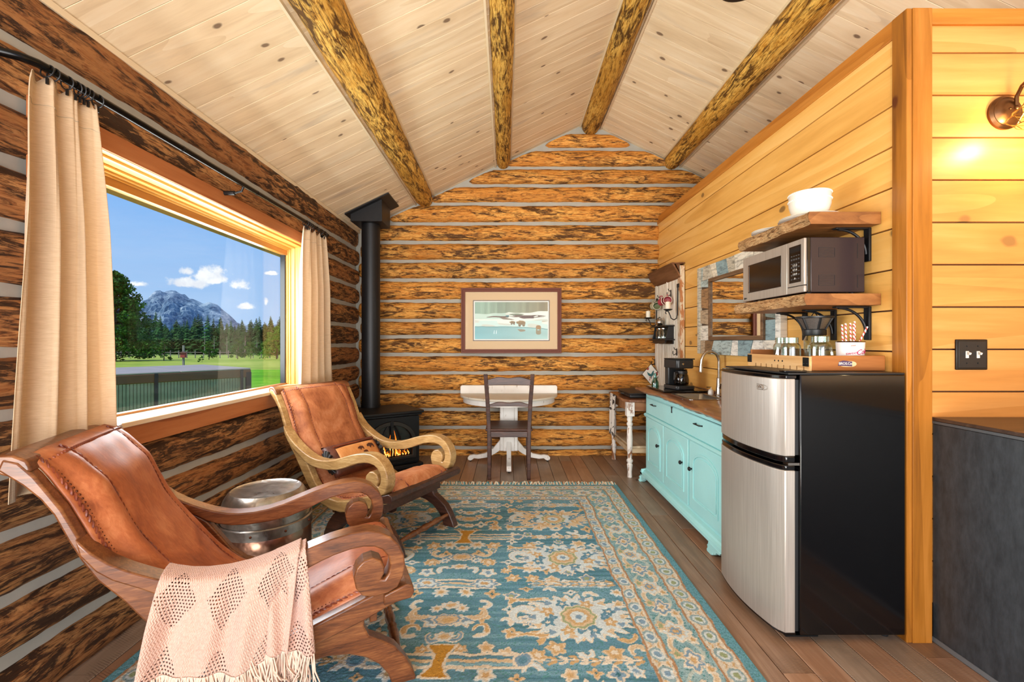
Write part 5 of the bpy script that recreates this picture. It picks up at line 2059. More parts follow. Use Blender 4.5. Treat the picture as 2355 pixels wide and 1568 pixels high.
part('seat_rail', MB().box(-.16, .16, .38, .40, .375, .425), M['dark_wood'], dc, bevel=.003)


def crest(z0, z1, hw, y, arch_=.014, n=16):
    up = [(-hw + 2 * hw * k / n, z1 + arch_ * math.sin(PI * k / n) * (1.0) - .006 * math.cos(4 * PI * k / n)) for k in range(n + 1)]
    lo = [(hw - 2 * hw * k / n, z0 + arch_ * .3 * math.sin(PI * k / n)) for k in range(n + 1)]
    return MB().prism(up + lo, y - .009, y + .009, 'y')


mb = crest(.828, .885, .185, -.062)
part('crest_rail', mb, M['dark_wood'], dc, bevel=.004)
part('back_slat', crest(.640, .667, .175, -.020), M['dark_wood'], dc, bevel=.004)

# ---------------------------------------------------------------- white legged side console with towel
cn = thing('side_console', 'narrow brown topped console with distressed white turned legs beside the teal cabinet', 'side table', (0, 0, 0))
cx0, cx1, cy0, cy1 = 1.05, 1.50, 4.0, 4.70
pts = [(cx0 - .02, cy0 + .05), (cx0 + .02, cy0 - .01), (cx1, cy0 - .01), (cx1, cy1), (cx0 + .02, cy1), (cx0 - .02, cy1 - .06)]
M['counter'] = wood('live_edge_top', '5a3220', '84563a', 'a87a54', 'y', 11, .09, knots=.2, rough=.3, rand=0, bumpk=.1, coat=.3)
part('top', MB().prism(pts, .668, .690, 'z'), M['counter'], cn, bevel=.005)
part('apron', MB().box(cx0 + .03, cx1 - .03, cy0 + .02, cy0 + .035, .59, .668).box(cx0 + .01, cx0 + .025, cy0 + .03, cy1 - .03, .59, .668), wood('console_apron', '7a4a2a', '9a6a44', 'b8845a', 'x', 9, rand=0), cn, smooth=False)
legp = [(.020, 0), (.021, .01), (.018, .05), (.024, .10), (.026, .115), (.018, .125), (.028, .14), (.028, .155), (.018, .165), (.021, .21), (.026, .33), (.024, .42), (.019, .455), (.027, .465), (.027, .48), (.018, .49), (.026, .51), (.022, .53), (.030, .545)]
for (lx, ly) in ((cx0 + .032, cy0 + .04), (cx0 + .032, cy1 - .05), (cx1 - .04, cy0 + .04), (cx1 - .04, cy1 - .05)):
    part('turned_leg', MB().lathe(legp, (lx, ly, 0), 16).box(lx - .033, lx + .033, ly - .033, ly + .033, .545, .668), M['dist2'], cn, angle=40)
part('lower_shelf', MB().box(cx0 + .04, cx1 - .02, cy0 + .04, cy1 - .04, .255, .275), wood('pale_shelf', 'a89478', 'c8b494', 'ddccb0', 'y', 9, rand=0), cn, bevel=.003)
part('lower_rail', MB().box(cx0 + .03, cx1 - .02, cy0 + .03, cy0 + .05, .215, .255).box(cx0 + .02, cx0 + .04, cy0 + .03, cy1 - .04, .215, .255), wood('pale_rail', 'a89478', 'c0a784', 'd8c4a4', 'x', 9, rand=0), cn, bevel=.003)
tw = thing('tea_towel', 'white tea towel with black figures hanging from the left side of the console', 'towel', (0, 0, 0))
rows = []
for i in range(26):
    k = i / 25
    row = []
    for j in range(22):
        a = j / 21
        y = 4.30 + .24 * a + .012 * math.sin(k * 3)
        x = cx0 - .028 - .006 * math.sin(a * 15 + 1) * min(1, k * 3) - .01 * k
        row.append((x, y, .695 - .40 * k))
    rows.append(row)
M['towel_print'] = None
m, t = new_mat('printed_towel')
co = t.add('ShaderNodeTexCoord').outputs['Object']
vn = t.noise(co, 15.0, 3.0, .5, .6)
mk = t.smooth(vn, .565, .585)
sy = t.add('ShaderNodeSeparateXYZ', {0: co}).outputs[1]
edge = t.math('GREATER_THAN', t.math('ABSOLUTE', t.math('SUBTRACT', sy, 4.42)), .108)
setp(t, color=t.mix(edge, t.mix(mk, lin('eeeae2'), lin('3a3634')), lin('2a2826')), rough=.9)
part('cloth', MB().grid(rows), m, tw, angle=180, solid=.004)
tr = thing('griddle', 'flat black electric griddle with raised lid resting on the side console', 'griddle', (1.27, 4.30, .690))
part('base', MB().box(-.17, .18, -.20, .22, .004, .035), M['black_matte'], tr, bevel=.008)
part('lid', MB().box(-.18, .19, -.215, .235, .036, .052, (Vector((0, 1, 0)), math.radians(-1.5))), M['black_iron'], tr, bevel=.008)
part('handle', MB().tube([(-.185, -.06, .03), (-.21, -.05, .032), (-.21, .05, .032), (-.185, .06, .03)], .007, 8), M['black_matte'], tr)
for k, (gx, gy, rr_) in enumerate(((1.30, 4.20, .055), (1.40, 4.14, .045))):
    j = thing('glass_bowl', ['clear glass bowl on the lower shelf of the console, nearer the legs', 'small clear glass bowl beside it on the lower shelf, nearer the wall'][k], 'bowl', (gx, gy, .276))
    part('bowl', MB().lathe([(.0, .002), (rr_ * .5, .003), (rr_ * .9, .03), (rr_, .07), (rr_ * .97, .07), (rr_ * .85, .032), (rr_ * .45, .008), (0, .007)], (0, 0, 0), 24), M['glass'], j)

# ---------------------------------------------------------------- teal cabinet
M['teal'] = simple('teal_paint', 'a6e0e0', .38, noise=.05, nscale=5, bumpk=.03)
CX = 1.19
cb = thing('teal_cabinet', 'pale teal painted kitchen cabinet with three arched doors and black hardware', 'cabinet', (0, 0, 0))
cyn, cyf = 2.40, 3.905
part('carcass', MB().box(CX + .004, 1.595, cyn, cyf, .10, .765), M['teal'], cb, bevel=.003)
part('face_rail', MB().box(CX - .004, CX + .004, cyn, cyf, .10, .138).box(CX - .004, CX + .004, cyn, cyf, .735, .765).box(CX - .004, CX + .004, cyf - .03, cyf, .138, .735).box(CX - .004, CX + .004, cyn, cyn + .04, .138, .735), M['teal'], cb, bevel=.002)
# drawer strip with long moulding
part('drawer_front', MB().prism([(CX - .012, .600), (CX - .012, .728), (CX + .003, .738), (CX + .003, .588)], cyn + .06, cyf - .035, 'y'), M['teal'], cb, bevel=.003)
part('moulding', MB().prism([(CX - .020, .585), (CX - .024, .578), (CX - .018, .570), (CX - .014, .562), (CX + .003, .562), (CX + .003, .592), (CX - .012, .592)], cyn + .02, cyf + .006, 'y'), M['teal'], cb)
for yv in (3.66, 2.80):
    part('drawer_pull', MB().tube([(CX - .012, yv - .045, .690), (CX - .034, yv - .040, .690), (CX - .036, yv, .692), (CX - .034, yv + .040, .690), (CX - .012, yv + .045, .690)], [.004, .0035, .0045, .0035, .004], 8), M['black_iron'], cb)
part('keyhole_plate', MB().prism([(3.262, .690), (3.278, .690), (3.275, .705), (3.275, .715), (3.280, .735), (3.260, .735), (3.265, .715), (3.265, .705)], CX - .016, CX - .011, 'x'), M['black_iron'], cb)


def panel_door(y0, y1, z0, z1, ajar=0.0):
    root = part('door', MB().box(CX - .016, CX + .002, y0, y1, z0, z1), M['teal'], cb, bevel=.003)
    w_ = (y1 - y0) / 2 - .062
    cy = (y0 + y1) / 2
    def archp(w, zb, zs, zt, n=18):
        pts = [(cy - w, zb), (cy + w, zb), (cy + w, zs)]
        for k in range(1, n):
            a = PI * k / n
            pts.append((cy + w * math.cos(a), zs + (zt - zs) * math.sin(a)))
        pts.append((cy - w, zs))
        return pts
    o = archp(w_, z0 + .065, z1 - .135, z1 - .048)
    i_ = archp(w_ - .012, z0 + .078, z1 - .137, z1 - .062)
    mb = MB()
    n = len(o)
    vs = []
    for x in (CX - .0165, CX - .022):
        vs += [(x, p[0], p[1]) for p in o] + [(x, p[0], p[1]) for p in i_]
    fs = []
    for k in range(n):
        j = (k + 1) % n
        fs += [(2 * n + k, 2 * n + j, 3 * n + j, 3 * n + k), (k, j, 2 * n + j, 2 * n + k), (n + k, n + j, 3 * n + j, 3 * n + k)]
    mb.add(vs, fs)
    part('arched_moulding', mb, M['teal'], root, bevel=.0015)
    p2 = archp(w_ - .026, z0 + .092, z1 - .14, z1 - .076)
    part('raised_panel', MB().prism(p2, CX - .0205, CX - .0155, 'x'), M['teal'], root, bevel=.004)
    return root


dz0, dz1 = .135, .565
doors = [(3.442, 3.868, 3.53), (2.972, 3.430, 3.05), (2.475, 2.948, 2.895)]
for y0, y1, kn in doors:
    d_ = panel_door(y0, y1, dz0, dz1)
    part('knob', MB().lathe([(.005, 0), (.005, .012), (.012, .016), (.014, .022), (.010, .028), (0, .030)], (0, 0, 0), 16, 'x').xf(Matrix.Translation((CX - .016, kn, .393)) @ Matrix.Scale(-1, 4, (1, 0, 0))), M['black_iron'], d_)
part('base_moulding', MB().prism([(CX - .045, .062), (CX - .045, .080), (CX - .030, .088), (CX - .026, .100), (CX - .010, .108), (CX + .01, .112), (CX + .01, .062)], cyn, cyf + .035, 'y'), M['teal'], cb)
part('base_moulding', MB().prism([(cyf + .035, .062), (cyf + .035, .082), (cyf + .012, .1), (cyf, .112), (cyf - .01, .062)], CX - .045, 1.59, 'x'), M['teal'], cb)
for yf, d_ in ((cyf + .03, -1), (2.60, 1)):
    pts = [(0, .062), (0, .050), (-.012, .040), (-.006, .026), (-.016, .012), (-.012, .0), (.03, .0), (.05, .010), (.046, .024), (.062, .018), (.08, .028), (.085, .040), (.115, .044), (.13, .062)]
    if yf > 3:
        part('bracket_foot', MB().prism([(yf + d_ * a, b) for a, b in pts], CX - .048, CX - .02, 'x'), M['teal'], cb, bevel=.003)
        part('bracket_foot', MB().prism([(CX - .048 + a, b) for a, b in pts], yf - .028, yf, 'y'), M['teal'], cb, bevel=.003)
    else:
        part('bracket_foot', MB().prism([(yf + d_ * (-a) * 1.2, b) for a, b in pts], CX - .048, CX - .02, 'x'), M['teal'], cb, bevel=.003)
part('under_cabinet_shade', MB().box(CX + .05, 1.59, cyn + .02, cyf - .05, .02, .10), M['black_matte'], cb, smooth=False)  # black block stands in for the shade under the cabinet

# live edge worktop
ct = thing('worktop', 'brown live edge wooden worktop lying on the teal cabinet', 'worktop', (0, 0, 0))
r = random.Random(12)
N_ = 60


def edge_x(y, k):
    return 1.112 + .018 * math.sin(y * 4.1 + .6) + .008 * math.sin(y * 15 + k) + .004 * math.sin(y * 41 + k * 2) + (.03 * max(0, (2.95 - y)) if y < 2.95 else 0) + (.05 * max(0, y - 3.90) ** 1 * 4)


ys = [2.37 + (3.975 - 2.37) * k / N_ for k in range(N_ + 1)]
rows = []
for y in ys:
    e = edge_x(y, 0)
    rows.append([(1.596, y, .768), (e + .055, y, .768), (e + .022 + .006 * math.sin(y * 60), y, .776), (e + .010 + .004 * math.sin(y * 33), y, .785), (e, y, .793), (e + .006, y, .801), (e + .016, y, .804), (1.596, y, .804)])
SX0, SX1, SY0, SY1 = 1.237, 1.50, 3.10, 3.48
mb = MB().grid(rows)
n8 = 8
mb.f.append(tuple(range(8)))
mb.f.append(tuple(N_ * 8 + k for k in range(8)))
mb.f = [f for f in mb.f if not (len(f) == 4 and all(mb.v[i][2] > .8039 for i in f) and False)]
cto = part('slab', mb, M['counter'], ct, angle=50)
# opening for the sink
cut = MB().box(SX0 + .008, SX1 - .008, SY0 + .008, SY1 - .008, .70, .90)
cm = bpy.data.objects.new('sink_cutter', cut.mesh('sink_cutter', M['counter'], False))
COL.objects.link(cm)
bo = cto.modifiers.new('opening', 'BOOLEAN')
bo.operation = 'DIFFERENCE'
bo.object = cm
bo.solver = 'EXACT'
dg = bpy.context.evaluated_depsgraph_get()
me2 = bpy.data.meshes.new_from_object(cto.evaluated_get(dg))
cto.modifiers.clear()
cto.data = me2
bpy.data.objects.remove(cm)
part('back_strip', MB().box(1.570, 1.596, 2.37, 3.97, .804, .826), M['counter'], ct, bevel=.003)

# sink and faucet
sk = thing('sink', 'small square stainless steel sink set into the wooden worktop', 'sink', (0, 0, 0))
M['sink_steel'] = simple('sink_steel', 'a9a6a1', .28, .95)
mb = MB()
lv = [(0, .8045), (0, .8075), (.020, .8075), (.026, .800), (.040, .70), (.070, .685)]
loops = []
for d_, z in lv:
    x0, x1, y0, y1 = SX0 + d_, SX1 - d_, SY0 + d_, SY1 - d_
    rc = .03
    loop = []
    for (qx, qy, a0) in ((x1 - rc, y1 - rc, 0), (x0 + rc, y1 - rc, 90), (x0 + rc, y0 + rc, 180), (x1 - rc, y0 + rc, 270)):
        for k in range(6):
            a = math.radians(a0 + 90 * k / 5)
            loop.append((qx + rc * math.cos(a), qy + rc * math.sin(a), z))
    loops.append(loop)
mb.grid(loops, closed_v=True)
nl = len(loops[0])
mb.f.append(tuple((len(loops) - 1) * nl + k for k in range(nl)))
part('basin', mb, M['sink_steel'], sk, angle=50)
part('drain', MB().lathe([(0, .690), (.022, .690), (.026, .687)], (1.37, 3.29, 0), 20), M['steel_dark'], sk)
fc = thing('faucet', 'brushed nickel gooseneck kitchen faucet behind the sink', 'faucet', (1.545, 3.33, .805))
part('base', MB().lathe([(.030, 0), (.030, .006), (.024, .012), (.022, .05), (.018, .08), (.017, .13), (.013, .135)], (0, 0, 0), 24), M['chrome'], fc)
pth = [(0, 0, .12), (0, 0, .25)] + [(-.064 + .064 * math.cos(a), 0, .25 + .075 * math.sin(a)) for a in np.linspace(.15, PI - .1, 16)] + [(-.130, 0, .235), (-.132, 0, .215)]
part('gooseneck_spout', MB().tube(pth, .0105, 14), M['chrome'], fc)
part('spray_head', MB().lathe([(.012, .222), (.013, .205), (.017, .18), (.016, .172), (0, .172)], (-.132, 0, 0), 18), M['chrome'], fc)
part('lever', MB().tube([(-.002, -.02, .06), (-.01, -.05, .085), (-.02, -.075, .10)], [.009, .006, .005], 10), M['chrome'], fc)
sd = thing('soap_dispenser', 'little white and nickel soap pump beside the faucet', 'soap dispenser', (1.525, 3.42, .805))
part('collar', MB().lathe([(.020, 0), (.021, .02), (.016, .035), (.010, .04), (0, .042)], (0, 0, 0), 18), M['white'], sd)
part('spout', MB().tube([(0, 0, .04), (0, 0, .055), (-.03, 0, .055)], .005, 8), M['chrome'], sd)

# cooktop, coffee maker, bottle
ck = thing('cooktop', 'black glass cooktop lying on the far end of the worktop', 'cooktop', (1.375, 3.735, .805))
part('glass_top', MB().box(-.175, .175, -.225, .215, .004, .018), M['black_gloss'], ck, bevel=.004)
part('feet', MB().box(-.16, .16, -.20, .19, 0, .004), M['black_matte'], ck)
cf = thing('coffee_maker', 'black drip coffee maker with a glass carafe standing on the cooktop', 'coffee maker', (1.375, 3.665, .824), math.radians(12))
cf.scale = (.86, .86, .90)
M['appl'] = simple('satin_black_plastic', '26282a', .32)
# faces -y
pts = [(-.095, -.105), (-.075, -.125), (.075, -.125), (.095, -.105), (.10, .09), (.085, .105), (-.085, .105), (-.10, .09)]
part('base', MB().prism(pts, 0, .034, 'z'), M['appl'], cf, bevel=.006)
part('warming_plate', MB().lathe([(0, .036), (.065, .036), (.068, .033)], (0, -.04, 0), 28), M['steel_dark'], cf)
part('tank', MB().box(-.085, .085, .035, .100, .034, .24), M['appl'], cf, bevel=.010, seg=3)
part('brew_head', MB().prism([(-.088, -.10), (-.07, -.118), (.07, -.118), (.088, -.10), (.095, .10), (-.095, .10)], .185, .262, 'z'), M['appl'], cf, bevel=.010, seg=3)
part('lid', MB().box(-.095, .095, -.115, .10, .262, .272), M['appl'], cf, bevel=.005)
part('water_window', MB().box(.1005, .104, .02, .06, .05, .17), M['glass_smoke'], cf)
part('badge', MB().lathe([(0, -.1205), (.009, -.1205), (.010, -.118)], (-.03, 0, .225), 16, 'y'), M['chrome'], cf)
crf = part('carafe', MB().lathe([(0, .040), (.058, .040), (.066, .055), (.067, .085), (.060, .12), (.050, .142), (.047, .142), (.056, .12), (.063, .085), (.062, .057), (.055, .044), (0, .044)], (0, -.045, 0), 32), M['glass_smoke'], cf)
part('carafe_collar', MB().lathe([(.052, .138), (.054, .15), (.050, .162), (.03, .172), (0, .174)], (0, -.045, 0), 28), M['black_matte'], crf)
part('carafe_handle', MB().tube([(-.050, -.06, .150), (-.092, -.08, .148), (-.098, -.083, .09), (-.066, -.068, .062)], [.009, .009, .008, .006], 8), M['black_matte'], crf)
part('coffee', MB().lathe([(0, .045), (.054, .045), (.060, .058), (.0605, .07), (0, .07)], (0, -.045, 0), 28), simple('coffee_liquid', '1a0d07', .1), crf)
bt = thing('glass_vase', 'small pale aqua glass bottle at the far corner of the worktop', 'bottle', (1.262, 3.90, .806))
part('body', MB().lathe([(0, .001), (.030, .001), (.033, .01), (.030, .05), (.018, .075), (.011, .10), (.013, .125), (.011, .125), (.009, .10), (.016, .073), (.027, .05), (.029, .012), (0, .006)], (0, 0, 0), 24), M['glass_teal'], bt)

# ---------------------------------------------------------------- old white door panel with crown shelf on the right wall
dp = thing('old_door_panel', 'tall whitewashed beadboard panel with a brown crown shelf standing at the far end of the pine wall', 'wall panel', (0, 0, 0))
px0, px1, py0, py1 = 1.552, 1.592, 4.10, 4.80


def worn_panel():
    m, t = new_mat('whitewashed_boards')
    co = obj_coords(t, rand=False)
    n = t.noise(t.add('ShaderNodeVectorMath', {0: co, 1: (8, 8, .8)}, operation='MULTIPLY').outputs[0], 5, 6, .65, .4)
    c = t.ramp(n, [(.32, lin('b4aa98')), (.42, lin('e2dac8')), (.6, lin('f6f1e6'))])
    setp(t, color=c, rough=.7, normal=bump(t, n, .4, .003))
    return m


M['wpanel'] = worn_panel()
part('backboard', MB().box(px0 + .016, px1, py0, py1, .70, 1.86), M['wpanel'], dp, smooth=False)
nb = 6
for k in range(nb):
    y0 = py0 + .06 + (py1 - py0 - .12) * k / nb
    y1 = py0 + .06 + (py1 - py0 - .12) * (k + 1) / nb
    part('bead_board', MB().box(px0 + .004, px0 + .018, y0 + .003, y1 - .003, .70, 1.80), M['wpanel'], dp, bevel=.003)
part('stile', MB().box(px0, px1, py0 - .002, py0 + .062, .70, 1.89), distressed('peeling_paint', 'ddd0b6', 'b4794c', .5), dp, bevel=.002)
part('stile', MB().box(px0, px1, py1 - .06, py1 + .002, .70, 1.86), M['wpanel'], dp, bevel=.002)
part('mid_stile', MB().box(px0 - .001, px1, (py0 + py1) / 2 - .012, (py0 + py1) / 2 + .012, .70, 1.80), M['wpanel'], dp, bevel=.003)
br_m = wood('old_brown_board', '4a2c18', '6e4628', '8e6240', 'y', 10, rough=.6, rand=0, bumpk=.3)
part('crown_board', MB().prism([(1.475, 1.905), (1.485, 1.895), (1.556, 1.775), (1.566, 1.782), (1.498, 1.905)], py0 - .0, py1 + .04, 'y'), br_m, dp, bevel=.002)
part('crown_top', MB().box(1.475, 1.597, py0 - .0, py1 + .04, 1.905, 1.917), br_m, dp, bevel=.002)
part('crown_end', MB().prism([(1.52, 1.905), (1.552, 1.84), (1.560, 1.905)], py0 + .02, py0 + .035, 'y'), br_m, dp)


def wall_sconce(y, label, ztop, zbot, zc):
    s = thing('candle_holder', label, 'candle holder', (px0, y, 0))
    part('back_rod', MB().tube([(-.006, 0, ztop), (-.008, 0, (ztop + zbot) / 2), (-.010, 0, zbot + .04)], .0055, 8), M['black_iron'], s)
    part('scroll_arm', MB().tube([(-.010, 0, zbot + .05), (-.016, 0, zbot + .015), (-.040, 0, zbot), (-.066, 0, zbot + .015), (-.078, 0, zbot + .05), (-.092, 0, zbot + .078), (-.112, 0, zbot + .080), (-.118, 0, zbot + .062), (-.108, 0, zbot + .055)], .0048, 8), M['black_iron'], s)
    part('leaf_plate', MB().box(-.008, 0, -.022, -.002, ztop - .005, ztop + .030).box(-.008, 0, .002, .022, ztop - .005, ztop + .030), M['black_iron'], s, bevel=.003)
    part('drip_pan', MB().lathe([(0, zc - .006), (.02, zc - .006), (.038, zc + .002), (.040, zc + .008), (.036, zc + .004), (0, zc)], (-.095, 0, 0), 24), M['black_iron'], s)
    c = thing('pillar_candle', label.replace('black wrought iron candle holder', 'white pillar candle in the iron holder'), 'candle', (px0 - .095, y, zc))
    part('wax', MB().lathe([(0, .001), (.021, .001), (.022, .004), (.022, .072), (.019, .075), (0, .073)], (0, 0, 0), 20), M['candle'], c)
    part('wick', MB().tube([(0, 0, .072), (.001, 0, .088)], .0015, 5), M['white_wall'], c)
    return s


wall_sconce(4.145, 'black wrought iron candle holder on the nearer side of the old door panel', 1.70, 1.40, 1.490)
wall_sconce(4.73, 'black wrought iron candle holder on the farther side of the old door panel', 1.62, 1.36, 1.445)
# mugs hung on hooks
mug_specs = [(4.70, 1.570, 'b8b090', 'cream and green enamel cup hanging left of the other hooks'), (4.60, 1.555, '6c7a50', 'olive green cup hanging beside the cream one'),
             (4.46, 1.590, 'a83a4a', 'dusty red cup hanging on the far side of the hook'), (4.30, 1.585, 'b0404c', 'bright red cup with pale rim hanging nearest the room')]
for k, (y, z, c, lb) in enumerate(mug_specs):
    g = thing('hanging_cup', lb, 'cup', (px0 - .045, y, z), 0, 'cups hanging on the old door panel')
    mat = simple('cup_paint_%s' % 'abcd'[k], c, .3, coat=.3)
    rot = Matrix.Rotation(math.radians([25, -20, 30, -15][k]), 4, 'Z') @ Matrix.Rotation(math.radians(78), 4, 'X')
    part('bowl', MB().lathe([(0, -.028), (.026, -.028), (.034, -.02), (.038, .03), (.036, .03), (.032, -.016), (0, -.022)], (0, 0, 0), 24).xf(rot), mat, g)
    part('rim', MB().lathe([(.0385, .026), (.0400, .030), (.037, .033), (.0355, .030)], (0, 0, 0), 24).xf(rot), M['candle'], g)
    part('handle', MB().tube([(.034, 0, .018), (.058, 0, .016), (.062, 0, -.006), (.036, 0, -.018)], .0045, 8).xf(Matrix.Rotation(math.radians([25, -20, 30, -15][k]), 4, 'Z') @ Matrix.Rotation(math.radians(78), 4, 'X') @ Matrix.Rotation(math.radians(-90), 4, 'Z') @ Matrix.Rotation(math.radians(180), 4, 'Z')), mat, g)
for y, z, lb in ((4.64, 1.63, 'small black coat hook behind the green cups'), (4.33, 1.66, 'small black coat hook behind the red cups'), (4.80, .985, 'small black hook that carries the quilted pot holder'), (4.18, 1.105, 'small black hook low on the panel above the coffee maker')):
    h = thing('wall_hook', lb, 'hook', (px0, y, z))
    part('plate', MB().box(-.006, 0, -.006, .006, -.03, .035), M['black_iron'], h, bevel=.002)
    part('prong', MB().tube([(-.004, 0, -.012), (-.03, 0, -.026), (-.038, 0, -.01), (-.036, 0, .012)], .0038, 7).tube([(-.004, 0, .02), (-.022, 0, .028), (-.028, 0, .045)], .0035, 7), M['black_iron'], h)
# black wall shelf
bs = thing('wall_shelf_box', 'small black wooden wall shelf with a scalloped base on the old door panel', 'shelf', (px0 - .001, 4.46, 1.18))
part('back', MB().box(-.008, 0, -.20, .20, .0, .17), M['black_matte'], bs, bevel=.002)
part('top_board', MB().box(-.085, 0, -.225, .225, .165, .178), M['black_matte'], bs, bevel=.003)
part('bottom_board', MB().box(-.095, 0, -.235, .235, .035, .047), M['black_matte'], bs, bevel=.003)
part('scallop', MB().prism([(-.19, .035), (.19, .035), (.18, .012), (.10, .0), (0, .006), (-.10, .0), (-.18, .012)], -.075, -.062, 'x'), M['black_matte'], bs, bevel=.002)
for s in (-1, 1):
    part('end_panel', MB().prism([(0, .047), (-.075, .047), (-.06, .10), (-.05, .165), (0, .165)], s * .195 - .006, s * .195 + .006, 'y'), M['black_matte'], bs, bevel=.002)


def jar(loc, rr_, h, label, lidm=None, group=None, name='glass_jar'):
    j = thing(name, label, 'jar', loc, 0, group)
    part('glass_body', MB().lathe([(0, .001), (rr_ * .9, .001), (rr_, .006), (rr_, h * .72), (rr_ * .82, h * .82), (rr_ * .80, h), (rr_ * .76, h), (rr_ * .78, h * .81), (rr_ * .94, h * .71), (rr_ * .94, .009), (0, .006)], (0, 0, 0), 24), M['glass'], j)
    if lidm:
        part('lid', MB().lathe([(rr_ * .83, h * .86), (rr_ * .86, h * .88), (rr_ * .86, h * 1.04), (rr_ * .8, h * 1.07), (0, h * 1.07)], (0, 0, 0), 24), lidm, j)
    return j


jar((px0 - .05, 4.50, 1.228), .036, .10, 'clear glass jar inside the black wall shelf, farther one', M['chrome'], 'jars in the black wall shelf')
jar((px0 - .05, 4.39, 1.228), .036, .10, 'clear glass jar inside the black wall shelf, nearer one', M['chrome'], 'jars in the black wall shelf')
jj = thing('clock_jar', 'round chrome lidded glass jar standing on top of the black wall shelf', 'jar', (px0 - .045, 4.52, 1.359))
part('globe', MB().lathe([(0, 0), (.02, 0), (.036, .018), (.040, .036), (.034, .056), (.02, .066), (0, .068)], (0, 0, 0), 24), M['chrome'], jj)
part('lid', MB().lathe([(.022, .064), (.024, .074), (.01, .082), (0, .09)], (0, 0, 0), 18), M['chrome'], jj)
part('handles', MB().tube([(0, -.06, .045), (0, -.036, .045)], .004, 6).tube([(0, .036, .045), (0, .06, .045)], .004, 6), M['steel_dark'], jj)
# pot holder
ph2 = thing('pot_holder', 'diamond shaped quilted pot holder with a rooster figure hanging by the corner', 'pot holder', (1.490, 4.74, .862), math.radians(-22))
s_ = .088
m, t = new_mat('quilted_cloth')
co = t.add('ShaderNodeTexCoord').outputs['Object']
d_ = t.noise(co, 26.0, 2.0, .4, .4)
setp(t, color=t.mix(t.smooth(d_, .60, .63), lin('e6e2d8'), lin('9a4038')), rough=.95)
part('quilt', MB().prism([(0, s_ * 1.2), (s_, 0), (0, -s_ * 1.2), (-s_, 0)], -.005, .005, 'y'), m, ph2, bevel=.004)
part('binding', MB().tube([(0, 0, s_ * 1.2), (s_, 0, 0), (0, 0, -s_ * 1.2), (-s_, 0, 0)], .0045, 6, closed=True), M['black_matte'], ph2)
part('loop', MB().tube([(0, 0, s_ * 1.2), (.008, 0, s_ * 1.35), (0, 0, s_ * 1.5), (-.008, 0, s_ * 1.35)], .0018, 5, closed=True), M['black_matte'], ph2)
RO = [(-.6, -.1), (-.8, .5), (-.45, .25), (0, .05), (.3, .5), (.45, .75), (.6, .6), (.55, .35), (.5, -.1), (.2, -.4), (.15, -.8), (.0, -.8), (.05, -.42), (-.3, -.35)]
part('rooster_figure', MB().prism([(a * .05, b * .055) for a, b in RO], -.0075, -.005, 'y'), simple('rooster_teal', '3a6a6c', .9), ph2, smooth=False)
tag(part('heart_ornament', MB().prism([(0, -.03), (.025, .005), (.022, .022), (.010, .027), (0, .015), (-.010, .027), (-.022, .022), (-.025, .005)], -.006, .006, 'x').xf(Matrix.Rotation(0, 4, 'Z')), simple('dull_red', '9c3a48', .7), bevel=.003),
    'small dull red heart ornament on the panel left of the coffee maker', 'ornament').location = (px0 - .006, 4.36, .92)

# ---------------------------------------------------------------- mirror with patchwork frame
mr = thing('patchwork_mirror', 'square mirror framed with patchwork of weathered wood scraps on the pine wall', 'mirror', (1.597, 0, 0))
my0, my1, mz0, mz1 = 2.60, 3.74, 1.105, 1.80
iy0, iy1, iz0, iz1 = 2.80, 3.50, 1.24, 1.66
part('backing_board', MB().box(-.022, 0, my0 + .004, my1 - .004, mz0 + .004, mz1 - .004), simple('old_board', '5a4634', .8), mr, smooth=False)
part('mirror_glass', MB().box(-.034, -.031, iy0, iy1, iz0, iz1), M['mirror'], mr, smooth=False)
mb = MB()
for (y0, y1, z0, z1) in ((iy0 - .028, iy1 + .028, iz1, iz1 + .028), (iy0 - .028, iy1 + .028, iz0 - .028, iz0), (iy0 - .028, iy0, iz0, iz1), (iy1, iy1 + .028, iz0, iz1)):
    part('inner_moulding', MB().box(-.046, -.022, y0, y1, z0, z1), wood('mirror_moulding', '4a3424', '7a5c42', '9a8064', 'y', 12, rand=0) if 'mm1' not in MATS else MATS['mm1'], mr, bevel=.003)
cols = ['e8e2d4', 'b9a184', 'b4c4c2', '8a6a48', 'e9dfca', '8fa8ae', 'f0ece2', 'a88058', 'c8c0ae', '7e8a84']
scr = []
for k, c in enumerate(cols):
    m, t = new_mat('scrap_wood_%s' % 'abcdefghij'[k])
    n = t.noise(obj_coords(t, (1, 5, 22)), 3.0, 6.0, .65, .4)
    cc = lin(c)
    setp(t, color=t.ramp(n, [(.35, tuple(x * .45 for x in cc[:3]) + (1,)), (.52, cc), (.7, tuple(min(1, x * 1.15) for x in cc[:3]) + (1,))]), rough=.75, normal=bump(t, n, .5, .004))
    scr.append(m)
r = random.Random(17)


def scrap(poly, k, th):
    part('frame_scrap', MB().prism(poly, -.024 - th, -.020, 'x'), scr[k % 10], mr, bevel=.002)


OY0, OY1 = iy0 - .03, iy1 + .03
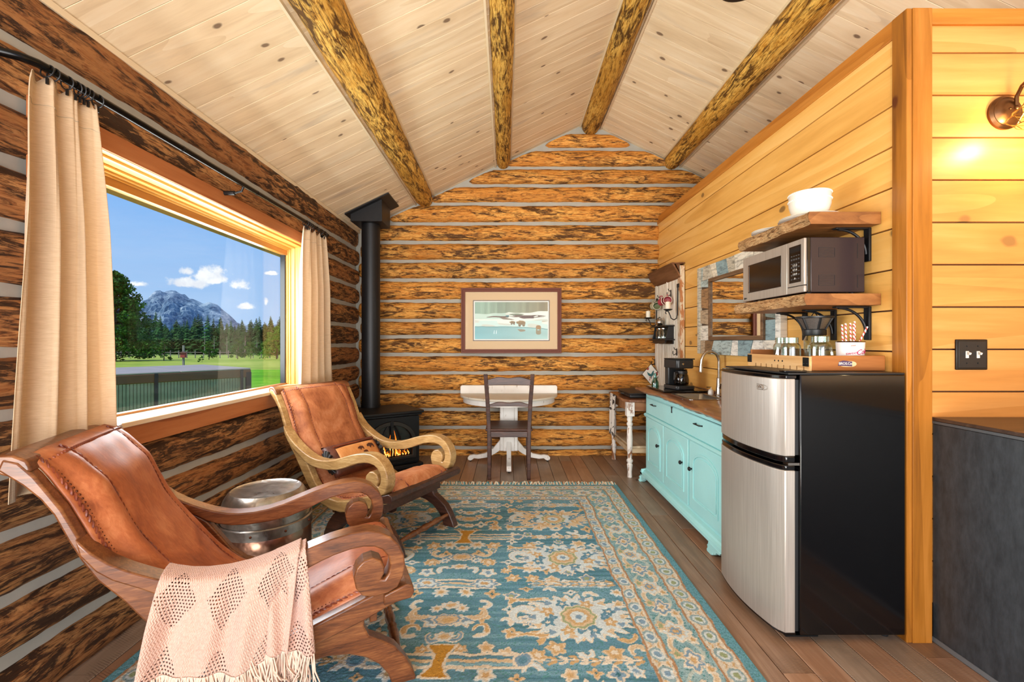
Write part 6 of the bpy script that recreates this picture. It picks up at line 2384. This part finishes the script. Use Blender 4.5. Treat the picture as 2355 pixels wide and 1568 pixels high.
# bottom and top bands cut into slanted pieces, sides into stacked pieces
for (z0, z1) in ((mz0, iz0 - .03), (iz1 + .03, mz1)):
    cuts = [my0 + .06]
    while cuts[-1] < my1 - .19:
        cuts.append(cuts[-1] + r.uniform(.07, .17))
    cuts.append(my1 - .05)
    sl0 = 0
    for i in range(len(cuts) - 1):
        sl1 = r.uniform(-.035, .035) if i < len(cuts) - 2 else 0
        scrap([(cuts[i] + sl0 + .002, z0), (cuts[i + 1] + sl1 - .002, z0), (cuts[i + 1] - sl1 - .002, z1), (cuts[i] - sl0 + .002, z1)], r.randrange(10), r.uniform(.004, .012))
        sl0 = sl1
for (y0, y1) in ((my0 + .05, OY0), (OY1, my1 - .045)):
    z = iz0 - .03
    while z < iz1 + .02:
        z2 = min(iz1 + .03, z + r.uniform(.09, .20))
        if iz1 + .03 - z2 < .04:
            z2 = iz1 + .03
        scrap([(y0, z + .001), (y1, z + .02 if z > iz0 else z + .001), (y1, z2 - .001), (y0, z2 - .001)], r.randrange(10), r.uniform(.004, .012))
        z = z2
for (y0, y1, k) in ((my0, my0 + .05, 6), (my1 - .045, my1, 8)):
    part('outer_batten', MB().box(-.042, 0, y0, y1, mz0, mz1), scr[k], mr, bevel=.003)

# ---------------------------------------------------------------- fridge
fg = thing('refrigerator', 'compact two door refrigerator with stainless doors and glossy black sides, right foreground', 'refrigerator', (0, 0, 0))
fx0, fx1, fy0, fy1 = 1.165, 1.585, 1.815, 2.345
part('body', MB().box(fx0, fx1, fy0, fy1, .03, 1.068), M['black_gloss'], fg, bevel=.004, seg=2)
part('top_panel', MB().box(fx0 - .045, fx1, fy0 + .002, fy1 - .002, 1.0685, 1.0765), M['black_matte'], fg, bevel=.002)


def bow(y, k=0.0):
    t_ = (y - fy0) / (fy1 - fy0)
    return 1.098 - .040 * math.sin(PI * min(1, max(0, t_))) ** .8 + k - .006 * t_


def door_prism(z0, z1, xin, inset=0.0, y0=None, y1=None, k=0.0):
    y0 = fy0 + .006 if y0 is None else y0
    y1 = fy1 - .006 if y1 is None else y1
    ys_ = np.linspace(y0, y1, 26)
    pts = [(bow(y, k) + (.014 if i in (0, 25) else 0) + (.004 if i in (1, 24) else 0), y) for i, y in enumerate(ys_)]
    pts += [(xin, y1), (xin, y0)]
    return MB().prism(pts, z0, z1, 'z')


for nm, z0, z1 in (('freezer_door', .742, 1.052), ('fridge_door', .035, .685)):
    d_ = part(nm, door_prism(z0, z1, 1.150), M['steel'], fg, bevel=.003, angle=25)
    part('gasket', MB().box(1.150, fx0, fy0 + .012, fy1 - .012, z0 + .004, z1 - .004), M['black_matte'], d_)
part('top_trim', door_prism(1.052, 1.066, 1.155, k=.004), M['black_gloss'], fg, bevel=.002, angle=25)
h1 = part('freezer_grip', door_prism(.716, .742, 1.150, k=.004), M['black_gloss'], fg, bevel=.004, angle=25)
h2 = part('fridge_grip', door_prism(.685, .706, 1.150, k=.002), M['black_gloss'], fg, bevel=.004, angle=25)
part('bottom_trim', door_prism(.028, .036, 1.150, k=.002), M['black_gloss'], fg, angle=25)
part('hinge', MB().box(1.12, 1.165, fy0 + .004, fy0 + .04, .706, .716).tube([(1.135, fy0 + .02, .69), (1.135, fy0 + .02, .735)], .006, 8), M['chrome'], fg)
part('hinge_cap', MB().box(1.11, 1.20, fy0 + .01, fy0 + .05, 1.077, 1.086), M['black_gloss'], fg, bevel=.003)
part('hinge_plate', MB().box(1.11, 1.24, fy0 + .004, fy0 + .03, .022, .028), M['steel_dark'], fg)
for x_, y_ in ((1.20, fy0 + .05), (1.20, fy1 - .05), (1.54, fy0 + .05), (1.54, fy1 - .05)):
    part('levelling_foot', MB().lathe([(0, .001), (.014, .001), (.016, .012), (.007, .014), (.007, .03)], (x_, y_, 0), 14), M['black_matte'], fg)
# oval badge with raised letters on the freezer door
yb = fy0 + .125
bd = Matrix.Translation((bow(yb) - .0012, yb, 1.010)) @ Matrix.Rotation(math.radians(-4), 4, 'Z')
pth = []
for k in range(40):
    a = 2 * PI * k / 40
    pth.append(bd @ Vector((0, .046 * math.copysign(abs(math.cos(a)) ** .6, math.cos(a)), .0105 * math.copysign(abs(math.sin(a)) ** .75, math.sin(a)))))
part('badge_rim', MB().tube([tuple(p) for p in pth], .0013, 6, closed=True), M['chrome'], fg)
lettering('VISSANI', .017, M['chrome'], fg, (bow(yb) - .0012, yb, 1.010), (PI / 2, 0, -PI / 2), 'badge_lettering', spacing=1.05)

# ---------------------------------------------------------------- wooden crate and what stands in it
cr = thing('wooden_crate', 'shallow wooden crate with an oval label and metal corners on top of the refrigerator', 'crate', (0, 0, 0))
kx0, kx1, ky0, ky1, kz0, kz1 = 1.272, 1.588, 1.915, 2.40, 1.0775, 1.138
cw = wood('crate_wood', '7a451c', 'a0622e', 'bd7f44', 'x', 10, rough=.5, rand=0)
cwp = wood('crate_pale_wood', 'c08a52', 'dcae74', 'edcb98', 'y', 10, rough=.5, rand=0)
part('near_board', MB().box(kx0 + .006, kx1, ky0, ky0 + .012, kz0, kz1 + .004), cw, cr, bevel=.003)
part('far_board', MB().box(kx0 + .006, kx1, ky1 - .012, ky1, kz0, kz1 + .022), cw, cr, bevel=.003)
part('wall_side_board', MB().box(kx1 - .010, kx1, ky0 + .013, ky1 - .013, kz0, kz1), cwp, cr, bevel=.002)
# pale side slotted along its lower edge
poly = [(ky0, kz1), (ky0, kz0)]
y = ky0 + .03
while y < ky1 - .05:
    poly += [(y, kz0), (y, kz0 + .016), (y + .008, kz0 + .016), (y + .008, kz0)]
    y += .047
poly += [(ky1, kz0), (ky1, kz1)]
part('slotted_board', MB().prism(poly, kx0 - .006, kx0 + .006, 'x'), cwp, cr, smooth=False)
part('bottom_board', MB().box(kx0 + .006, kx1 - .011, ky0 + .013, ky1 - .013, kz0, kz0 + .008), cw, cr)
for y_ in (ky0 - .002, ky1 - .038):
    part('corner_plate', MB().box(kx0 - .0085, kx0 - .006, y_, y_ + .040, kz0 + .018, kz1 - .004), M['steel_dark'], cr, bevel=.002)
mb = MB()
for k in range(3):
    mb.lathe([(0, 0), (.004, 0), (.0045, .001)], (kx0 - .0068, 2.10 + .03 * k, 1.112), 10, 'x')
for y_ in (ky0 + .008, ky0 + .028, ky1 - .03, ky1 - .01):
    mb.ball((kx0 - .009, y_, 1.108), .0026, 6)
part('nail_heads', mb, M['steel_dark'], cr)
lab = [(1.426 + .036 * math.copysign(abs(math.cos(a)) ** .7, math.cos(a)), 1.108 + .0125 * math.sin(a)) for a in np.linspace(0, 2 * PI, 40, endpoint=False)]
part('oval_label', MB().prism([(x + .004, z - .001) for x, z in lab], ky0 - .0010, ky0, 'y'), simple('label_tan', 'd9b98c', .6), cr, smooth=False)
part('label_band', MB().prism([(1.388, 1.100), (1.447, 1.097), (1.447, 1.117), (1.41, 1.1215), (1.392, 1.116)], ky0 - .0018, ky0 - .0008, 'y'), simple('label_purple', '4a3558', .6), cr, smooth=False)
lettering('BROS.Co', .0150, M['white_wall'], cr, (1.418, ky0 - .0022, 1.1085), (PI / 2, 0, 0), 'label_lettering', spacing=.95)


def mason_mug(loc, label, hang, rr_=.043, h=.135):
    j = thing('mason_jar_mug', label, 'jar', loc, hang, 'mason jar mugs in the crate')
    part('glass_body', MB().lathe([(0, .001), (rr_ * .88, .001), (rr_, .008), (rr_, h * .66), (rr_ * .93, h * .74), (rr_ * .76, h * .80), (rr_ * .76, h), (rr_ * .72, h), (rr_ * .72, h * .81), (rr_ * .9, h * .73), (rr_ * .95, h * .65), (rr_ * .95, .012), (0, .008)], (0, 0, 0), 32), M['glass'], j)
    part('screw_thread', MB().lathe([(rr_ * .765, h * .83), (rr_ * .81, h * .845), (rr_ * .765, h * .86), (rr_ * .765, h * .90), (rr_ * .81, h * .915), (rr_ * .765, h * .93), (rr_ * .765, h * .975), (rr_ * .80, h * .99), (rr_ * .74, h * 1.005)], (0, 0, 0), 32), M['glass'], j)
    part('handle', MB().tube([(-rr_ * .95, 0, h * .60), (-rr_ * 1.5, 0, h * .60), (-rr_ * 1.65, 0, h * .38), (-rr_ * 1.5, 0, h * .16), (-rr_ * .95, 0, h * .14)], .0055, 8), M['glass'], j)
    return j


mason_mug((1.392, 2.24, 1.086), 'clear mason jar mug with its handle to the left, first in the crate', 0)
mason_mug((1.455, 2.12, 1.086), 'larger looking clear mason jar mug next to the tin cup', PI / 2, .047, .140)
mason_mug((1.415, 2.345, 1.086), 'clear mason jar mug behind, at the far end of the crate', -PI / 2)
# pour over dripper with filter frame
dr_ = thing('coffee_dripper', 'black cone coffee filter with mesh panels sitting on a glass jar behind the mugs', 'coffee filter', (1.505, 2.235, 1.086))
part('glass_jar', MB().lathe([(0, .001), (.042, .001), (.046, .008), (.046, .12), (.036, .142), (.036, .155), (.033, .155), (.033, .142), (.042, .118), (.042, .012), (0, .008)], (0, 0, 0), 28), M['glass'], dr_)
part('collar', MB().lathe([(.048, .145), (.050, .150), (.050, .172), (.044, .176), (.030, .150)], (0, 0, 0), 28), M['black_matte'], dr_)
part('mesh_cone', MB().lathe([(.040, .172), (.072, .232)], (0, 0, 0), 32), simple('steel_mesh', '8f8a84', .4, .8, noise=.3, nscale=300), dr_)
part('rim', MB().lathe([(.074, .228), (.080, .230), (.081, .238), (.073, .238), (.071, .232)], (0, 0, 0), 32), M['black_matte'], dr_)
mb = MB()
for k in range(6):
    a = 2 * PI * k / 6 + .3
    mb.tube([(.042 * math.cos(a), .042 * math.sin(a), .172), (.074 * math.cos(a), .074 * math.sin(a), .232)], .0055, 6)
part('ribs', mb, M['black_matte'], dr_)
part('handle', MB().tube([(-.02, 0, .232), (0, 0, .262), (.02, 0, .232)], .0025, 6), M['black_matte'], dr_)
# tin cup with lettering, straws in it
tc = thing('printed_tin_cup', 'white tin cup printed with red lettering, right end of the crate, holding straws', 'cup', (1.500, 1.995, 1.086))
part('cup', MB().lathe([(0, .002), (.047, .002), (.053, .112), (.0545, .114), (.0525, .116), (.046, .006), (0, .006)], (0, 0, 0), 40), simple('cup_tin_white', 'f0e6e2', .35, coat=.3), tc)
part('rim', MB().lathe([(.0535, .112), (.0555, .115), (.0525, .117)], (0, 0, 0), 40), M['chrome'], tc)
part('red_band', MB().lathe([(.0492, .018), (.0504, .042)], (0, 0, 0), 40, arc=PI * .62).xf(Matrix.Rotation(math.radians(-78), 4, 'Z')), simple('cup_red', 'c83a3e', .4), tc)


def curved_text(txt, size, mat, parent, R0, z0, ang0, tilt=0.0, **k):
    me = text_mesh(txt, size, .0003, **k)
    for v in me.vertices:
        a = ang0 + v.co.x / R0
        z = z0 + v.co.y + tilt * v.co.x
        rr_ = R0 + (z - z0) * .055 + .0008
        v.co = (rr_ * math.cos(a), rr_ * math.sin(a), z) if v.co.z > 0 else ((rr_ - .0006) * math.cos(a), (rr_ - .0006) * math.sin(a), z)
    me.materials.clear()
    me.materials.append(mat)
    return link('cup_lettering', me, parent)


crim = simple('crimson_print', 'b0265a', .5)
curved_text('sweet', .018, crim, tc, .0515, .066, math.radians(-120), .14)
curved_text('Cola', .030, crim, tc, .0515, .071, math.radians(-72), .14, shear=.3)
curved_text('drink', .0085, simple('orange_print', 'c0603a', .5), tc, .0535, .098, math.radians(-115), .14)


def stripes():
    m, t = new_mat('striped_paper')
    co = t.add('ShaderNodeTexCoord').outputs['Object']
    s = t.add('ShaderNodeSeparateXYZ', {0: co})
    ang = t.math('ARCTAN2', s.outputs[1], s.outputs[0])
    f = t.math('FRACT', t.math('ADD', t.math('MULTIPLY', s.outputs[2], 55.0), t.math('MULTIPLY', ang, 1 / (2 * PI))))
    setp(t, color=t.mix(t.math('GREATER_THAN', f, .55), lin('f6ece4'), lin('c9483c')), rough=.6)
    return m


M['straw'] = stripes()
sme = MB().lathe([(.0036, 0), (.0036, .195), (.0030, .195), (.0030, 0)], (0, 0, 0), 12).mesh('straw', M['straw'])
for k, (dx, dy, L_) in enumerate(((-.026, .0, .0), (-.018, -.008, .006), (-.010, .004, .002), (-.002, -.010, .008), (.006, .002, .004), (.013, -.006, .004), (.020, .0, .018))):
    o = link('paper_straw', sme, None, (1.500 + dx, 1.995 + dy, 1.093 - .012 + L_ * .8))
    o.rotation_euler = (math.radians(-2), math.radians((dx + .002) * 60), 0)
    tag(o, 'red and white striped paper straw in the tin cup, %s' % ('leftmost', 'second from the left', 'third from the left', 'middle one', 'fifth from the left', 'sixth from the left', 'seventh from the left')[k], 'straw', 'striped straws standing in the tin cup')
o = link('paper_straw', sme, None, (1.480, 1.990, 1.094))
o.rotation_euler = (0, math.radians(28), 0)
tag(o, 'pale striped paper straw leaning far out to the right of the tin cup', 'straw')

# ---------------------------------------------------------------- shelves, microwave, dishes
M['shelf_end'] = wood('shelf_end_grain', '6a3e1c', '8e5a2c', 'ac7440', 'x', 13, .35, rough=.5, rand=.0, bumpk=.12)
M['shelf_live'] = bark_mat('live_edge', '6a4424', 'b07a48', 'e2bb88', 'y', -.05, 3.0)


def shelf(name, label, z0, z1, ys_br, x0):
    s = thing(name, label, 'shelf', (0, 0, 0))
    y0, y1 = 1.948, 2.548
    n = 30
    r = random.Random(int(z0 * 100))
    rows = []
    for k in range(n + 1):
        y = y0 + (y1 - y0) * k / n
        j = .006 * math.sin(y * 23 + z0 * 7) + .003 * math.sin(y * 61)
        rows.append([(1.596, y, z0), (x0 + .012 + j, y, z0), (x0 + j + .003, y, z0 + .018), (x0 + j * .6, y, z0 + .034), (x0 + .006 + j * .5, y, z1), (1.596, y, z1)])
    mb = MB().grid(rows)
    mb.f.append(tuple(range(6)))
    mb.f.append(tuple(n * 6 + k for k in range(6)))
    part('plank', mb, M['shelf_end'], s, angle=30)
    rows2 = [[(p[0] - .0006, p[1], p[2]) for p in row[1:5]] for row in rows]
    part('live_edge', MB().grid(rows2), M['shelf_live'], s, angle=60)
    for yb_ in ys_br:
        b = MB()
        b.box(1.445, 1.5975, yb_ - .014, yb_ + .014, z0 - .0085, z0 - .0015)
        b.box(1.586, 1.5975, yb_ - .016, yb_ + .016, z0 - .150, z0 - .002)
        br = part('bracket', b, M['black_iron'], s, bevel=.002)
        pts_ = []
        for k in range(13):
            a = PI / 2 * k / 12
            pts_.append((1.462 + .122 * math.sin(a), yb_, z0 - .008 - .110 * (1 - math.cos(a))))
        part('brace', MB().tube(pts_, .0065, 8, flat=.9), M['black_iron'], br)
    return s


shelf('live_edge_shelf', 'upper thick live edge wooden shelf on black brackets carrying white dishes', 1.705, 1.757, (2.015, 2.44), 1.285)
shelf('live_edge_shelf', 'lower thick live edge wooden shelf on black brackets carrying the microwave', 1.358, 1.407, (2.015, 2.225, 2.44), 1.272)

mw = thing('microwave', 'stainless fronted microwave oven with dark sides on the lower wooden shelf', 'microwave', (0, 0, 0))
mx0, mx1, mY0, mY1, mZ0, mZ1 = 1.318, 1.568, 2.0, 2.52, 1.418, 1.660
M['mw_side'] = simple('microwave_paint', '32282a', .2, 0, .35)
part('case', MB().box(mx0 + .012, mx1, mY0, mY1, mZ0, mZ1), M['mw_side'], mw, bevel=.003)
part('front_surround', MB().box(mx0 - .004, mx0 + .012, mY0, mY1, mZ0, mZ1), M['black_gloss'], mw, bevel=.002)
dY0 = 2.125
d_ = part('door', MB().box(mx0 - .016, mx0 - .004, dY0, mY1, mZ0 + .002, mZ1 - .002), M['steel'], mw, bevel=.002)
part('door_window', MB().box(mx0 - .0175, mx0 - .0155, dY0 + .045, mY1 - .055, mZ0 + .045, mZ1 - .048), M['black_gloss'], d_, bevel=.001)
part('window_edge', MB().box(mx0 - .019, mx0 - .0170, mY1 - .066, mY1 - .061, mZ0 + .05, mZ1 - .053), M['chrome'], d_)
cp = part('control_panel', MB().box(mx0 - .016, mx0 - .004, mY0 + .001, dY0 - .003, mZ0 + .034, mZ1 - .002), M['steel'], mw, bevel=.002)
part('keypad', MB().box(mx0 - .0175, mx0 - .0155, mY0 + .022, dY0 - .020, mZ0 + .050, mZ1 - .026), M['black_gloss'], cp)
part('door_button', MB().box(mx0 - .016, mx0 - .004, mY0 + .001, dY0 - .003, mZ0 + .002, mZ0 + .031), M['steel'], mw, bevel=.002)
me_ = []
mb = MB()
for i in range(4):
    for j in range(7):
        yk = mY0 + .030 + .017 * i
        zk = mZ0 + .064 + .0175 * j
        mb.box(mx0 - .0182, mx0 - .0174, yk, yk + .010, zk, zk + .007 if j % 2 else zk + .004)
bt_ = part('key_marks', mb, M['bearing'], cp, smooth=False)
for i, s_ in enumerate(('1 2 3', '4 5 6', '7 8 9', '0')):
    lettering(s_, .012, M['white_wall'], cp, (mx0 - .0184, mY0 + .062, mZ0 + .128 - .020 * i), (PI / 2, 0, -PI / 2), 'key_lettering', spacing=1.2)
part('display', MB().box(mx0 - .0182, mx0 - .0174, mY0 + .028, dY0 - .026, mZ1 - .055, mZ1 - .033), simple('display_glass', '0c1a20', .1), cp)
lettering('LG', .011, M['steel_dark'], d_, (mx0 - .0165, mY1 - .035, mZ0 + .018), (PI / 2, 0, -PI / 2), 'maker_mark')
part('maker_dot', MB().lathe([(0, 0), (.006, 0), (.0065, .001)], (mx0 - .017, mY1 - .020, mZ0 + .018), 16, 'x'), M['steel_dark'], d_)
# pressed vents on the side that faces the room
mb = MB()
for (x0, x1, z0, z1) in ((1.365, 1.435, mZ0 + .155, mZ0 + .195), (1.365, 1.435, mZ0 + .03, mZ0 + .075)):
    mb.box(x0, x1, mY0 - .0012, mY0 + .001, z0, z0 + .0015).box(x0, x1, mY0 - .0012, mY0 + .001, z1, z1 + .0015).box(x0, x0 + .0015, mY0 - .0012, mY0 + .001, z0, z1).box(x1, x1 + .0015, mY0 - .0012, mY0 + .001, z0, z1)
    for k in range(1, 6):
        zz = z0 + (z1 - z0) * k / 6
        mb.box(x0 + .004, x1 - .004, mY0 - .0008, mY0 + .001, zz, zz + .0012)
part('side_vents', mb, M['black_matte'], mw, smooth=False)
part('side_slot', MB().box(1.535, 1.5375, mY0 - .001, mY0 + .001, mZ0 + .15, mZ0 + .215).box(1.535, 1.5375, mY0 - .001, mY0 + .001, mZ0 + .02, mZ0 + .075), M['black_matte'], mw, smooth=False)
for x_, y_ in ((1.35, 2.04), (1.35, 2.48), (1.54, 2.04), (1.54, 2.48)):
    part('foot', MB().lathe([(0, .001), (.010, .001), (.011, .011)], (x_, y_, 1.407), 12), M['black_matte'], mw)


def plate(loc, rr_, label, group):
    p = MB().lathe([(0, .003), (rr_ * .55, .003), (rr_ * .60, .001), (rr_ * .66, .004), (rr_ * .95, .013), (rr_, .016), (rr_ * .985, .018), (rr_ * .66, .008), (rr_ * .55, .006), (0, .006)], (0, 0, 0), 48)
    o = part('dinner_plate', p, M['white'])
    o.location = loc
    return tag(o, label, 'plate', group)


zs = 1.757
plate((1.425, 2.15, zs + .0005), .130, 'large white plate lowest under the white bowls on the upper shelf', 'white plates on the upper shelf')
plate((1.425, 2.15, zs + .0095), .126, 'large white plate directly beneath the white bowls', 'white plates on the upper shelf')
plate((1.405, 2.40, zs + .0005), .108, 'smaller white plate at the bottom of the far pair on the upper shelf', 'white plates on the upper shelf')
plate((1.405, 2.40, zs + .0095), .108, 'smaller white plate on top of the far pair on the upper shelf', 'white plates on the upper shelf')


def bowl(loc, rr_, label):
    b = thing('ceramic_bowl', label, 'bowl', loc, 0, 'white bowls stacked on the upper shelf')
    part('body', MB().lathe([(0, .004), (rr_ * .45, .004), (rr_ * .48, 0), (rr_ * .60, .004), (rr_ * .88, .030), (rr_ * .98, .060), (rr_, .088), (rr_ * .97, .088), (rr_ * .94, .060), (rr_ * .84, .033), (rr_ * .5, .010), (0, .009)], (0, 0, 0), 48), M['white'], b)
    mb = MB()
    for k in range(52):
        a = 2 * PI * k / 52
        mb.ball((rr_ * 1.0 * math.cos(a), rr_ * 1.0 * math.sin(a), .083), .0032, 5)
    part('beaded_rim', mb, M['white'], b)
    return b


bowl((1.425, 2.15, zs + .024), .087, 'lower white beaded rim bowl of the stacked pair')
bowl((1.425, 2.15, zs + .054), .087, 'upper white beaded rim bowl of the stacked pair')

# ---------------------------------------------------------------- end wall: switch plate, caged wall lamp, grey counter unit
sw = thing('light_switch', 'black double toggle light switch plate on the pine end wall', 'light switch', (1.857, 1.829, 1.149))
part('plate', MB().box(-.063, .063, -.008, 0, -.061, .061), simple('switch_bronze', '1b1715', .35, .3), sw, bevel=.003)
part('inner_plate', MB().box(-.055, .055, -.0095, -.007, -.053, .053), M['black_matte'], sw, bevel=.002)
for s in (-.022, .022):
    part('toggle', MB().box(s - .006, s + .006, -.012, -.008, -.014, .014).box(s - .004, s + .004, -.024, -.010, .001, .010, (Vector((1, 0, 0)), math.radians(20))), M['white'], sw, bevel=.001)
mb = MB()
for s in (-.022, .022):
    for z_ in (-.034, .034):
        mb.ball((s, -.0095, z_), .0028, 6)
part('screws', mb, M['steel_dark'], sw)

ws_ = thing('wall_lamp', 'bronze wall lamp with curved arm and lit caged bulb on the pine end wall', 'wall lamp', (1.99, 1.829, 2.116))
M['bronze'] = simple('antique_bronze', '6b4a30', .3, .9, noise=.15, nscale=12)
part('backplate', MB().lathe([(.066, 0), (.067, -.010), (.058, -.018), (.054, -.017), (.045, -.024), (.02, -.032), (0, -.034)], (0, 0, 0), 40, 'y'), M['bronze'], ws_)
part('boss', MB().ball((.020, -.030, .008), .012, 10).ball((-.008, -.033, .004), .005, 8), M['bronze'], ws_)
part('swan_arm', MB().tube([(.020, -.030, .010), (.016, -.034, .050), (.014, -.055, .082), (.008, -.090, .095), (-.004, -.122, .082), (-.010, -.135, .045)], .0068, 10), M['bronze'], ws_)
part('socket', MB().lathe([(.010, .055), (.016, .05), (.020, .030), (.022, .0), (.018, -.004)], (-.010, -.135, -.005), 20), M['bronze'], ws_)
part('bulb', MB().ball((-.010, -.135, -.048), .026, 14, (1, 1, 1.25)), M['bulb'], ws_)
cage = MB()
prof_c = [(.020, .005), (.045, -.018), (.078, -.050), (.098, -.075), (.070, -.100)]
for k in range(8):
    a = 2 * PI * k / 8
    cage.tube([(-.010 + p * math.cos(a), -.135 + p * math.sin(a) * .8, z_) for p, z_ in prof_c], .0016, 5)
for p, z_ in ((.045, -.018), (.078, -.050), (.098, -.075), (.070, -.100)):
    cage.tube([(-.010 + p * math.cos(a), -.135 + p * math.sin(a) * .8, z_) for a in np.linspace(0, 2 * PI, 24, endpoint=False)], .0016, 5, closed=True)
part('wire_cage', cage, simple('brass_wire', 'a07c3c', .3, .9), ws_)
pl_ = bpy.data.lights.new('wall_lamp_glow', 'POINT')
pl_.energy = 6
pl_.color = (1.0, .72, .36)
pl_.shadow_soft_size = .03
plo = bpy.data.objects.new('wall_lamp_glow', pl_)
COL.objects.link(plo)
plo.location = (1.99 - .010, 1.829 - .135, 2.116 - .10)

gc = thing('grey_counter_unit', 'dark grey counter unit with a thin dark top along the right edge', 'counter', (0, 0, 0))
m, t = new_mat('dark_grey_laminate')
n = t.noise(obj_coords(t, (3, 3, 1.0), rand=False), 14.0, 7.0, .7)
setp(t, color=t.ramp(n, [(.35, lin('292d31')), (.65, lin('3d4247'))]), rough=.5, normal=bump(t, n, .1, .002))
part('side_panel', MB().box(1.704, 2.9, .2, 1.826, .02, .872), m, gc, bevel=.002)
part('top_edge', MB().box(1.702, 2.9, .2, 1.826, .873, .884), simple('grey_edge', '54575a', .5), gc, bevel=.001)
part('top', MB().box(1.700, 2.9, .2, 1.8265, .885, .899), wood('dark_counter_top', '2e211b', '4a372c', '65503f', 'x', 10, rough=.4, rand=0), gc, bevel=.002)
part('kick_strip', MB().box(1.702, 1.712, .2, 1.826, .001, .020), simple('grey_kick', '6a6c6e', .6), gc)

cl_ = thing('ceiling_lamp', 'black round ceiling lamp hanging at the top edge of the picture', 'ceiling lamp', (1.14, 2.2, 0))
part('shade', MB().lathe([(.0, 2.915), (.095, 2.915), (.112, 2.923), (.105, 2.945), (.05, 2.98), (.018, 3.0), (0, 3.005)], (0, 0, 0), 36), M['black_matte'], cl_)
part('rod', MB().tube([(0, 0, 3.0), (0, 0, zceil(1.14) - .02)], .008, 10), M['black_iron'], cl_)
part('canopy', MB().lathe([(0, -.03), (.05, -.03), (.058, -.01), (.058, .01)], (0, 0, zceil(1.14) - .005), 28), M['black_iron'], cl_)
